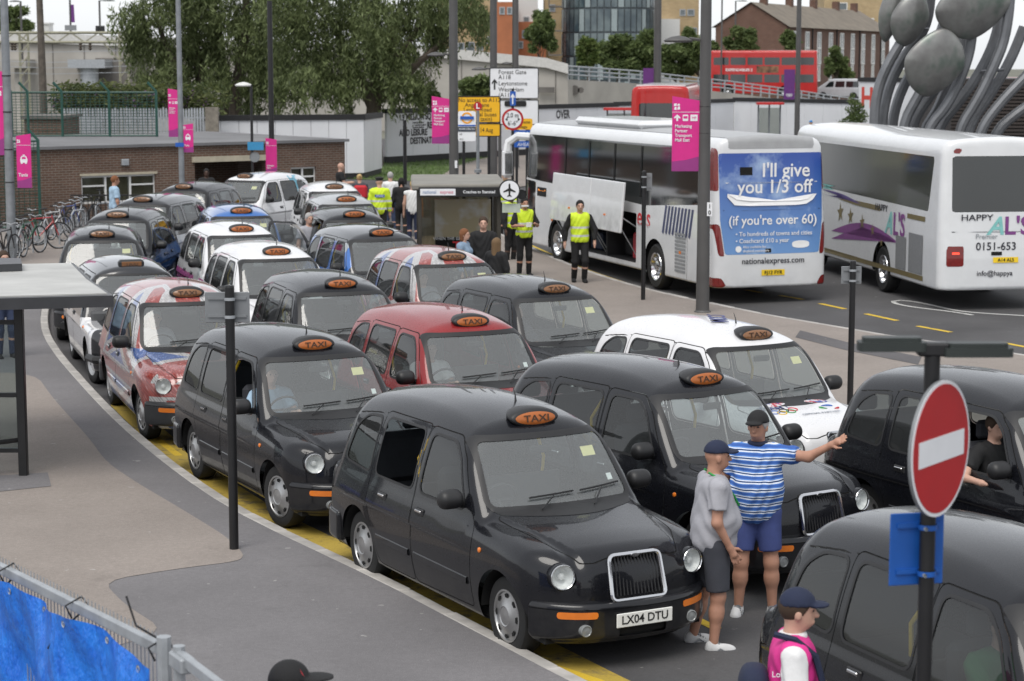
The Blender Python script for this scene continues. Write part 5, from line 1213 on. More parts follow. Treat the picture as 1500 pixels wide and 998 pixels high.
# rear lettering
xr = lambda z, y=0: hit(f, (-9, 0, z), (1, 0, 0), 0, 9)[0]-.012
def rt(body, s, y, z, m=M_WTXT, bold=.012, st=1.0, al='CENTER'): return text(body, s, m, co, (xr(z, y), y, z), REAR, bold=bold, stretch=st, align=al)
rt("I'll give", .40, -.30, 2.70); rt('you 1/3 off', .38, -.05, 2.37); rt("(if you're over 60)", .27, 0, 1.70)
rt('• To hundreds of towns and cities', .125, .84, 1.43, al='LEFT', bold=.006); rt('• Coachcard £10 a year', .125, .84, 1.29, al='LEFT', bold=.006)
rt('Also available for', .075, .68, 1.17, al='LEFT', bold=.0); rt('disabled customers', .075, .68, 1.09, al='LEFT', bold=.0)
rt('nationalexpress.com', .17, 0, .88, M_DTXT, .006)
mark(f, co, 'number_plate', rect(-.26, .26, .58, .70, 2), M_PLATEY, 'B', .012); text('FJ12 FYR', .10, M_INK, co, (xr(.64)-.012, 0, .64), REAR, bold=.008, stretch=1.1)
mark(f, co, 'white_moulding', [(.85, 2.02), (.5, 2.00), (0, 2.0), (-.5, 2.0), (-.75, 2.02), (-.9, 2.10), (-1.0, 2.22), (-.93, 2.22), (-.8, 2.12), (-.6, 2.09), (0, 2.09), (.5, 2.10), (.80, 2.13), (1.0, 2.25), (1.0, 2.18)], M_WTXT, 'B', .03)
mark(f, co, 'moulding_line', rect(-1.02, 1.02, 2.46, 2.475, 6), M_WTXT, 'B', .012); mark(f, co, 'panel_line', rect(-1.08, 1.08, 1.905, 1.92, 6), M_GAP, 'B', .008)
mark(f, co, 'rear_camera', rect(.45, .72, 2.62, 2.78, 2), M_GAP, 'B', .012); mark(f, co, 'badge', rect(.05, .18, 1.05, 1.13, 2), M_GAP, 'B', .012)
mark(f, co, 'wheelchair_symbol', [(.77+.065*math.cos(a), 1.13+.065*math.sin(a)) for a in np.linspace(0, 6.28, 16)[:-1]], M_WTXT, 'B', .01)
mark(f, co, 'advert_oval', [(-.62+.20*math.cos(a), 1.20+.075*math.copysign(abs(math.sin(a))**.6, math.sin(a))) for a in np.linspace(0, 6.28, 20)[:-1]], M_WTXT, 'B', .01)
mb = MB(); mb.box(2.0, 6.2, -.8, .8, 3.38, 3.58, .09); mb.build('roof_unit', M_WHITE, co)
# mirror arm and open doorway
mb = MB(); mb.tube([(8.55, 1.05, 3.0), (8.95, 1.28, 3.02), (9.15, 1.48, 2.85), (9.15, 1.52, 2.62)], [.10, .10, .11, .12], 8); ma = mb.build('mirror_arm', M_WHITE, co)
mb = MB(); mb.box(9.05, 9.25, 1.38, 1.66, 1.95, 2.68, .07); mb.build('mirror', M_WHITE, ma); mb = MB(); mb.box(9.035, 9.052, 1.42, 1.62, 2.05, 2.58, .005); mb.build('mirror_glass', M_CHROME, ma)
# --- luggage left in the bay
def suitcase(label, x, y, z, w, d, h, col, par=co):
    M = par.matrix_basis; p = Matrix.Translation(par.location) @ Matrix.Rotation(hd, 4, 'Z') @ Vector((x, y, z)); t = thing('suitcase', label, 'suitcase', p, hd)
    mb = MB(); mb.box(-w/2, w/2, -d/2, d/2, .02, h, .04); b = mb.build('shell', mat('suitcase '+label[:12], col, .6), t); mb = MB(); mb.tube([(-.09, 0, h-.01), (-.09, 0, h+.05), (.09, 0, h+.05), (.09, 0, h-.01)], .012, 6); mb.build('handle', M_TRIM, t)
suitcase('red suitcase standing in the open coach luggage bay', 1.55, .80, .48, .42, .5, .62, (.38, .015, .03)); suitcase('dark blue holdall lying deep in the luggage bay', 4.3, .72, .48, .7, .45, .42, (.02, .03, .06)); suitcase('black case beside the luggage bay divider', 2.6, .6, .48, .5, .4, .45, (.015, .015, .016))
# --- second coach
hd2 = R(98.5); l2 = np.array([-math.sin(hd2), math.cos(hd2)]); w2_ = np.array([7.93, 44.25])
c2 = thing('coach', 'white touring coach with purple swoosh and gold stars on its side', 'coach', (*(w2_-l2*1.22), 0), hd2)
f2, sk = bus_skin(-3.55, 7.4, 1.25, .40, 3.42, .07, rear_lean=.05, kr=.14)
for s in (-1, 1):
    sk.cut(arch(0, s)); sk.cut(arch(5.2, s)); sk.part('window_band', sk.cut(sideg([(-2.75, 1.92), (6.6, 2.02), (6.6, 3.02), (-2.95, 3.02)], .05, s)), mat('olive tinted coach glass', (.030, .034, .020), .08, var=.4, scale=.35, coat=1.0), c2, -.012)
sk.part('rear_window', sk.cut(lambda x, y, z: np.maximum(poly_sdf(y, z, rounded([(-1.0, 1.95), (1.0, 1.95), (1.0, 3.05), (-1.0, 3.05)], .05)), x+2.6)), M_DGLASS, c2, -.01)
for s in (-1, 1):
    sk.part('tail_light', sk.cut(lambda x, y, z: np.maximum(poly_sdf(y*s, z, rounded([(.76, .88), (1.10, .88), (1.10, 1.28), (.76, 1.28)], .02)), x+3.0)), M_TAIL, c2, .004)
    sk.part('top_lamp', sk.cut(lambda x, y, z: np.maximum(poly_sdf(y*s, z, rounded([(.82, 3.10), (.98, 3.10), (.98, 3.20), (.82, 3.20)], .01)), x+3.0)), M_TAIL, c2, .004)
    m_ = mark(f2, c2, 'lit_lamp', rect(s*.92-.07, s*.92+.07, 1.12, 1.16, 2), M_TAILON, 'B', .012)
sk.part('panel_gap', sk.cut(lambda x, y, z: np.maximum(np.minimum(np.abs(z-1.56), np.minimum(np.abs(x+2.7), np.abs(x-.9)))-.007, np.maximum(np.where(y > 0, -1, 1.), np.maximum(np.maximum(z-1.565, .5-z), np.maximum(x-6, -2.75-x))))), M_GAP, c2, -.006)
sk.part('body', sk.rest(), M_WHITE, c2); wells(c2, (0, 5.2))
for x0 in (0, 5.2):
    for s in (-1, 1): bus_wheel(c2, x0, s)
for x0, x1, z1 in ((-1.55, -.92, 1.30), (-2.55, -1.72, 1.42)): mark(f2, c2, 'vent', rect(x0, x1, .62, z1, 3), M_MESHG, 'L', .012)
mark(f2, c2, 'gold_stripe', rect(-2.6, 6.5, .50, .60, 8), M_GOLD, 'L', .008); mark(f2, c2, 'gold_stripe', [(3.2, 1.80), (2.0, 1.74), (.2, 1.72), (.2, 1.83), (2.0, 1.84)], M_GOLD, 'L', .008); mark(f2, c2, 'gold_stripe', rect(-2.62, -1.55, 1.70, 1.80, 3), M_GOLD, 'L', .008)
P = [(x, 1.03+.36*math.sin(math.pi*np.clip((3.6-x)/5.2, 0, 1))) for x in np.linspace(-1.0, 3.6, 16)]; Q = [(x, z-.02-.16*np.clip((x+1.0)/2.5, 0, 1)) for x, z in P[::-1]]
def strip(f, root, name, A, B, m):
    mb = MB(); V = [tuple(hit(f, (x, 3, z), (0, -1, 0), 0, 3.2)+np.array([0, .009, 0])) for x, z in A+B[::-1]]; n = len(A); mb.add(V, [(i, i+1, n+i+1, n+i) for i in range(n-1)]); mb.build(name, m, root, smooth=False)
strip(f2, c2, 'purple_swoosh', P, Q[::-1], M_PURP)
P = [(x, 1.80+.14*math.sin(math.pi*.5*np.clip((x-1.6)/2, 0, 1))) for x in np.linspace(1.5, 4.5, 10)]; strip(f2, c2, 'indigo_swoosh', P, [(x, z-.02-.09*np.clip((x-1.5)/1.5, 0, 1)) for x, z in P], M_INDIGO); strip(f2, c2, 'turquoise_swoosh', [(x, z+.13) for x, z in P[6:]], [(x, z+.03) for x, z in P[6:]], M_TURQ)
for x, z, r_ in ((2.95, 1.50, .24), (2.2, 1.47, .21), (1.35, 1.40, .18), (.62, 1.28, .15), (.02, 1.06, .11)):
    mark(f2, c2, 'star', [(x+r_*(1 if k % 2 == 0 else .38)*math.sin(math.pi*k/5+.15), z+r_*(1 if k % 2 == 0 else .38)*math.cos(math.pi*k/5+.15)) for k in range(10)], M_GOLD, 'L', .01)
ys = lambda x, z: hit(f2, (x, 3, z), (0, -1, 0), 0, 3.2)[1]+.012
text('HAPPY', .20, M_DTXT, c2, (.10, ys(.1, 1.78), 1.80), LEFT, bold=.008, stretch=1.35); text('A', .66, M_TURQ, c2, (-.42, ys(-.4, 1.5), 1.50), LEFT, bold=.02, shear=.35); text("L'S", .66, M_PURP, c2, (-1.08, ys(-1, 1.5), 1.50), LEFT, bold=.02)
xr2 = lambda z, y: hit(f2, (-9, 0, z), (1, 0, 0), 0, 9)[0]-.012
text('HAPPY', .17, M_DTXT, c2, (xr2(1.85, .6), .50, 1.84), REAR, bold=.006, stretch=1.3); text('A', .5, M_TURQ, c2, (xr2(1.7, .2), .12, 1.66), REAR, bold=.02, shear=.3); text("L'S", .5, M_PURP, c2, (xr2(1.7, -.2), -.34, 1.66), REAR, bold=.02)
text('Premier', .14, M_STEEL, c2, (xr2(1.48, .5), .30, 1.47), REAR); text('0151-653', .22, M_DTXT, c2, (xr2(1.3, .3), .10, 1.27), REAR, bold=.006); text('info@happya', .14, M_DTXT, c2, (xr2(.8, .3), .12, .74), REAR, bold=.004)
mark(f2, c2, 'number_plate', rect(-.36, .16, .95, 1.06, 2), M_PLATEY, 'B', .012); text('A14 ALS', .095, M_INK, c2, (xr2(1.0, .1)-.012, -.10, 1.005), REAR, bold=.006)
mark(f2, c2, 'panel_line', rect(-1.0, 1.0, 1.555, 1.57, 5), M_GAP, 'B', .008); mark(f2, c2, 'reflector', rect(-.02, .2, 1.10, 1.17, 2), M_GAP, 'B', .012)
# --- red buses
def red_bus(label, loc, h, L=10.2, H=4.3, ad=None):
    t = thing('double_decker_bus', label, 'bus', loc, h); ff, s_ = bus_skin(-3.0, L-3.0, 1.26, .35, H, .09, rake=.15, kr=.18, rear_lean=.03, crown=.05)
    for s in (-1, 1):
        s_.cut(arch(0, s)); s_.cut(arch(5.2, s))
        for z0, z1 in ((1.35, 2.10), (2.95, 3.65)):
            for k in range(6): s_.part('side_window', s_.cut(sideg([(-2.6+k*1.55, z0), (-1.2+k*1.55, z0), (-1.2+k*1.55, z1), (-2.6+k*1.55, z1)], .08, s)), M_DGLASS, t, -.01)
    s_.part('rear_window', s_.cut(lambda x, y, z: np.maximum(poly_sdf(y, z, rounded([(-.85, 2.9), (.85, 2.9), (.85, 3.6), (-.85, 3.6)], .08)), x+2.2)), M_DGLASS, t, -.01)
    s_.part('windscreen', s_.cut(lambda x, y, z: np.maximum(np.minimum(poly_sdf(y, z, rounded([(-1.1, 1.2), (1.1, 1.2), (1.05, 2.3), (-1.05, 2.3)], .1)), poly_sdf(y, z, rounded([(-1.1, 2.85), (1.1, 2.85), (1.0, 3.75), (-1.0, 3.75)], .1))), L-4.2-x)), M_DGLASS, t, -.01)
    s_.part('body', s_.rest(), M_BUSRED, t); wells(t, (0, 5.2))
    for x0 in (0, 5.2):
        for s in (-1, 1): bus_wheel(t, x0, s, .48)
    for s in (-1, 1): mark(ff, t, 'tail_light', rect(s*1.02-.07, s*1.02+.07, 1.0, 1.5, 2), M_TAIL, 'B', .012); mark(ff, t, 'lit_lamp', rect(s*1.0-.05, s*1.0+.05, 2.52, 2.60, 2), M_TAILON, 'B', .02)
    if ad:
        for side, fc, ro in ((1, 'L', LEFT), (-1, 'R', RIGHT)):
            g = mat('film poster', (.16, .08, .04), .5, var=.9, scale=2.2); mark(ff, t, 'advert_panel', rect(-.2 if side < 0 else .6, 2.6, 2.25, 2.85, 4), g, fc, .012); text(ad, .34, M_WTXT, t, (4.0 if side < 0 else 4.2, side*1.245, 2.50), ro, bold=.02, stretch=1.0)
    return t
q = at_depth(1112, 135, 192); red_bus('red double decker with a film advert driving along the flyover ramp', (q[0]+2.5, 193, at_depth(1112, 143, 192)[2]), R(172), ad='EXPENDABLES 2')
q = at_depth(996, 150, 84); b2_ = red_bus('red bus seen from behind beyond the express coach roof', (q[0]-.35, 87.5, -.35), R(82))
mb = MB(); mb.box(-2.5, 6.8, -1.0, 1.0, 4.28, 4.33); mb.build('white_roof', M_WHITE, b2_)
q = at_depth(1510, 110, 170); red_bus('red bus cut by the right edge beyond the sculpture', (q[0]+2, 171, -.6), R(175))
vn = thing('van', 'silver van on the flyover ramp in front of the brick flats', 'van', (at_depth(1233, 135, 196)[0], 196, at_depth(1233, 146, 196)[2]), R(150))
def van_f(x, y, z):
    ay = np.abs(y); q = smax(ay-(.92-.12*np.clip(z-1.0, 0, 2)), z-(1.95-.05*ay), .15); q = smax(q, x-(2.3-.25*np.clip(z-.4, 0, .65)-1.5*np.clip(z-1.05, 0, 2)), .2); q = smax(q, -x-(2.35-.12*np.clip(z-1, 0, 1)), .15); return smax(q, .28-z, .05)
s_ = Skin(van_f, (-2.6, -1.1, .2), (2.6, 1.1, 2.1), .06)
for s in (-1, 1):
    for x0 in (-1.5, 1.5): s_.cut(lambda x, y, z: np.maximum(np.hypot(x-x0, z-.33)-.38, .4-y*s))
    for pl in ([(-2.0, 1.15), (-.75, 1.15), (-.75, 1.7), (-1.95, 1.7)], [(-.6, 1.15), (.35, 1.15), (.25, 1.7), (-.6, 1.7)], [(.5, 1.15), (1.35, 1.15), (.9, 1.65), (.45, 1.7)]): s_.part('side_window', s_.cut(sideg(pl, .06, s)), M_DGLASS, vn, -.01)
s_.part('windscreen', s_.cut(lambda x, y, z: np.maximum(poly_sdf(y, z, rounded([(-.75, 1.15), (.75, 1.15), (.65, 1.75), (-.65, 1.75)], .06)), .6-x)), M_DGLASS, vn, -.01)
s_.part('rear_window', s_.cut(lambda x, y, z: np.maximum(poly_sdf(y, z, rounded([(-.7, 1.15), (.7, 1.15), (.65, 1.7), (-.65, 1.7)], .06)), x+1.8)), M_DGLASS, vn, -.01)
s_.part('body', s_.rest(), paint('silver paint', (.42, .43, .45)), vn)
for s in (-1, 1):
    for x0 in (-1.5, 1.5): mb = MB(); mb.lathe([(.18, -.1), (.33, -.1), (.34, 0), (.33, .1), (.2, .1), (.1, .08), (0, .08)], 20, 'y'); mb.build('wheel', M_RUBBER, vn, (x0, s*.78, .34))
# ------------------------------------------------------------------ street furniture and signs
M_POLE = mat('dark grey column paint', (.075, .073, .072), .5, var=.12, scale=2); M_GALV = mat('weathered galvanised column', (.22, .235, .25), .5, .35, var=.2, scale=4); M_PBLK = mat('black post paint', (.010, .010, .011), .4)
M_PINK = mat('magenta banner', (.60, .018, .22), .45, var=.04); M_MAROON = mat('plum banner base', (.27, .03, .19), .45, var=.05); M_SIGNW = mat('white sign face', (.74, .75, .77), .4, var=.03); M_SIGNG = mat('grey sign back', (.21, .22, .23), .5, .3, var=.08)
M_YSIGN = mat('amber sign face', (.82, .44, .01), .4, var=.03); M_BSIGN = mat('blue sign face', (.012, .09, .40), .4, var=.04); M_RSIGN = mat('red sign face', (.40, .006, .010), .45, var=.05); M_ORNG = mat('orange ring', (.80, .33, .01), .4)
def flat(parent, name, poly, m, y=-.004, d=.003):
    mb = MB(); mb.prism(poly, y-d, y); return mb.build(name, m, parent, smooth=False)
def banner(parent, xc, w, zt, h, lines=(), icons='', y=0.0, drop=.16, txt=None, side=1):
    """flag panel with a sloping top edge, header, icons, lettering and a plum foot; all on one rigid board"""
    s = side; x0, x1 = xc-w/2, xc+w/2; zl, zr = (zt, zt-drop*w) if s > 0 else (zt-drop*w, zt); zb = zt-h
    b = flat(parent, 'banner', [(x0, zb), (x1, zb), (x1, zr), (x0, zl)], M_PINK, y+.02, .04)
    flat(b, 'plum_foot', [(x0, zb), (x1, zb), (x1, zb+h*.20), (x0+w*.5, zb+h*.15), (x0, zb+h*.13)], M_MAROON, y-.0215)
    flat(b, 'header_line', [(x0, zt-h*.215), (x1, zt-h*.215), (x1, zt-h*.209), (x0, zt-h*.209)], M_SIGNW, y-.0215)
    c = zt-h*.14; u = w*.12      # the event emblem: four angular blocks
    for k, P in enumerate(([(-1, .1), (-.1, .3), (-.15, 1), (-.9, .95)], [(.1, .2), (.9, .35), (.75, .95), (.15, .8)], [(-.95, -.9), (-.1, -1), (-.2, 0), (-.7, -.1)], [(.1, -.95), (.95, -.8), (.8, .15), (.2, 0)])):
        flat(b, 'emblem', [(x0+w*.17+px*u, c+pz*u) for px, pz in P], M_SIGNW, y-.0215)
    zi = zt-h*.29
    if 'arrow' in icons:
        a = w*.10; X = x0+w*.18; flat(b, 'arrow', [(X-a*.35, zi-a*1.1), (X+a*.35, zi-a*1.1), (X+a*.35, zi+.1*a), (X+a*1.1, zi+.1*a-a*.35), (X+a*1.1, zi+a*.3), (X, zi+a*1.3), (X-a*1.1, zi+a*.3), (X-a*1.1, zi-a*.25), (X-a*.35, zi+.1*a)], M_SIGNW, y-.0215)
        X = x0+w*.48; flat(b, 'bus_icon', rounded([(X-a, zi-a*1.1), (X+a, zi-a*1.1), (X+a, zi+a*1.2), (X-a, zi+a*1.2)], a*.4, 3), M_SIGNW, y-.0215); flat(b, 'bus_icon_window', [(X-a*.75, zi-a*.2), (X+a*.75, zi-a*.2), (X+a*.75, zi+a*.7), (X-a*.75, zi+a*.7)], M_PINK, y-.0255)
        X = x0+w*.79; flat(b, 'badge', [(X-a*1.3, zi-a*1.1), (X+a*1.3, zi-a*1.1), (X+a*1.3, zi+a*1.2), (X-a*1.3, zi+a*1.2)], M_SIGNW, y-.0215); text('MP', a*1.3, M_PINK, b, (X, y-.027, zi), (R(90), 0, 0))
    if 'taxi' in icons:
        a = w*.30; X = xc; zi = zt-h*.47; flat(b, 'taxi_icon', rounded([(X-a*.8, zi-a*.8), (X+a*.8, zi-a*.8), (X+a*.85, zi+.0*a), (X+a*.55, zi+a*.75), (X-a*.55, zi+a*.75), (X-a*.85, zi)], a*.2, 3), M_SIGNW, y-.0215)
        flat(b, 'taxi_icon_window', [(X-a*.5, zi+a*.05), (X+a*.5, zi+a*.05), (X+a*.38, zi+a*.55), (X-a*.38, zi+a*.55)], M_PINK, y-.0255); flat(b, 'taxi_icon_light', [(X-a*.3, zi+a*.8), (X+a*.3, zi+a*.8), (X+a*.22, zi+a*1.05), (X-a*.22, zi+a*1.05)], M_SIGNW, y-.0255)
        for q in (-.5, .5): flat(b, 'taxi_icon_wheel', [(X+a*(q-.2), zi-a*1.05), (X+a*(q+.2), zi-a*1.05), (X+a*(q+.2), zi-a*.8), (X+a*(q-.2), zi-a*.8)], M_SIGNW, y-.0255)
    ts = txt or w*.165
    z0 = zt-h*.40 if 'arrow' in icons else zt-h*.76
    for k, l in enumerate(lines): text(l, ts, M_SIGNW, b, (x0+w*.10, y-.025, z0-k*ts*1.02), (R(90), 0, 0), bold=.015, align='LEFT', stretch=.92)
    return b
def column(label, px, py, Y, h, r0, r1, m, name='lamp_column', cat='lamp column', rz=0.0):
    x = at_depth(px, py, Y)[0]; t = thing(name, label, cat, (x, Y, .1), rz); mb = MB(); mb.tube([(0, 0, 0), (0, 0, h*.4), (0, 0, h)], [r0, (r0+r1)/2, r1], 14); mb.lathe([(r0*1.25, 0), (r0*1.25, .02), (r0*1.05, .05)], 14); mb.build('shaft', m, t); return t
def lamp_head(t, z, x1, m, L=.75, arm=True, r=.15):
    s = 1 if x1 > 0 else -1
    if arm: mb = MB(); mb.tube([(0, 0, z-.02), (x1*.6, 0, z+.02)], .03, 6); mb.build('lamp_arm', m, t)
    mb = MB(); mb.lathe([(0, .075), (.5, .05), (.85, .01), (1.0, -.02), (.9, -.05), (.0, -.06)], 18); mb.xform(Matrix.Translation((x1, 0, z)) @ Matrix.Diagonal((L/2, r, 1, 1))); mb.build('lamp_head', m, t)
ZP = lambda px, py, Y: at_depth(px, py, Y)[2]-.1
# 1 galvanised column at the left edge with two banners
Y = 50.0; t = column('galvanised lamp column at the left edge carrying pink taxi banners', 15, 290, Y, 9, .115, .085, M_GALV); s = Y/FPX
banner(t, -.34, .50, ZP(0, 100, Y), (226-100)*s, ('Mark', 'Part', 'Tran', 'Mall'), 'arrow'); banner(t, .36, 21*s, ZP(25, 196, Y), (275-196)*s, ('Taxis',), 'taxi', txt=.115, side=-1)
for z in (ZP(0, 112, Y), ZP(0, 165, Y), ZP(0, 220, Y), ZP(0, 268, Y)): mb = MB(); mb.lathe([(.11, 0), (.115, .01), (.11, .03)], 14, 'z', (0, 0, z)); mb.build('strap', M_PBLK, t)
# 2 column by the older brick building
Y = 58.0; t = column('slim grey lamp column with two pink banners in front of the brick wall', 265, 200, Y, 9, .085, .065, M_GALV); s = Y/FPX
banner(t, -.19, 15*s, ZP(255, 130, Y), 70*s, ('Marketing', 'Partner', 'Transport', 'Mall East'), 'arrow', txt=.045); banner(t, .20, 15*s, ZP(275, 181, Y), 42*s, ('Taxis',), 'taxi', txt=.075, side=-1)
flat(t, 'street_sign', [(-.14, ZP(0, 215, Y)), (.10, ZP(0, 215, Y)), (.10, ZP(0, 209, Y)), (-.14, ZP(0, 209, Y))], M_BSIGN, -.10, .02)
# 3 black pole with olympic park banner
Y = 61.0; t = column('tall black pole with a short pink park banner near the brick wall', 397, 150, Y, 4.868+.2+(92-18)*Y/FPX, .085, .075, M_PBLK, 'banner_pole', 'pole'); s = Y/FPX; b = banner(t, 0, 16*s, ZP(397, 202, Y), 53*s, ('Olympic', 'Park'), '', y=-.12, txt=.065)
# 4 small street lamp with round sign back
Y = 60.0; t = column('black street lamp with a white flat head and blue sign', 369, 200, Y, ZP(369, 124, Y), .045, .04, M_PBLK); lamp_head(t, ZP(356, 124, Y), -.22, mat('white lamp head', (.6, .6, .58), .5), .5, r=.12)
flat(t, 'blue_sign', [(-.12, ZP(0, 220, Y)), (.34, ZP(0, 220, Y)), (.34, ZP(0, 208, Y)), (-.12, ZP(0, 208, Y))], mat('pale blue sign', (.03, .22, .42), .5), -.06, .02); mb = MB(); mb.lathe([(.15, 0), (.15, .02), (0, .02)], 20, 'y', (.08, -.08, ZP(373, 230, Y))); mb.build('round_sign_back', M_SIGNG, t)
# 5 wide column left of the coach with banner and arm
Y = 60.0; t = column('wide dark grey lamp column with banner beside the direction signs', 664.5, 150, Y, 9.5, .145, .115, M_POLE); s = Y/FPX; lamp_head(t, ZP(640, 80, Y), -.50, M_POLE, .52); banner(t, -.36, 27*s, ZP(646, 141, Y), 69*s, ('Marketing', 'Partner', 'Transport', 'Mall East'), 'arrow', txt=.085)
flat(t, 'number_label', [(.03, ZP(0, 246, Y)), (.10, ZP(0, 246, Y)), (.10, ZP(0, 235, Y)), (.03, ZP(0, 235, Y))], M_SIGNW, -.15, .01)
# 6 wide column on the island, nearest banner
q = U(1029, 458, .1); Y = q[1]; t = column('wide dark grey lamp column on the island with a large pink banner', 1029, 458, Y, 7.5, .130, .098, M_POLE); t.location.x = q[0]; s = Y/FPX
lamp_head(t, ZP(990, 58, Y), -.52, M_POLE, .56); banner(t, -.36, 40*s, ZP(1005, 141, Y), 109*s, ('Marketing', 'Partner', 'Transport', 'Mall East'), 'arrow', txt=.086)
for py in (157, 196, 275): mb = MB(); mb.lathe([(.108, 0), (.116, .01), (.108, .02)], 14, 'z', (0, 0, ZP(1030, py, Y))); mb.build('strap', M_PBLK, t)
for k, ch in enumerate('10'): text(ch, .11, M_INK, t, (.10, -.135, ZP(0, 302+k*9, Y)), (R(90), 0, 0), bold=.01); 
flat(t, 'number_label', [(.05, ZP(0, 316, Y)), (.15, ZP(0, 316, Y)), (.15, ZP(0, 296, Y)), (.05, ZP(0, 296, Y))], M_SIGNW, -.122, .006)
# 7 slim black posts
def post(label, px, py, top, r=.042, boards=()):
    q = U(px, py, .1); Y = q[1]; t = thing('sign_post', label, 'post', (q[0], Y, .1)); h = ZP(px, top, Y); mb = MB(); mb.tube([(0, 0, 0), (0, 0, h)], r, 12); mb.lathe([(r*1.02, 0), (r*.9, .02), (0, .025)], 12, 'z', (0, 0, h)); mb.build('shaft', M_PBLK, t); s = Y/FPX
    for x0, x1, y0, y1, yo, m in boards:
        zb, zt = ZP(px, y1, Y), ZP(px, y0, Y); xa, xb = (x0-px)*s, (x1-px)*s; mb = MB(); mb.box(xa, xb, yo, yo+.012, zb, zt, .005); bd = mb.build('sign_plate', m, t)
        for z in (zb+.22*(zt-zb), zt-.2*(zt-zb)): mb = MB(); mb.box(xa+.03, xb-.03, yo-.018, yo, z-.012, z+.012); mb.build('rail', m, bd); mb = MB(); mb.lathe([(r+.008, -.015), (r+.008, .015)], 12, 'z', (0, 0, z)); mb.build('clip', M_STEEL, bd)
    return t, s, Y
post('thin black post on the island in front of the coach luggage bay', 942, 440, 252, .045, [(946, 954, 254, 280, .05, M_SIGNG)])
post('black post with a grey box beside the white team cab', 1245, 596, 384, .043, [(1229, 1259, 391, 417, .06, M_SIGNG)])
post('black post carrying a grey sign back on the left pavement', 343, 806, 421, .046, [(305, 371, 429, 474, .065, M_SIGNG)])
q = at_depth(593, 200, 84); t = thing('sign_post', 'thin black post standing on the lawn', 'post', (q[0], 84, 0)); mb = MB(); mb.tube([(0, 0, 0), (0, 0, at_depth(593, 176, 84)[2])], .075, 10); mb.build('shaft', M_PBLK, t)
# 8 foreground no-entry sign on a twin headed lamp post
Y = 9.1; q = at_depth(1361, 700, Y); t = thing('road_sign', 'red and white no entry sign on a black post with a blue plate below', 'road sign', (q[0], Y, 0)); mb = MB(); ztop = at_depth(1366, 515, Y)[2]; mb.tube([(0, 0, 0), (0, 0, ztop)], .035, 14); mb.build('shaft', M_PBLK, t)
zc = at_depth(1371, 654, Y)[2]; a = R(54); Rm = Matrix.Translation((.035, -.05, zc)) @ Matrix.Rotation(a, 4, 'Z')
def disc(name, r0, r1, y0, y1, m, par):
    mb = MB(); mb.lathe([(r1, y1), (r0, y1), (r0, y0), (r1, y0)], 48, 'y'); mb.xform(Rm); return mb.build(name, m, par)
d_ = disc('sign_plate', .305, 0, -.004, .012, M_SIGNG, t); disc('white_rim', .305, .285, -.0055, -.004, M_SIGNW, d_); disc('red_field', .288, 0, -.0075, -.005, M_RSIGN, d_)
mb = MB(); mb.box(-.235, .235, -.0095, -.0075, -.058, .058); mb.xform(Rm); mb.build('white_bar', M_SIGNW, d_)
mb = MB(); w_ = 86/FPX*Y*.5; z0, z1 = at_depth(1342, 860, Y)[2], at_depth(1342, 754, Y)[2]; mb.box(-w_-.03, w_-.03, .045, .055, z0, z1, .004); bp_ = mb.build('blue_plate', mat('blue plate back', (.008, .085, .36), .45), t, rot=(0, 0, R(12)))
for z in (z0+.065, z1-.055):
    mb = MB(); mb.box(-w_+.0, w_-.05, .035, .045, z-.011, z+.011); mb.build('rail', mat('blue plate back', (.008, .085, .36), .45), bp_); mb = MB(); mb.lathe([(.042, -.012), (.042, .012)], 14, 'z', (0, 0, z)); mb.build('clip', mat('blue plate back', (.008, .085, .36), .45), bp_)
    mb = MB(); mb.lathe([(.009, 0), (.009, .012), (0, .014)], 8, 'y', (-.03, -.055, z)); mb.xform(Matrix.Identity(4)); mb.build('bolt', M_STEEL, bp_)
zl = at_depth(1364, 505, Y)[2]
for s_, x0, x1 in ((-1, 1250, 1350), (1, 1375, 1478)):
    xa, xb = (x0-1361)/FPX*Y, (x1-1361)/FPX*Y; mb = MB(); mb.prism(rounded([(xa, -.06), (xb, -.06), (xb, .06), (xa, .06)], .03, 3), zl-.025, zl+.015, 'xy'); mb.prism(rounded([(xa+.02, -.045), (xb-.02, -.045), (xb-.02, .045), (xa+.02, .045)], .03, 3), zl+.015, zl+.035, 'xy'); mb.build('lamp_head', mat('dark green grey lamp', (.022, .028, .026), .5), t, (0, 0, 0 if s_ < 0 else -.025))
mb = MB(); mb.box(-.07, .07, -.04, .04, zl-.05, zl+.012, .01); mb.build('lamp_bracket', M_PBLK, t)
# 9 road sign cluster behind the shelter
def board(t, name, x0, x1, y0, y1, Y, m, yo=0.0, border=None, r=.06):
    c = t.location.x; P = [at_depth(x, y, Y+yo) for x, y in ((x0, y1), (x1, y1), (x1, y0), (x0, y0))]; P = [(p[0]-c, p[2]) for p in P]
    mb = MB(); mb.prism(rounded(P, r, 3), yo-.02, yo+.01); o = mb.build(name, m, t, smooth=False)
    if border is not None:
        cx, cz = np.mean([p[0] for p in P]), np.mean([p[1] for p in P]); mb = MB(); mb.tube([(x_, yo-.022, z_) for x_, z_ in rounded([(cx+(p[0]-cx)*.985, cz+(p[1]-cz)*.97) for p in P], r, 3)], .018, 5, closed=True); mb.build('border', border, o)
    return o
def lines(o, t, px, py, Y, yo, s, body, m=M_INK, al='LEFT', bold=.0, st=.95):
    q = at_depth(px, py, Y+yo); text(body, s, m, o, (q[0]-t.location.x, yo-.026, q[2]), (R(90), 0, 0), bold=bold, align=al, stretch=st)
Y = 74.0; t = thing('direction_sign', 'large white direction sign to Forest Gate and Leytonstone', 'road sign', (at_depth(753, 150, Y)[0], Y, 0))
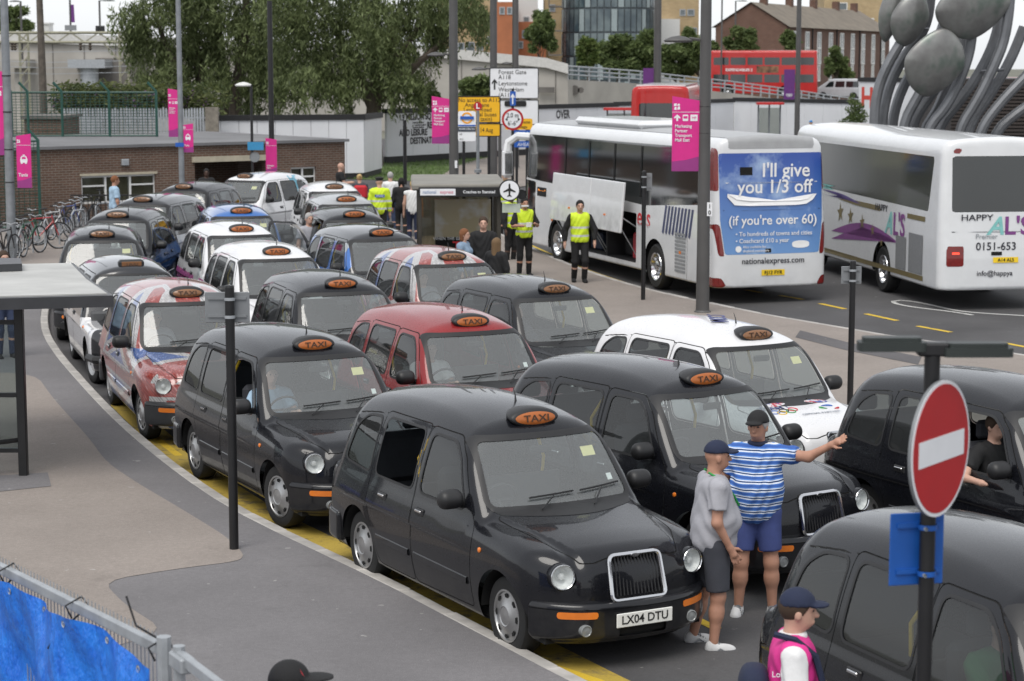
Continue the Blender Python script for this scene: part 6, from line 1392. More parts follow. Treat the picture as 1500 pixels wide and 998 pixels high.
o = board(t, 'upper_panel', 717, 789, 99, 145, Y, M_SIGNW, 0, M_INK); 
for py, bd in ((106, 'Forest Gate'), (113.5, 'A118'), (122.5, 'Leytonstone'), (131.5, 'West Ham'), (139.5, '(A11)')): lines(o, t, 730, py, Y, 0, .215, bd)
q = at_depth(724.5, 124, Y); x_, z_ = q[0]-t.location.x, q[2]; flat(o, 'arrow', [(x_-.03, z_-.18), (x_+.03, z_-.18), (x_+.03, z_+.08), (x_+.10, z_), (x_+.10, z_+.07), (x_, z_+.2), (x_-.10, z_+.07), (x_-.10, z_), (x_-.03, z_+.08)], M_INK, -.024)
o = board(t, 'lower_panel', 732, 789, 146, 183, Y, M_SIGNW, 0, M_INK); board(t, 'covered_text', 739, 771, 148, 156, Y, M_PBLK, -.03)
for px in (732, 774): mb = MB(); xx = at_depth(px, 150, Y)[0]-t.location.x; mb.tube([(xx, .08, 0), (xx, .08, at_depth(px, 99, Y)[2])], .06, 8); mb.build('post', M_POLE, t)
Y = 71.0; t = thing('diversion_sign', 'amber diversion sign about access to the A112', 'road sign', (at_depth(701, 150, Y)[0], Y, 0)); o = board(t, 'upper_panel', 670, 733, 141, 180, Y, M_YSIGN, 0, M_INK)
for py, bd, px in ((147, 'No access to A112', 671), (154, 'Angel Lane', 681), (161, 'Leyton Road', 679), (168, '(local buses', 690), (174.5, 'and taxis)', 690)): lines(o, t, px, py, Y, 0, .195, bd)
o = board(t, 'lower_panel', 670, 733, 181, 200, Y, M_YSIGN, 0, M_INK); lines(o, t, 688, 191, Y, 0, .22, 'Until 14 Aug', st=.7)
for px in (679, 716): mb = MB(); xx = at_depth(px, 150, Y)[0]-t.location.x; mb.tube([(xx, .06, 0), (xx, .06, at_depth(px, 141, Y)[2])], .05, 8); mb.build('post', M_PBLK, t)
Y = 57.0; t = thing('bus_stop', 'bus stop flag with red L disc and orange ring panel', 'bus stop', (at_depth(700, 200, Y)[0], Y, 0)); mb = MB(); mb.tube([(0, 0, 0), (0, 0, at_depth(700, 162, Y)[2])], .045, 10); mb.lathe([(.10, 0), (.10, .08), (.05, .1)], 12, 'z', (0, 0, at_depth(700, 253, Y)[2])); mb.build('post', M_GALV, t)
q = at_depth(700, 156, Y); mb = MB(); mb.lathe([(.12, -.03), (.12, .03), (0, .03)], 24, 'y', (0, 0, q[2])); mb.lathe([(.12, -.03), (0, -.03)], 24, 'y', (0, 0, q[2])); o = mb.build('letter_disc', M_RSIGN, t); text('L', .2, M_SIGNW, o, (0, -.034, q[2]), (R(90), 0, 0), bold=.03)
o = board(t, 'route_panel', 671, 697, 163, 207, Y, M_SIGNW, 0); q = at_depth(684, 173, Y); mb = MB(); mb.lathe([(.155, -.03), (.155, -.022), (.11, -.022), (.11, -.03), (.155, -.03)], 28, 'y', (q[0]-t.location.x, 0, q[2])); mb.build('orange_ring', M_ORNG, o)
board(t, 'ring_bar', 674, 694, 170.5, 175, Y, M_BSIGN, -.035, r=.005); board(t, 'name_strip', 671, 697, 183, 185, Y, M_BSIGN, -.012, r=.004); board(t, 'name_strip', 671, 697, 186, 193, Y, mat('slate strip', (.06, .07, .09), .5), -.012, r=.004); lines(o, t, 684, 189, Y, -.02, .065, 'Stratford Bus Stn', M_SIGNW, 'CENTER'); lines(o, t, 673, 197, Y, 0, .07, 'A9'); lines(o, t, 673, 204, Y, 0, .07, 'A12')
Y = 66.0; t = thing('width_limit_sign', 'round width limit sign with blue arrow plate above', 'road sign', (at_depth(751, 170, Y)[0], Y, 0)); mb = MB(); mb.tube([(0, .05, 0), (0, .05, at_depth(751, 130, Y)[2])], .045, 10); mb.build('post', M_PBLK, t)
q = at_depth(751, 175, Y); mb = MB(); mb.lathe([(.345, .02), (.345, -.02), (0, -.02)], 32, 'y', (0, 0, q[2])); o = mb.build('red_disc', M_RSIGN, t); mb = MB(); mb.lathe([(.275, -.018), (.275, -.025), (0, -.025)], 32, 'y', (0, 0, q[2])); mb.build('white_field', M_SIGNW, o); text('2.0 m', .20, M_INK, o, (0, -.03, q[2]+.12), (R(90), 0, 0), bold=.01, stretch=.85); text("6'-6\"", .20, M_INK, o, (0, -.03, q[2]-.13), (R(90), 0, 0), bold=.01, stretch=.85)
for s_ in (-1, 1): flat(o, 'width_mark', [(s_*.24, q[2]), (s_*.16, q[2]+.06), (s_*.16, q[2]-.06)], M_INK, -.027)
o = board(t, 'arrow_plate', 747, 755.5, 134, 155, Y, M_BSIGN, 0, r=.03); q = at_depth(751, 145, Y); z_ = q[2]; flat(o, 'arrow', [(-.02, z_-.17), (.02, z_-.17), (.02, z_+.06), (.06, z_+.02), (.06, z_+.08), (0, z_+.17), (-.06, z_+.08), (-.06, z_+.02), (-.02, z_+.06)], M_SIGNW, -.024)
Y = 69.0; t = thing('village_sign', 'amber and blue athletes village check sign behind the width limit disc', 'road sign', (at_depth(768, 190, Y)[0], Y, 0)); o = board(t, 'amber_panel', 740, 780, 174, 190, Y, M_YSIGN, 0); lines(o, t, 757, 179, Y, 0, .14, 'Athletes'); lines(o, t, 757, 186, Y, 0, .14, 'Village')
o = board(t, 'blue_panel', 750, 779, 191, 205, Y, M_BSIGN, 0); lines(o, t, 753, 197, Y, 0, .2, 'CHECK', M_SIGNW); o = board(t, 'blue_panel', 752, 778, 207, 216, Y, M_BSIGN, 0); lines(o, t, 758, 212, Y, 0, .16, 'AHEAD', M_SIGNW)
for px in (757, 772): mb = MB(); xx = at_depth(px, 190, Y)[0]-t.location.x; mb.tube([(xx, .05, 0), (xx, .05, at_depth(px, 174, Y)[2])], .045, 8); mb.build('post', M_PBLK, t)
t = column('dark grey column standing behind the direction sign', 723, 150, 80.0, 10, .15, .13, M_POLE); lamp_head(t, ZP(706, 101, 80), -.55, M_POLE, .6)
t = column('tall grey column right of the direction sign', 755, 60, 96.0, 12, .17, .13, M_POLE); lamp_head(t, ZP(740, 93, 96), -.4, M_POLE, .5)
Y = 110; t = column('lamp post with a purple games banner beyond the coach', 963, 100, Y, 13, .22, .17, M_POLE); s = Y/FPX; flat(t, 'banner', [(-.75, ZP(950, 150, Y)), (-.13, ZP(950, 150, Y)), (-.13, ZP(950, 100, Y)), (-.75, ZP(950, 100, Y))], mat('purple banner', (.11, .022, .16), .6), .0, .04); 
for px in (1157,): t = column('lamp post with a purple rings banner near the worker', 1169, 100, 118, 13, .16, .12, M_POLE); flat(t, 'banner', [(-.78, ZP(0, 146, 118)), (-.17, ZP(0, 146, 118)), (-.17, ZP(0, 102, 118)), (-.78, ZP(0, 102, 118))], mat('purple banner', (.11, .022, .16), .6), 0, .04)
for k, (dx, dz) in enumerate(((-.12, 0), (0, 0), (.12, 0), (-.06, -.06), (.06, -.06))): mb = MB(); c_ = (-.475+dx, -.05, ZP(0, 139, 118)+dz); mb.tube([(c_[0]+.055*math.cos(a), c_[1], c_[2]+.055*math.sin(a)) for a in np.linspace(0, 6.28, 13)[:-1]], .012, 4, closed=True); mb.build('emblem_ring', M_SIGNW, t)
for px, top, Y, lab in ((1057, 0, 190, 'thin lamp post in front of the brick gable end'), (1077, 3, 205, 'slim grey lamp post left of the brick flats'), (32, 4, 150, 'pale lamp post on the viaduct at far left'), (147, 3, 152, 'lamp post with traffic signals on the viaduct'), (104, -10, 152, 'lamp post with purple banner on the viaduct')):
    t = column(lab, px, 60, Y, at_depth(px, top, Y)[2], .09, .07, M_POLE); 
    if top > 0: lamp_head(t, at_depth(px, top, Y)[2], .7 if px > 100 else -.4, M_POLE, .9)
    if px == 104: s = Y/FPX; flat(t, 'banner', [(.08, ZP(0, 33, Y)), (.32, ZP(0, 33, Y)), (.28, ZP(0, 7, Y)), (.08, ZP(0, 7, Y))], mat('purple banner', (.11, .022, .16), .6), 0, .04); flat(t, 'sign_back', [(-.4, ZP(0, 45, Y)), (.45, ZP(0, 45, Y)), (.45, ZP(0, 37, Y)), (-.4, ZP(0, 37, Y))], M_SIGNG, -.1, .03)
    if px == 147:
        for dx in (-.15, .25): mb = MB(); mb.box(dx-.13, dx+.13, -.3, -.1, at_depth(px, 50, Y)[2], at_depth(px, 40, Y)[2], .03); mb.build('signal_head', M_PBLK, t)
# 10 left foreground shelter
M_FASC = mat('dark grey shelter frame', (.035, .036, .040), .4); q = U(35, 697, .11); t = thing('bus_shelter', 'black framed bus shelter with pale roof at the left edge', 'bus shelter', (q[0], q[1], .11)); zb = at_depth(35, 442, q[1])[2]-.11
mb = MB(); mb.box(-.05, .05, -.05, .05, 0, zb, .008); mb.build('post', M_PBLK, t); mb = MB(); mb.box(-2.6, -2.5, -.05, .05, 0, zb, .008); mb.build('post', M_PBLK, t)
P = [U(-140, 438, 2.30), U(166, 430, 2.30), U(133, 408, 2.30), U(108, 383, 2.30), U(-140, 388, 2.30)]; P = [(a-q[0], b-q[1]) for a, b in P]; mb = MB(); mb.prism(P, zb, zb+.13, 'xy'); rf = mb.build('roof', M_FASC, t, smooth=False)
c_ = np.mean(P, 0); mb = MB(); mb.prism([tuple(c_+(np.array(p)-c_)*.94) for p in P], zb+.13, zb+.145, 'xy'); mb.build('roof_sheet', mat('pale roof sheet', (.40, .40, .385), .6, var=.15, scale=1.5), rf, smooth=False)
P2 = [U(-120, 384, 2.45), U(32, 379, 2.45), U(30, 371, 2.45), U(-120, 370, 2.45)]; mb = MB(); mb.prism([(a-q[0], b-q[1]) for a, b in P2], zb+.15, zb+.24, 'xy'); mb.build('roof_edge', M_FASC, rf, smooth=False)
mb = MB(); mb.box(-2.5, -.06, .0, .012, .32, zb-.25); mb.build('glass_panel', glass('shelter glass', (.8, .86, .86), 1.5, .02, .85), t); 
for z in (.30, zb-.24, .95): mb = MB(); mb.box(-2.5, -.05, -.02, .03, z-.025, z+.025); mb.build('rail', M_PBLK, t)
mb = MB(); mb.box(-2.4, -.38, -.55, -.22, .52, .58, .025); st_ = mb.build('seat', mat('blue seat', (.03, .04, .30), .4), t); mb = MB(); mb.tube([(-.5, -.38, .50), (-.3, -.2, .42), (-.05, 0, .42)], .03, 6); mb.build('seat_bracket', M_PBLK, st_)
# 11 mesh fence with blue tarpaulin at the bottom left
A, B = np.array(U(-60, 795, 2.0)), np.array(U(240, 944, 2.0)); d = B-A; L = np.linalg.norm(d); t = thing('site_fence', 'steel site fence panel hung with bright blue tarpaulin', 'fence', (*A, .11), math.atan2(d[1], d[0]))
mb = MB(); mb.box(0, L, -.02, .02, 1.83, 1.89, .006); mb.build('top_rail', M_STEEL, t); mb = MB(); mb.box(0, L, -.02, .02, .1, .16, .006); mb.build('bottom_rail', M_STEEL, t)
for x in (.0, L): mb = MB(); mb.tube([(x, 0, 0), (x, 0, 1.93)], .038, 8); mb.build('post', M_STEEL, t)
for k in range(int(L/.045)): mb = MB(); mb.tube([(.03+k*.045, .026, .12), (.03+k*.045, .026, 1.915)], .0035, 4, cap=False); o = mb.build('mesh_wire', M_STEEL, t, smooth=False)
def tarp(x, z): return -.055-.035*np.sin(x*3.1+z*1.7)-.03*np.sin(x*7.3-z*3.1+1)-.018*np.sin(z*9+x*5)-.012*np.sin(x*17+z*11)+.05*(1-z/1.8)*np.sin(x*2.2)
nx, nz = 90, 50; X, Z = np.meshgrid(np.linspace(.02, L-.08, nx), np.linspace(.05, 1, nz)); sag = 1.845-.035*np.abs(np.sin(X*math.pi/.95))**1.5-.10*np.clip((X-L+.7)/.7, 0, 1)**2; Zz = .05+(sag-.05)*Z; V = np.stack([X.ravel(), tarp(X, Zz).ravel(), Zz.ravel()], 1); F = [(j*nx+i, j*nx+i+1, (j+1)*nx+i+1, (j+1)*nx+i) for j in range(nz-1) for i in range(nx-1)]
g = G('blue tarpaulin'); n1 = g.noise(9, 5, .6); g.set(Base_Color=g.mix(g.ramp(n1, .3, .7), (.004, .10, .52), (.02, .20, .72)), Roughness=.32, Specular_IOR_Level=.5); g.bump(g.noise(5, 5, .65, stretch=(1, 1, .35)), .09, .9); tp_ = obj('tarpaulin', mesh('tarpaulin', V, F), g.m, t)
for x in np.linspace(.15, L-.2, 7): zz = 1.80-.03*abs(math.sin(x*math.pi/.95))**1.5-.10*max(0, (x-L+.7)/.7)**2; mb = MB(); mb.lathe([(.008, 0), (.016, .004), (.02, 0)], 12, 'y', (x, float(tarp(x, zz))-.004, zz)); mb.build('eyelet', M_STEEL, tp_)
for x in (L*.28, L*.62, L*.985): mb = MB(); mb.tube([(x, -.03, 1.80), (x-.01, -.06, 1.87), (x, .03, 1.91), (x+.02, .06, 1.86), (x-.06, -.1, 1.98 if x > L*.9 else 1.70), (x-.12, -.12, 2.12 if x > L*.9 else 1.62)], .006, 5); mb.build('cable_tie', M_PBLK, t)
t2 = thing('site_fence', 'end of a second steel site fence panel at the bottom edge', 'fence', (*U(262, 952, 2.0), .11), R(-62)); mb = MB(); mb.box(0, 2.0, -.02, .02, 1.83, 1.89, .006); mb.build('top_rail', M_STEEL, t2)
for x in (0, 2.0): mb = MB(); mb.tube([(x, 0, 0), (x, 0, 1.91)], .032, 8); mb.build('post', M_STEEL, t2)
mb = MB(); mb.box(-.05, .14, -.04, .04, 1.80, 1.88, .01); mb.build('coupler', M_STEEL, t2)
# 12 central coach shelter
t = thing('bus_shelter', 'glazed coach stop shelter with airport plane disc on the island', 'bus shelter', (-1.88, 41.4, .11), R(3)); W, D, Hh = 1.62, 3.4, 2.22
for x in (.04, W): 
    for y in (0, D/2, D): mb = MB(); mb.box(x-.04, x+.04, y-.04, y+.04, 0, Hh, .008); mb.build('post', mat('bronze shelter frame', (.05, .045, .036), .4, .3), t)
mb = MB(); mb.box(-.12, W+.16, -.12, D+.15, Hh+.02, Hh+.15, .03); rf = mb.build('roof', mat('grey brown shelter roof', (.20, .19, .165), .6, var=.15, scale=2), t); mb = MB(); mb.box(.02, W+.30, -.17, -.12, Hh-.10, Hh+.09, .004); fs = mb.build('fascia', M_PBLK, t)
mb = MB(); mb.box(.05, .75, -.178, -.17, Hh-.07, Hh+.06); mb.build('logo_panel', M_SIGNW, fs); text('national', .095, mat('pale blue print', (.16, .25, .42), .5), fs, (.235, -.181, Hh-.005), (R(90), 0, 0), stretch=.9); text('express', .095, mat('pink print', (.62, .15, .22), .5), fs, (.575, -.181, Hh-.005), (R(90), 0, 0), stretch=.9); text('Coaches to Stansted', .085, M_SIGNW, fs, (1.22, -.175, Hh-.005), (R(90), 0, 0), bold=.015, stretch=.9)
mb = MB(); c_ = (W+.20, -.2, Hh+.03); mb.lathe([(.215, .03), (.215, -.03), (0, -.03)], 32, 'y', c_); o = mb.build('plane_disc', M_INK, t); mb = MB(); mb.lathe([(.19, -.028), (.19, -.036), (0, -.036)], 32, 'y', c_); mb.build('white_field', M_SIGNW, o)
PL = [(0, .14), (.018, .11), (.02, .04), (.12, -.02), (.12, -.045), (.02, -.015), (.015, -.09), (.045, -.115), (.045, -.13), (0, -.118)]; PL = PL+[(-a, b) for a, b in PL[-2:0:-1]]; flat(o, 'plane_symbol', [(c_[0]+a, c_[2]+b) for a, b in PL], M_INK, c_[1]-.038)
mb = MB(); mb.lathe([(.10, 0), (.10, .04), (0, .04)], 20, 'y', (W+.45, -.16, Hh-.06)); mb.build('round_bracket', M_PBLK, t); mb = MB(); mb.box(W+.06, W+.42, -.15, -.13, Hh-.42, Hh-.24); o = mb.build('stop_plate', mat('pale green plate', (.42, .47, .40), .5), t)
sg = glass('smoky shelter glass', (.62, .60, .50), 1.5, .03, .8)
for nm, bx in (('glass_panel', (.03, .045, .06, D-.06)), ('glass_panel', (W-.01, W+.005, D/2, D-.06))): mb = MB(); mb.box(*bx, .25, Hh-.1); mb.build(nm, sg, t)
mb = MB(); mb.box(.1, W-.08, D-.02, D, .25, Hh-.1); mb.build('glass_panel', sg, t)
g = G('sport poster'); x, y, z = g.xyz(); n1 = g.noise(1.6, 3); g.set(Base_Color=g.mix(g.ramp(n1, .42, .6), (.30, .26, .16), (.42, .44, .46)), Roughness=.3, Coat_Weight=.5); mb = MB(); mb.box(.35, 1.5, 1.0, 1.06, .35, 2.0, .01); po = mb.build('poster_case', g.m, t); flat(po, 'poster_band', [(.36, .95), (1.49, .95), (1.49, 1.22), (.36, 1.22)], M_GAP, .997); text('THERE', .26, M_RTXT, po, (1.10, .985, 1.03), (R(90), 0, 0), bold=.02); text('WHEN THE GLOVES COME OFF', .085, M_SIGNW, po, (.92, .985, 1.19), (R(90), 0, 0))
mb = MB(); mb.box(.2, W-.1, D-.55, D-.3, .48, .53, .02); mb.build('bench', M_STEEL, t)
# 13 leaf sculpture of bent steel tubes with titanium-coloured pods
sc = thing('sculpture', 'tall sculpture of bent grey steel tubes carrying large leaf shaped pods', 'sculpture', (*at_depth(1370, 150, 62)[:2], 0)); M_TUBE = mat('grey sculpture steel', (.17, .175, .185), .4, .5, var=.15, scale=2); cx = sc.location.x
g = G('iridescent pod'); n1 = g.noise(1.4, 3); n2 = g.noise(1.9, 2); c = g.mix(g.ramp(n1, .35, .65), (.20, .195, .19), (.30, .305, .29)); c = g.mix(g.ramp(n2, .5, .75), c, (.13, .17, .145)); M_POD = g.set(Base_Color=c, Metallic=.55, Roughness=.42)
TUB = [([(1284, 330), (1280, 190), (1283, 140), (1297, 100), (1320, 62), (1345, 20), (1352, -40)], 0), ([(1294, 330), (1290, 190), (1300, 130), (1325, 80), (1360, 40), (1365, -40)], .6), ([(1310, 330), (1304, 190), (1318, 135), (1345, 90), (1385, 45), (1390, -40)], 1.2), ([(1325, 330), (1318, 190), (1345, 140), (1368, 100), (1395, 60)], .2), ([(1340, 330), (1330, 190), (1362, 140), (1400, 95), (1412, 40), (1415, -40)], .9), ([(1345, 330), (1355, 190), (1385, 160), (1410, 110), (1425, 60), (1425, -40)], -.5), ([(1352, 330), (1370, 190), (1405, 150), (1440, 100), (1465, 40), (1470, -40)], .4), ([(1395, 330), (1400, 195), (1430, 150), (1455, 100), (1475, 50), (1482, -40)], -.6), ([(1400, 330), (1412, 195), (1450, 140), (1480, 90), (1500, 40)], .8), ([(1410, 330), (1430, 198), (1465, 150), (1505, 110), (1530, 80)], -.9), ([(1440, 330), (1450, 200), (1490, 165), (1530, 140)], .3), ([(1335, 330), (1352, 190), (1372, 165), (1390, 120), (1400, 70)], 1.5)]
for pts, dy in TUB:
    P = [at_depth(a, b, 62+dy) for a, b in pts]; P = [(p[0]-cx, dy, max(p[2], 0)) for p in P]; Q = resample([(p[0], p[2]) for p in P], .25, 3); mb = MB(); mb.tube([(a, dy, b) for a, b in Q], .16, 10); mb.build('tube', M_TUBE, sc)
def pod(px, py, w, h, rot, dy):
    q = at_depth(px, py, 62+dy); s = 62/FPX
    def ff(x, y, z):   # a cushion with four soft corners, thinner at its tips
        a, b = x/(w*s/2), z/(h*s/2); return ((a*a+1e-4)**.80+(b*b+1e-4)**.80+(y/.30)**2-.22*a*b-1)*.3
    s_ = Skin(ff, (-w*s/2-.2, -.45, -h*s/2-.2), (w*s/2+.2, .45, h*s/2+.2), .05); o = s_.part('pod', s_.rest(), M_POD, sc); o.location = (q[0]-cx, dy-.5, q[2]); o.rotation_euler = (R(12), R(rot), R(15))
pod(1364, 92, 92, 100, 8, -.6); pod(1328, 28, 58, 82, 5, .3); pod(1420, 10, 118, 95, -6, -.5); pod(1300, 18, 34, 90, 3, .9)
for px, py in ((1400, 80), (1455, 105), (1345, 45), (1412, 50)): q = at_depth(px, py, 62); mb = MB(); mb.tube([(q[0]-cx-.35, .1, q[2]), (q[0]-cx+.35, .2, q[2]+.05)], .05, 6); mb.build('clamp', M_TUBE, sc)
# 14 planter
q = at_depth(1250, 175, 86); t = thing('planter', 'brown planter with a bushy conifer behind the coaches', 'planter', (q[0], 86, 0)); zt = at_depth(1250, 180, 86)[2]
mb = MB(); mb.lathe([(.34, zt-1.0), (.36, zt-.1), (.39, zt), (.33, zt)], 20); mb.build('pot', mat('dark brown pot', (.04, .028, .02), .7), t); V, F = leaves([(RNG.uniform(-.2, .2), RNG.uniform(-.2, .2), zt+.05+k*.14, .52-k*.06, .52-k*.06, .22) for k in range(8)], 1600, .06, -.2, 1, 77); obj('foliage', mesh('foliage', V, F, smooth=False), M_GREEN, t)
# 15 small far shelters
for px, Y, w, lab in ((915, 108, 62, 'far red roofed bus stop shelter above the coach roof'), (1128, 112, 40, 'far red roofed shelter right of the red bus')):
    q = at_depth(px, 160, Y); s = Y/FPX; t = thing('bus_shelter', lab, 'bus shelter', (q[0], Y, 0)); zt = at_depth(px, 158 if px < 1000 else 150, Y)[2]; mb = MB(); mb.prism(rounded([(-w*s/2, -.6), (w*s/2, -.6), (w*s/2, .6), (-w*s/2, .6)], .4, 4), zt-.12, zt, 'xy'); mb.build('roof', mat('red shelter roof', (.50, .02, .02), .5), t)
    for x in (-w*s*.4, 0, w*s*.4): mb = MB(); mb.box(x-.04, x+.04, .3, .38, 0, zt-.1); mb.build('post', M_GALV, t)
    mb = MB(); mb.box(-w*s*.4, w*s*.4, .33, .345, .3, zt-.3); mb.build('glass_panel', M_PANE, t)
# 16 black railing behind the bicycles
A, B = at_depth(104, 300, 59.5), at_depth(176, 300, 60.5); t = thing('railing', 'black vertical bar railing behind the bicycles', 'railing', (A[0], A[1], .11)); L = B[0]-A[0]+1.6
for k in range(24): mb = MB(); mb.tube([(L*k/23, 0, 0), (L*k/23, 0, 1.0)], .012, 5); mb.build('bar', M_PBLK, t)
for z in (.1, 1.0): mb = MB(); mb.box(0, L, -.02, .02, z-.02, z+.02); mb.build('rail', M_PBLK, t)
# ------------------------------------------------------------------ people
def cone(a, b, ra, rb):
    """tapered limb between two joints"""
    a, b = np.array(a, float), np.array(b, float); ba = b-a; L2 = ba @ ba
    def f(x, y, z):
        px, py, pz = x-a[0], y-a[1], z-a[2]; t = np.clip((px*ba[0]+py*ba[1]+pz*ba[2])/L2, 0, 1)
        return np.sqrt((px-ba[0]*t)**2+(py-ba[1]*t)**2+(pz-ba[2]*t)**2)-(ra+(rb-ra)*t)
    return f
def ell(c, r, yaw=0.0):
    c, s = np.array(c, float), (math.cos(yaw), math.sin(yaw)); rm = min(r)
    def f(x, y, z):
        X, Y, Z = x-c[0], y-c[1], z-c[2]; X, Y = X*s[0]+Y*s[1], -X*s[1]+Y*s[0]
        k0 = np.sqrt((X/r[0])**2+(Y/r[1])**2+(Z/r[2])**2); k1 = np.sqrt((X/r[0]**2)**2+(Y/r[1]**2)**2+(Z/r[2]**2)**2); return k0*(k0-1)/np.maximum(k1, 1e-6)
    return f
def union(fs, k):
    def f(x, y, z):
        d = fs[0](x, y, z)
        for g in fs[1:]: d = smin(d, g(x, y, z), k)
        return d
    return f
def cutz(f, zmin=None, zmax=None):
    def g(x, y, z):
        d = f(x, y, z)
        if zmin is not None: d = np.maximum(d, zmin-z)
        if zmax is not None: d = np.maximum(d, z-zmax)
        return d
    return g
def cut_plane(f, p, n):
    """keep the side of a plane that the normal n points away from"""
    p, n = np.array(p, float), np.array(n, float); n /= np.linalg.norm(n); return lambda x, y, z: np.maximum(f(x, y, z), (x-p[0])*n[0]+(y-p[1])*n[1]+(z-p[2])*n[2])
def sk_mesh(name, f, bb, h, m, parent):
    try: V, T = surfnet(f, bb[0], bb[1], h, 2, True)
    except ValueError: return None
    return obj(name, mesh(name, V, T), m, parent)
SKIN = {k: mat('skin '+k, c, .55, var=.08, scale=14) for k, c in (('pale', (.52, .31, .23)), ('tan', (.42, .22, .15)), ('dark', (.075, .040, .028)))}
def cloth(name, col, **k): return mat('cloth '+name, col, .85, var=.10, scale=9, bump=.004, bscale=60, **k)
def banded(name, base, bands, rough=.7):
    """cloth whose colour changes in horizontal bands (z0, z1, colour)"""
    key = 'cloth '+name
    if key in MATS: return MATS[key]
    g = G(key); x, y, z = g.xyz(); c = g.mix(g.ramp(g.noise(9, 3), .3, .7), tuple(q*.9 for q in base), base)
    for z0, z1, col in bands: c = g.mix(z.gt(z0)*z.lt(z1), c, col)
    g.bump(g.noise(14, 4), .012, .5); MATS[key] = g.set(Base_Color=c, Roughness=rough); return g.m
NEON = (.62, .80, .03); SILV = (.55, .57, .57)
def hivis(name, H): return banded('hi-vis '+name, NEON, [(.56*H, .585*H, SILV), (.66*H, .685*H, SILV)])
def polo():
    g = G('cloth striped polo'); x, y, z = g.xyz(); w = g.noise(2.5, 2); q = (z+w*.045)*15.0; u = q.mod(1.0)
    c = g.mix(u.lt(.34), (.10, .24, .58), (.03, .10, .36)); c = g.mix(u.gt(.42)*u.lt(.56), c, (.70, .72, .76)); c = g.mix(u.gt(.60)*u.lt(.72), c, (.012, .014, .03)); c = g.mix(u.gt(.76)*u.lt(.86), c, (.70, .72, .76))
    g.bump(g.noise(7, 3), .02, .5); return g.set(Base_Color=c, Roughness=.8)
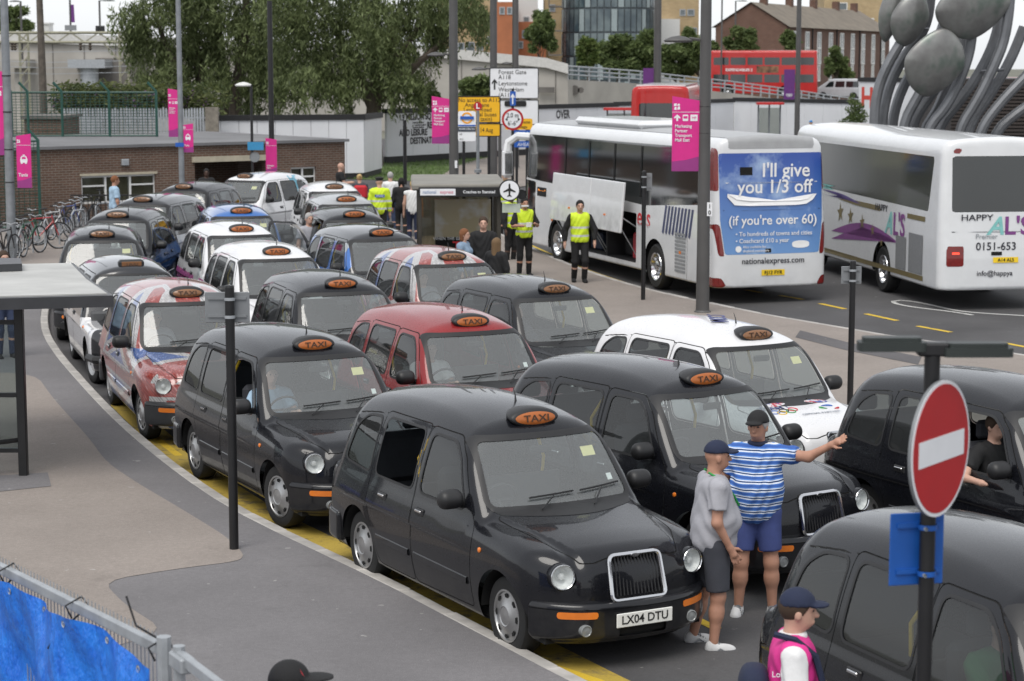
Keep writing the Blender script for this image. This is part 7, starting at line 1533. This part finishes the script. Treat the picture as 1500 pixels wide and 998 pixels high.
def person(label, loc, rz, H=1.75, h=.024, skin='pale', top=None, top_len=.50, sleeve=.55, vest=None, bottom=None, leg_hem=.06, shoes=None, hair=None, hair_style='short', cap=None, cap_m=None, fat=1.0, arms=None, legs=None, head_turn=0.0, seated=False, extra=None, name='person', collar=None, upper_only=False, bust=0.0, loc_z=None):
    """one figure: x is forward, y is its left; joints are laid out for the pose, then skinned as one surface with clothes over it"""
    k = H/1.75; t = thing(name, label, 'person', (loc[0], loc[1], loc[2] if len(loc) > 2 else 0), rz)
    zp = .92*k; sh = 1.42*k; hy = .092*k; sy = .185*k*(1+.12*(fat-1))
    A = {1: [(.02, .06, -.29), (.07, .07, -.54)], -1: [(.02, .06, -.29), (.07, .07, -.54)]}; A.update(arms or {})
    Lg = {1: [(.03, .01, -.43), (-.02, .02, -.84)], -1: [(.0, .01, -.43), (-.03, .02, -.84)]}; Lg.update(legs or {})
    sho = {s: np.array([-.01*k, s*sy, sh-.03*k]) for s in (1, -1)}; hip = {s: np.array([0, s*hy, zp-.04*k]) for s in (1, -1)}
    el = {s: sho[s]+np.array([A[s][0][0], s*A[s][0][1], A[s][0][2]])*k for s in (1, -1)}; wr = {s: sho[s]+np.array([A[s][1][0], s*A[s][1][1], A[s][1][2]])*k for s in (1, -1)}
    kn = {s: hip[s]+np.array([Lg[s][0][0], s*Lg[s][0][1], Lg[s][0][2]])*k for s in (1, -1)}; an = {s: hip[s]+np.array([Lg[s][1][0], s*Lg[s][1][1], Lg[s][1][2]])*k for s in (1, -1)}
    hc = np.array([.025*k, 0, 1.625*k]); ct, st_ = math.cos(head_turn), math.sin(head_turn); hx = lambda dx, dy, dz: hc+np.array([ct*dx-st_*dy, st_*dx+ct*dy, dz])*k
    belly = (.122*k*fat**1.25, .160*k*fat, .175*k)
    torso = [ell((0, 0, 1.28*k), (.115*k*(.5+.5*fat), .175*k*(.7+.3*fat), .19*k)), ell((.05*k*(fat-1), 0, 1.09*k), belly, 0), ell((0, 0, .94*k), (.12*k*fat, .160*k*(.6+.4*fat), .12*k)), cone(sho[1]+np.array([0, -.05, .0])*k, sho[-1]+np.array([0, .05, 0])*k, .075*k, .075*k)]
    if bust: torso += [ell((.10*k, s*.075*k, 1.27*k), (.06*k, .065*k, .065*k)) for s in (1, -1)]
    head = [ell(hc+np.array([-.008, 0, .022])*k, (.098*k, .077*k, .100*k), head_turn), ell(hx(.022, 0, -.05), (.068*k, .056*k, .072*k), head_turn), cone(hx(-.02, 0, -.06), (-.012*k, 0, 1.43*k), .055*k, .062*k)]
    face = [cone(hx(.092, 0, .012), hx(.112, 0, -.028), .008*k, .015*k), ell(hx(.078, .028, .026), (.016*k, .024*k, .010*k), head_turn), ell(hx(.078, -.028, .026), (.016*k, .024*k, .010*k), head_turn), ell(hx(.078, 0, -.112+.045), (.022*k, .024*k, .012*k), head_turn)]+[ell(hx(-.005, s*.080, -.012), (.018*k, .010*k, .030*k), head_turn) for s in (1, -1)]
    arm = []; ha = []
    fine = h < .015
    for s in (1, -1):
        arm += [cone(sho[s], el[s], .052*k*(.6+.4*fat), .043*k), cone(el[s], wr[s], .042*k, .028*k)]
        d = wr[s]-el[s]; d /= np.linalg.norm(d); side = np.cross(d, [0, s, 0.2]); side /= np.linalg.norm(side); nrm = np.cross(d, side)
        ha += [cone(wr[s], wr[s]+d*.07*k, .026*k, .034*k)]
        if fine:
            pb = wr[s]+d*.085*k
            for q, (o_, ln) in enumerate(((-.030, .060), (-.010, .074), (.010, .070), (.029, .054))):
                b0 = pb+side*o_*k; b1 = b0+(d*.95+side*o_*4+nrm*s*.05)*ln*.6*k; b2 = b1+(d*.95+side*o_*3+nrm*s*.18)*ln*.55*k; ha += [cone(b0, b1, .0105*k, .0098*k), cone(b1, b2, .0098*k, .0085*k)]
            th = wr[s]+d*.02*k-side*.024*k; ha += [cone(th, th+(d*.55-side*.65)*.05*k, .013*k, .0115*k), cone(th+(d*.55-side*.65)*.05*k, th+(d*.95-side*.75)*.075*k, .0115*k, .009*k)]
        else: ha += [cone(wr[s]+d*.06*k, wr[s]+d*.145*k, .031*k, .018*k)]
    leg = []
    for s in (1, -1): leg += [cone(hip[s], kn[s], .088*k*(.7+.3*fat), .058*k), cone(kn[s], kn[s]+(an[s]-kn[s])*.35, .056*k, .056*k), cone(kn[s]+(an[s]-kn[s])*.3, an[s], .056*k, .036*k)]
    pts = np.array([p for D in (sho, el, wr, hip, kn, an) for p in D.values()]+[hc+np.array([0, 0, .16*k]), hc+np.array([.2*k, 0, 0])]); lo, hi = pts.min(0)-.24*k, pts.max(0)+.24*k; lo[2] = max(lo[2], -.06)
    if upper_only: lo[2] = .80*k
    body = union([union(torso, .06*k), union(head, .03*k), union(face, .014*k), union(arm, .03*k), union(ha, .010*k)]+([] if upper_only else [union(leg, .05*k)]), .022*k)
    b = sk_mesh('body', body, (lo, hi), h, SKIN[skin], t)
    # clothes: the same joints, looser, ending in straight hems
    sl = []
    def garment(extra_r, hem, cuff, z_top=1.475):
        fs = [union([ell((0, 0, 1.28*k), (.115*k*(.5+.5*fat)+extra_r, .175*k*(.7+.3*fat)+extra_r, .20*k)), ell((.05*k*(fat-1), 0, 1.09*k), tuple(q+extra_r for q in belly)), ell((0, 0, .93*k), (.125*k*fat+extra_r, .165*k*(.6+.4*fat)+extra_r, .17*k)), cone(sho[1]+np.array([0, -.05, 0])*k, sho[-1]+np.array([0, .05, 0])*k, .075*k+extra_r*.8, .075*k+extra_r*.8)]+([ell((.10*k, s*.075*k, 1.27*k), (.06*k+extra_r, .065*k+extra_r, .065*k+extra_r)) for s in (1, -1)] if bust else []), .07*k)]
        f0 = cutz(fs[0], hem*H)
        arms_ = []
        for s in (1, -1):
            if cuff <= 0: continue
            up = min(cuff, 1.0); e1 = sho[s]+(el[s]-sho[s])*up; loose = .022*k if cuff < 1 else .012*k
            a = cone(sho[s], e1, .060*k*(.6+.4*fat)+extra_r, .050*k+extra_r+loose*.6); a = cut_plane(a, e1, el[s]-sho[s]) if cuff < 1 else a
            arms_.append(a)
            if cuff > 1: e2 = el[s]+(wr[s]-el[s])*(cuff-1); arms_.append(cut_plane(cone(el[s], e2, .050*k+extra_r, .036*k+extra_r), e2, wr[s]-el[s]))
        g = f0 if not arms_ else union([f0, union(arms_, .02*k)], .03*k)
        nk = ell((.03*k, 0, 1.52*k), (.085*k, .075*k, .07*k)); ph = loc[0]*7
        def folded(x, y, z):      # creases: slanting folds that deepen towards waist and armpit
            w = .0045*np.sin(34*z+16*x+9*np.sin(9*y+ph)+ph)+.0055*np.sin(15*z-19*y+6*np.sin(8*x+ph))*np.clip((1.25*k-z)/.3, .2, 1)
            return np.maximum(g(x, y, z)+w*k, -nk(x, y, z))
        return folded
    if top: sk_mesh('shirt', garment(.014*k, top_len, sleeve), (lo, hi), h, top, t)
    if vest: sk_mesh('vest', garment(.030*k, top_len-.01, 0.0), (lo, hi), h, vest, t)
    if collar: sk_mesh('collar', cutz(ell((-.005*k, 0, 1.475*k), (.088*k, .090*k, .045*k)), 1.44*k, 1.50*k), ((-.2, -.2, 1.3*k), (.2, .2, 1.6*k)), min(h, .014), collar, t)
    if bottom and not upper_only:
        fs = [cutz(union([ell((0, 0, .93*k), (.128*k*fat, .172*k*(.6+.4*fat), .14*k)), cone((0, hy, .86*k), (0, -hy, .86*k), .10*k, .10*k)], .05*k), None if seated else .6*k, 1.03*k)]
        for s in (1, -1):
            full = leg_hem < .2
            if full: fs += [cone(hip[s], kn[s], .100*k*(.7+.3*fat), .072*k), cut_plane(cone(kn[s], an[s], .072*k, .058*k), kn[s]+(an[s]-kn[s])*.96, an[s]-kn[s])]
            else: e = kn[s]+(hip[s]-kn[s])*(leg_hem-.27)/.26 if leg_hem > .27 else kn[s]+(an[s]-kn[s])*(.27-leg_hem)/.24; fs += [cut_plane(cone(hip[s], e, .105*k*(.7+.3*fat), .098*k), e, e-hip[s])]
        sk_mesh('trousers' if leg_hem < .2 else 'shorts', union(fs, .035*k), (lo, hi), h, bottom, t)
    if not upper_only and shoes:
        for s in (1, -1):
            a = an[s]; f = cutz(union([ell(a+np.array([.065, s*.012, -.022])*k, (.125*k, .045*k, .05*k)), ell(a+np.array([-.015, 0, -.005])*k, (.055*k, .045*k, .065*k)), ell(a+np.array([.13, s*.015, -.04])*k, (.06*k, .045*k, .032*k))], .03*k), a[2]-.070*k)
            so = sk_mesh('shoe', f, (a-.25, a+.28), min(h, .016), shoes, t)
            if h < .015:
                mb = MB(); mb.prism(rounded([(a[0]-.075*k, a[1]-.046*k), (a[0]+.19*k, a[1]-.05*k+s*.012*k), (a[0]+.19*k, a[1]+.05*k+s*.012*k), (a[0]-.075*k, a[1]+.046*k)], .045*k, 4), a[2]-.072*k, a[2]-.052*k, 'xy'); mb.build('sole', mat('grey sole', (.18, .18, .19), .8), so)
                for q_ in range(4): xx = a[0]+(.045+.02*q_)*k; mb = MB(); mb.tube([(xx, a[1]-.03*k, a[2]+(.028-.012*q_)*k), (xx, a[1], a[2]+(.040-.012*q_)*k), (xx, a[1]+.03*k, a[2]+(.028-.012*q_)*k)], .006*k, 5); mb.build('lace', M_SIGNG, so)
                for q_ in (-1, 1): mb = MB(); mb.tube([(a[0]+.0*k, a[1]+q_*.046*k, a[2]-.04*k), (a[0]+.05*k, a[1]+q_*.05*k+s*.005, a[2]-.005*k), (a[0]+.09*k, a[1]+q_*.046*k+s*.008, a[2]-.03*k)], .008*k, 5); mb.build('side_stripe', M_SIGNG, so)
    # head: eyes, mouth, hair, hat
    for s in (1, -1):
        q = hx(.087, s*.030, .012); mb = MB(); mb.lathe([(0, .006), (.009*k, .003), (.011*k, -.004)], 8, 'x', (0, 0, 0)); mb.build('eye', M_DARK, t, tuple(q), (0, 0, head_turn+s*.25))
    q = hx(.088, 0, -.058); mb = MB(); mb.lathe([(0, .006), (.010*k, .002), (.012*k, -.006)], 10, 'x'); mb.xform(Matrix.Diagonal((1, 1.8, .38, 1))); mb.build('mouth', mat('lips', (.22, .075, .06), .5), t, tuple(q), (0, 0, head_turn))
    hb = (hc-.34*k, hc+.30*k)
    if hair:
        shell = ell(hc+np.array([-.012*ct, -.012*st_, .030])*k, (.108*k, .088*k, .105*k), head_turn); fp = hx(.035, 0, 0); fn = np.array([ct, st_, -.75])
        hf = cut_plane(shell, fp, fn)
        if hair_style == 'long': hf = union([hf, cone(hx(-.055, 0, .02), hx(-.075, 0, -.24), .085*k, .075*k), cone(hx(-.02, .06, 0), hx(-.05, .075, -.22), .045*k, .035*k), cone(hx(-.02, -.06, 0), hx(-.05, -.075, -.22), .045*k, .035*k)], .03*k)
        if hair_style == 'bob': hf = union([hf, cone(hx(-.04, .045, 0), hx(-.045, .05, -.10), .055*k, .045*k), cone(hx(-.04, -.045, 0), hx(-.045, -.05, -.10), .055*k, .045*k)], .03*k)
        if hair_style == 'bun': hf = union([hf, ell(hx(-.10, 0, .07), (.045*k, .045*k, .04*k))], .02*k)
        sk_mesh('hair', hf, hb, min(h, .02), hair, t)
    if cap:
        dome = cutz(ell(hc+np.array([-.006*ct, -.006*st_, .035])*k, (.112*k, .094*k, .108*k), head_turn), hc[2]+.040*k)
        cf = dome
        if cap == 'peak':
            pk = hx(.112, 0, .040); pe = ell(pk, (.072*k, .072*k, .018*k), head_turn); cf = union([dome, cutz(pe, pk[2]-.012*k)], .012*k)
        if cap == 'flatpeak':
            pk = hx(.135, 0, .046); pe = ell(pk, (.10*k, .085*k, .013*k), head_turn); cf = union([dome, pe], .012*k)
        if cap == 'police': cf = union([dome, cutz(ell(hc+np.array([0, 0, .10])*k, (.135*k, .12*k, .03*k)), hc[2]+.085*k), ell(hx(.11, 0, .05), (.05*k, .06*k, .012*k), head_turn)], .015*k)
        sk_mesh('cap', cf, (hc-.28*k, hc+.30*k), min(h, .013), cap_m, t)
    return t
K_BLACK = cloth('black', (.010, .010, .011)); K_NAVY = cloth('navy', (.012, .018, .045)); K_WHITE = cloth('white', (.66, .66, .66)); K_DENIM = cloth('denim', (.035, .05, .10)); K_GREY = cloth('heather grey', (.34, .34, .37)); K_LDENIM = cloth('pale denim', (.20, .28, .38)); K_CHAR = cloth('charcoal denim', (.045, .048, .06)); K_BLUES = cloth('blue shorts', (.045, .065, .20)); K_TRAIN = cloth('white trainers', (.55, .55, .55)); K_PALEB = cloth('pale blue', (.32, .45, .58)); K_RED = cloth('red', (.48, .02, .03)); K_GREEN = cloth('green', (.03, .16, .06))
H_BRN = cloth('brown hair', (.045, .026, .015)); H_BLK = cloth('black hair', (.008, .007, .007)); H_GRY = cloth('grey hair', (.33, .32, .31)); H_BLND = cloth('blonde hair', (.42, .30, .13)); H_GING = cloth('auburn hair', (.17, .065, .025)); H_LONG = cloth('light brown hair', (.14, .085, .04))
# two men talking in front of the cabs
m1 = person('man in grey T-shirt, dark denim shorts and navy cap seen in profile', U(1043, 945), R(8), 1.74, .0125, 'tan', K_GREY, .47, .62, None, K_CHAR, .30, K_TRAIN, None, cap='peak', cap_m=K_NAVY, fat=1.46, arms={-1: [(-.02, .05, -.28), (.10, .02, -.50)], 1: [(.04, .06, -.28), (.14, .0, -.46)]}, legs={-1: [(.02, .02, -.43), (-.02, .03, -.86)], 1: [(-.06, .02, -.43), (-.14, .03, -.84)]})
p = hit(lambda x, y, z: np.hypot(x, y)-.1, (0, 1, 1), (0, -1, 0), 0, 1); mb = MB(); k_ = 1.74/1.75
mb.tube([(-.07, -.085, 1.50), (.03, -.11, 1.44), (.15, -.085, 1.30), (.21, -.02, 1.20), (.15, .06, 1.30), (.03, .085, 1.44), (-.07, .06, 1.50)], .010, 5); mb.build('lanyard', mat('green lanyard', (.02, .30, .06), .6), m1)
m2 = person('man in blue striped polo shirt and blue shorts pointing with his left arm', U(1106, 897), R(-101), 1.82, .0125, 'tan', polo(), .46, .62, None, K_BLUES, .335, K_TRAIN, H_GRY, cap='peak', cap_m=K_BLACK, fat=1.40, arms={1: [(.10, .24, .00), (.17, .43, .12)], -1: [(-.02, .10, -.28), (.06, .06, -.52)]}, legs={1: [(.01, .04, -.43), (-.05, .05, -.86)], -1: [(.05, .03, -.43), (.02, .05, -.85)]}, head_turn=R(-14), collar=K_NAVY)
m3 = person('steward in pink vest, white shirt and navy cap at the bottom edge', at_depth(1163, 900, 12.05)[:2], R(-4), 1.76, .0125, 'pale', K_WHITE, .50, .75, banded('pink vest', (.66, .03, .25), []), K_BLACK, .06, K_BLACK, H_BRN, cap='peak', cap_m=K_NAVY, collar=K_WHITE)
mb = MB(); mb.tube([(-.12, -.12, 1.52), (.0, -.16, 1.50), (.12, -.15, 1.40), (.17, -.13, 1.22), (.10, -.17, 1.05), (-.12, -.15, 1.0)], .022, 6); mb.build('bag_strap', K_NAVY, m3); text('London', .05, M_SIGNW, m3, (-.06, -.205, 1.30), RIGHT); sk_mesh('backpack', lambda x, y, z: (np.abs((x+.23)/.10)**3+np.abs(y/.17)**3+np.abs((z-1.08)/.22)**3-1)*.06, (np.array([-.4, -.25, .8]), np.array([-.08, .25, 1.4])), .02, K_NAVY, m3)
m4 = person('man in flat peaked black cap at the bottom left edge', at_depth(418, 980, 10.6)[:2], R(4), 1.74, .0125, 'dark', K_BLACK, .50, .6, None, K_DENIM, .06, K_BLACK, H_BLK, cap='flatpeak', cap_m=K_BLACK); q = (.095, -.035, 1.70); mb = MB(); mb.lathe([(0, .006), (.03, .002)], 10, 'x'); mb.build('cap_badge', mat('red badge', (.4, .02, .03), .6), m4, q, (0, R(-30), R(-20)))
# staff by the coach
WALK = {1: [(.12, .01, -.41), (-.02, .01, -.82)], -1: [(.02, .01, -.43), (-.16, .01, -.82)]}
person('steward in yellow vest walking past the open luggage bay', U(849, 414, .11)+(.11,), R(-84), 1.80, .02, 'pale', K_BLACK, .50, 1.95, hivis('a', 1.80), K_BLACK, .04, K_BLACK, H_BLK, legs=WALK, arms={1: [(.03, .13, -.27), (.10, .12, -.50)], -1: [(-.06, .12, -.27), (-.02, .13, -.52)]})
w6 = person('steward in yellow vest with papers in his mouth beside the flag cab', U(768, 404, .11)+(.11,), R(-70), 1.76, .02, 'tan', K_BLACK, .50, .95, hivis('b', 1.76), K_BLACK, .04, K_BLACK, H_BLK, arms={1: [(.06, .10, -.26), (.26, -.02, -.22)], -1: [(.05, .10, -.26), (.25, .0, -.25)]}); mb = MB(); mb.box(.13, .17, -.12, .04, 1.565, 1.60); mb.build('paper', M_PAPER, w6); mb = MB(); mb.box(.24, .28, -.05, .07, 1.12, 1.22); mb.build('ticket', M_PAPER, w6)
person('young man in open yellow vest by the coach door', at_depth(748, 300, 50.5)[:2], R(-40), 1.78, .022, 'dark', K_BLACK, .50, 1.95, hivis('c', 1.78), K_BLACK, .04, K_BLACK, H_BLK)
person('police officer in yellow jacket behind the coach mirror', at_depth(740, 290, 58.5)[:2], R(-90), 1.84, .024, 'pale', banded('police jacket', NEON, [(.98, 1.03, SILV), (1.18, 1.23, SILV)]), .46, 1.9, None, K_BLACK, .04, K_BLACK, None, cap='police', cap_m=K_BLACK)
# waiting by the shelter
person('man in black T-shirt and dark jacket facing the camera by the shelter', at_depth(708, 350, 40.3)[:2]+(.11,), R(-88), 1.80, .02, 'pale', K_BLACK, .48, 1.9, None, K_DENIM, .04, K_BLACK, H_BRN)
person('woman with auburn hair and pale denim jacket beside the shelter', at_depth(679, 350, 39.6)[:2]+(.11,), R(-20), 1.62, .02, 'pale', K_LDENIM, .50, 1.9, None, K_BLACK, .04, K_BLACK, H_GING, 'bob', bust=1)
person('girl with long light brown hair in a black top seen from behind', at_depth(727, 370, 38.2)[:2]+(.11,), R(60), 1.56, .02, 'pale', K_BLACK, .50, 1.9, None, K_BLACK, .04, K_BLACK, H_LONG, 'long')
SIT = {1: [(.42, .02, -.02), (.44, .02, -.44)], -1: [(.42, .02, -.02), (.44, .02, -.44)]}
person('person in blue denim waiting on the shelter bench', (-1.35, 43.9, -.34), R(-75), 1.72, .022, 'pale', K_DENIM, .50, 1.9, None, K_CHAR, .04, K_BLACK, H_GRY, legs=SIT, seated=True); person('person in a dark coat waiting at the back of the shelter', (-.85, 43.7, -.36), R(-85), 1.70, .022, 'pale', K_BLACK, .50, 1.9, None, K_BLACK, .04, K_BLACK, H_BLK, legs=SIT, seated=True)
# crowd walking away
W2 = {1: [(.08, .01, -.42), (-.06, .01, -.82)], -1: [(-.02, .01, -.43), (-.14, .01, -.82)]}
person('blonde woman in sleeveless white top and dark trousers walking away', at_depth(605, 300, 56.5)[:2], R(92), 1.70, .022, 'pale', K_WHITE, .42, .12, None, K_NAVY, .04, K_BLACK, H_BLND, 'short', legs=W2, fat=1.1)
person('dark haired woman in black walking away beside the blonde woman', at_depth(588, 300, 58.6)[:2], R(95), 1.66, .024, 'tan', K_BLACK, .45, 1.9, None, K_BLACK, .04, K_BLACK, H_BLK, 'bob', legs=W2)
person('grey haired man in white T-shirt walking away', at_depth(572, 300, 59.8)[:2], R(88), 1.76, .024, 'pale', K_WHITE, .48, .6, None, K_DENIM, .04, K_BLACK, H_GRY, fat=1.1)
pc = person('police officer in hat and yellow jacket seen from behind', at_depth(556, 300, 55.6)[:2], R(96), 1.84, .022, 'pale', banded('police jacket', NEON, [(.98, 1.03, SILV), (1.18, 1.23, SILV)]), .46, 1.9, None, K_BLACK, .04, K_BLACK, None, cap='police', cap_m=K_BLACK, fat=1.1); mb = MB(); mb.box(-.175, -.168, -.13, .13, 1.31, 1.38); mb.build('back_patch', M_BSIGN, pc); text('POLICE', .06, M_SIGNW, pc, (-.178, 0, 1.345), REAR, bold=.01)
wb = person('fair haired woman with a red bag walking away', at_depth(527, 300, 60.5)[:2], R(100), 1.66, .024, 'pale', K_CHAR, .48, .6, None, K_DENIM, .04, K_BLACK, H_BLND, 'bun'); mb = MB(); mb.box(-.30, -.14, -.20, .20, .95, 1.35, .06); mb.build('bag', K_RED, wb)
person('bald man in black T-shirt near the white hoarding', at_depth(499, 300, 64.5)[:2], R(20), 1.80, .024, 'pale', K_BLACK, .48, .6, None, K_DENIM, .04, K_BLACK, None, arms={-1: [(.06, .06, -.26), (.30, -.05, -.24)], 1: [(.06, .06, -.26), (.30, -.05, -.24)]})
person('man in pale blue shirt standing by the bicycles', at_depth(168, 290, 55)[:2]+(.11,), R(25), 1.80, .022, 'tan', K_PALEB, .48, .7, None, K_DENIM, .04, K_BLACK, H_GING)
person('grey haired man in grey T-shirt between two rows of cabs', (-4.25, 43.4), R(-60), 1.76, .022, 'pale', K_GREY, .48, .6, None, K_DENIM, .04, K_BLACK, H_GRY); person('fair haired person beside the grey haired man between the cabs', (-4.05, 44.6), R(-100), 1.66, .024, 'pale', K_GREY, .48, 1.5, None, K_DENIM, .04, K_BLACK, H_BLND)
person('dark haired person in the brick building entrance', at_depth(303, 290, 62.5)[:2], R(-80), 1.72, .026, 'dark', K_BLACK, .48, 1.9, None, K_BLACK, .04, K_BLACK, H_BLK)
person('worker in blue helmet and yellow vest far off by the ramp', at_depth(1188, 170, 112)[:2], R(80), 1.80, .03, 'pale', K_NAVY, .48, 1.9, hivis('w', 1.80), K_NAVY, .04, K_BLACK, None, cap='dome', cap_m=cloth('blue helmet', (.02, .2, .5)))
person('person in jeans behind the left shelter glass', at_depth(8, 470, 33.5)[:2]+(.11,), R(-60), 1.75, .024, 'pale', K_PALEB, .50, .7, None, K_DENIM, .04, K_BLACK, H_BRN)
# drivers inside their cabs
def driver(label, cab, arm=None, skin='pale', top=K_PALEB, hair=H_BRN, turn=0.0, H=1.72, seat=(-1.42, -.37, -.06)):
    M = Matrix.Translation(cab.location) @ Matrix.Rotation(cab.rotation_euler.z, 4, 'Z'); p = M @ Vector(seat)
    return person(label, (p.x, p.y, p.z-.12), cab.rotation_euler.z, H, .02, skin, top, .50, .7, None, None, hair=hair, arms=arm or {1: [(.18, .06, -.22), (.42, .0, -.16)], -1: [(.18, .06, -.22), (.42, .0, -.16)]}, upper_only=True, head_turn=turn)
driver('driver in pale blue shirt inside the second kerbside cab', cab_roots[1], {1: [(.18, .06, -.22), (.42, .0, -.16)], -1: [(.16, .14, -.22), (.40, .10, -.22)]})
driver('driver looking out of the black cab beside the red cab', cab_roots[16], turn=R(-50), top=K_CHAR, hair=None, seat=(-1.30, -.45, -.06))
driver('driver with bare forearm resting out of the right hand cab window', cab_roots[22], {-1: [(.14, .28, -.20), (.36, .30, -.20)], 1: [(.18, .06, -.22), (.42, 0, -.16)]}, top=K_BLACK, seat=(-1.40, -.46, -.02))
driver('driver in green shirt inside the bottom right cab', cab_roots[23], top=K_GREEN)
driver('driver behind the wheel of the dark red cab', cab_roots[10], top=K_WHITE); driver('driver behind the wheel of the third kerbside flag cab', cab_roots[2], top=K_GREY, hair=H_GRY); driver('driver behind the wheel of the flag cab in the right hand row', cab_roots[17], top=K_GREY)
# a cab door standing open between the rows
dr = [o for o in cab_roots[19].children if o.name.startswith('door')][0]; piv = Matrix.Translation((-.52, -.87, 0)); dr.matrix_basis = piv @ Matrix.Rotation(R(58), 4, 'Z') @ piv.inverted()
# ------------------------------------------------------------------ bicycles
def bicycle(label, loc, rz, frame_m, group=None):
    t = thing('bicycle', label, 'bicycle', loc, rz, group); r = .335
    for nm, x in (('front_wheel', .52), ('rear_wheel', -.50)):
        mb = MB(); mb.tube([(x+r*math.cos(a), 0, r+.01+r*math.sin(a)) for a in np.linspace(0, 2*math.pi, 29)[:-1]], .019, 6, closed=True); w = mb.build(nm, M_RUBBER, t)
        mb = MB(); mb.tube([(x+(r-.025)*math.cos(a), 0, r+.01+(r-.025)*math.sin(a)) for a in np.linspace(0, 2*math.pi, 25)[:-1]], .010, 4, closed=True); mb.build('rim', M_STEEL, w)
        mb = MB()
        for k in range(14): a = 2*math.pi*k/14; mb.tube([(x, .02*(-1)**k, r+.01), (x+(r-.02)*math.cos(a), 0, r+.01+(r-.02)*math.sin(a))], .0022, 3, cap=False)
        o = mb.build('spoke', M_STEEL, w); o['kind'] = 'stuff'
    bb, st, hd_, ra, fa = (-.06, 0, .29), (-.20, 0, .80), (.36, 0, .82), (-.50, 0, .345), (.52, 0, .345); mb = MB()
    for a, b, q in ((bb, st, .017), (bb, (.38, 0, .72), .019), (st, hd_, .017), (st, ra, .010), (bb, ra, .011)): mb.tube([a, b], q, 7)
    mb.build('frame', frame_m, t); mb = MB(); mb.tube([(.345, 0, .88), (.38, 0, .70), (.46, 0, .5), fa], .016, 6); mb.build('fork', frame_m, t)
    mb = MB(); mb.tube([(.33, .29, .95), (.35, .12, .97), (.34, 0, .93), (.35, -.12, .97), (.33, -.29, .95)], .012, 6); hb_ = mb.build('handlebar', M_STEEL, t)
    for s in (-1, 1): mb = MB(); mb.tube([(.34, s*.20, .955), (.32, s*.30, .95)], .017, 6); mb.build('grip', M_RUBBER, hb_)
    mb = MB(); mb.lathe([(0, 1.0), (.5, .9), (.9, .4), (1, 0), (.8, -.4), (0, -.5)], 12); mb.xform(Matrix.Translation((-.25, 0, .92)) @ Matrix.Diagonal((.14, .075, .035, 1))); sd = mb.build('saddle', M_RUBBER, t); mb = MB(); mb.tube([(-.20, 0, .78), (-.235, 0, .90)], .013, 6); mb.build('seat_post', M_STEEL, sd)
    mb = MB(); mb.lathe([(.09, -.004), (.09, .004)], 18, 'y', (-.06, -.04, .29), cap=True); mb.tube([(-.06, -.05, .29), (-.16, -.06, .16)], .009, 5); mb.tube([(-.06, .05, .29), (.04, .06, .42)], .009, 5); mb.build('crank', M_STEEL, t); mb = MB(); mb.box(-.21, -.11, -.13, -.06, .145, .165); mb.box(-.01, .09, .06, .13, .41, .43); mb.build('pedal', M_RUBBER, t)
    mb = MB(); mb.tube([(-.5+.36*math.cos(a), 0, .345+.36*math.sin(a)) for a in np.linspace(.3, 2.6, 10)], .014, 4); mb.build('mudguard', M_TRIM, t); return t
BC = [mat('bike '+n, c, .35, coat=.5) for n, c in (('black', (.01, .01, .012)), ('red', (.35, .015, .02)), ('silver', (.4, .41, .42)), ('blue', (.02, .05, .22)), ('white', (.6, .6, .6)), ('green', (.02, .10, .05)))]
SP = [(8, 388, 78, 0, 'black bicycle at the left edge beside the galvanised column'), (24, 380, 84, 2, 'silver bicycle partly hidden by the galvanised column'), (42, 373, 70, 5, 'dark green bicycle third along the cycle stands'), (58, 366, 30, 1, 'red bicycle with its front wheel turned to the road'), (75, 356, 60, 4, 'white bicycle beside the red bicycle'), (88, 350, 75, 0, 'black bicycle right of the white bicycle'), (100, 345, 65, 3, 'blue bicycle in the middle of the stands'), (113, 340, 80, 2, 'silver bicycle near the railing end'), (126, 336, 70, 0, 'black bicycle close to the last kerbside cabs'), (150, 322, 84, 0, 'black bicycle by the black railing'), (33, 362, 50, 0, 'black bicycle in the rear row at the left')]
for px, py, rz, c, lab in SP: q = U(px, py, .11); bicycle(lab, (q[0], q[1], .11), R(rz), BC[c], 'bicycles on the stands')
for px, Y, rz, c, lab in ((432, 63.5, 20, 4, 'white framed bicycle against the brick wall by the small window'), (412, 64.0, 10, 0, 'black bicycle leaning by the small window')): q = at_depth(px, 290, Y); bicycle(lab, (q[0], Y, .0), R(rz), BC[c], 'bicycles by the brick wall')
for k, px in enumerate((20, 60, 100, 135)):
    q = U(px, 372-k*12, .11); t = thing('cycle_stand', ('first', 'second', 'third', 'fourth')[k]+' hooped steel cycle stand from the left edge', 'cycle stand', (q[0]+.3, q[1], .11), R(70)); mb = MB(); mb.tube([(-.35, 0, 0), (-.35, 0, .65), (-.25, 0, .75), (.25, 0, .75), (.35, 0, .65), (.35, 0, 0)], .024, 8); mb.build('hoop', M_STEEL, t)
bpy.data.scenes.remove(TMP)
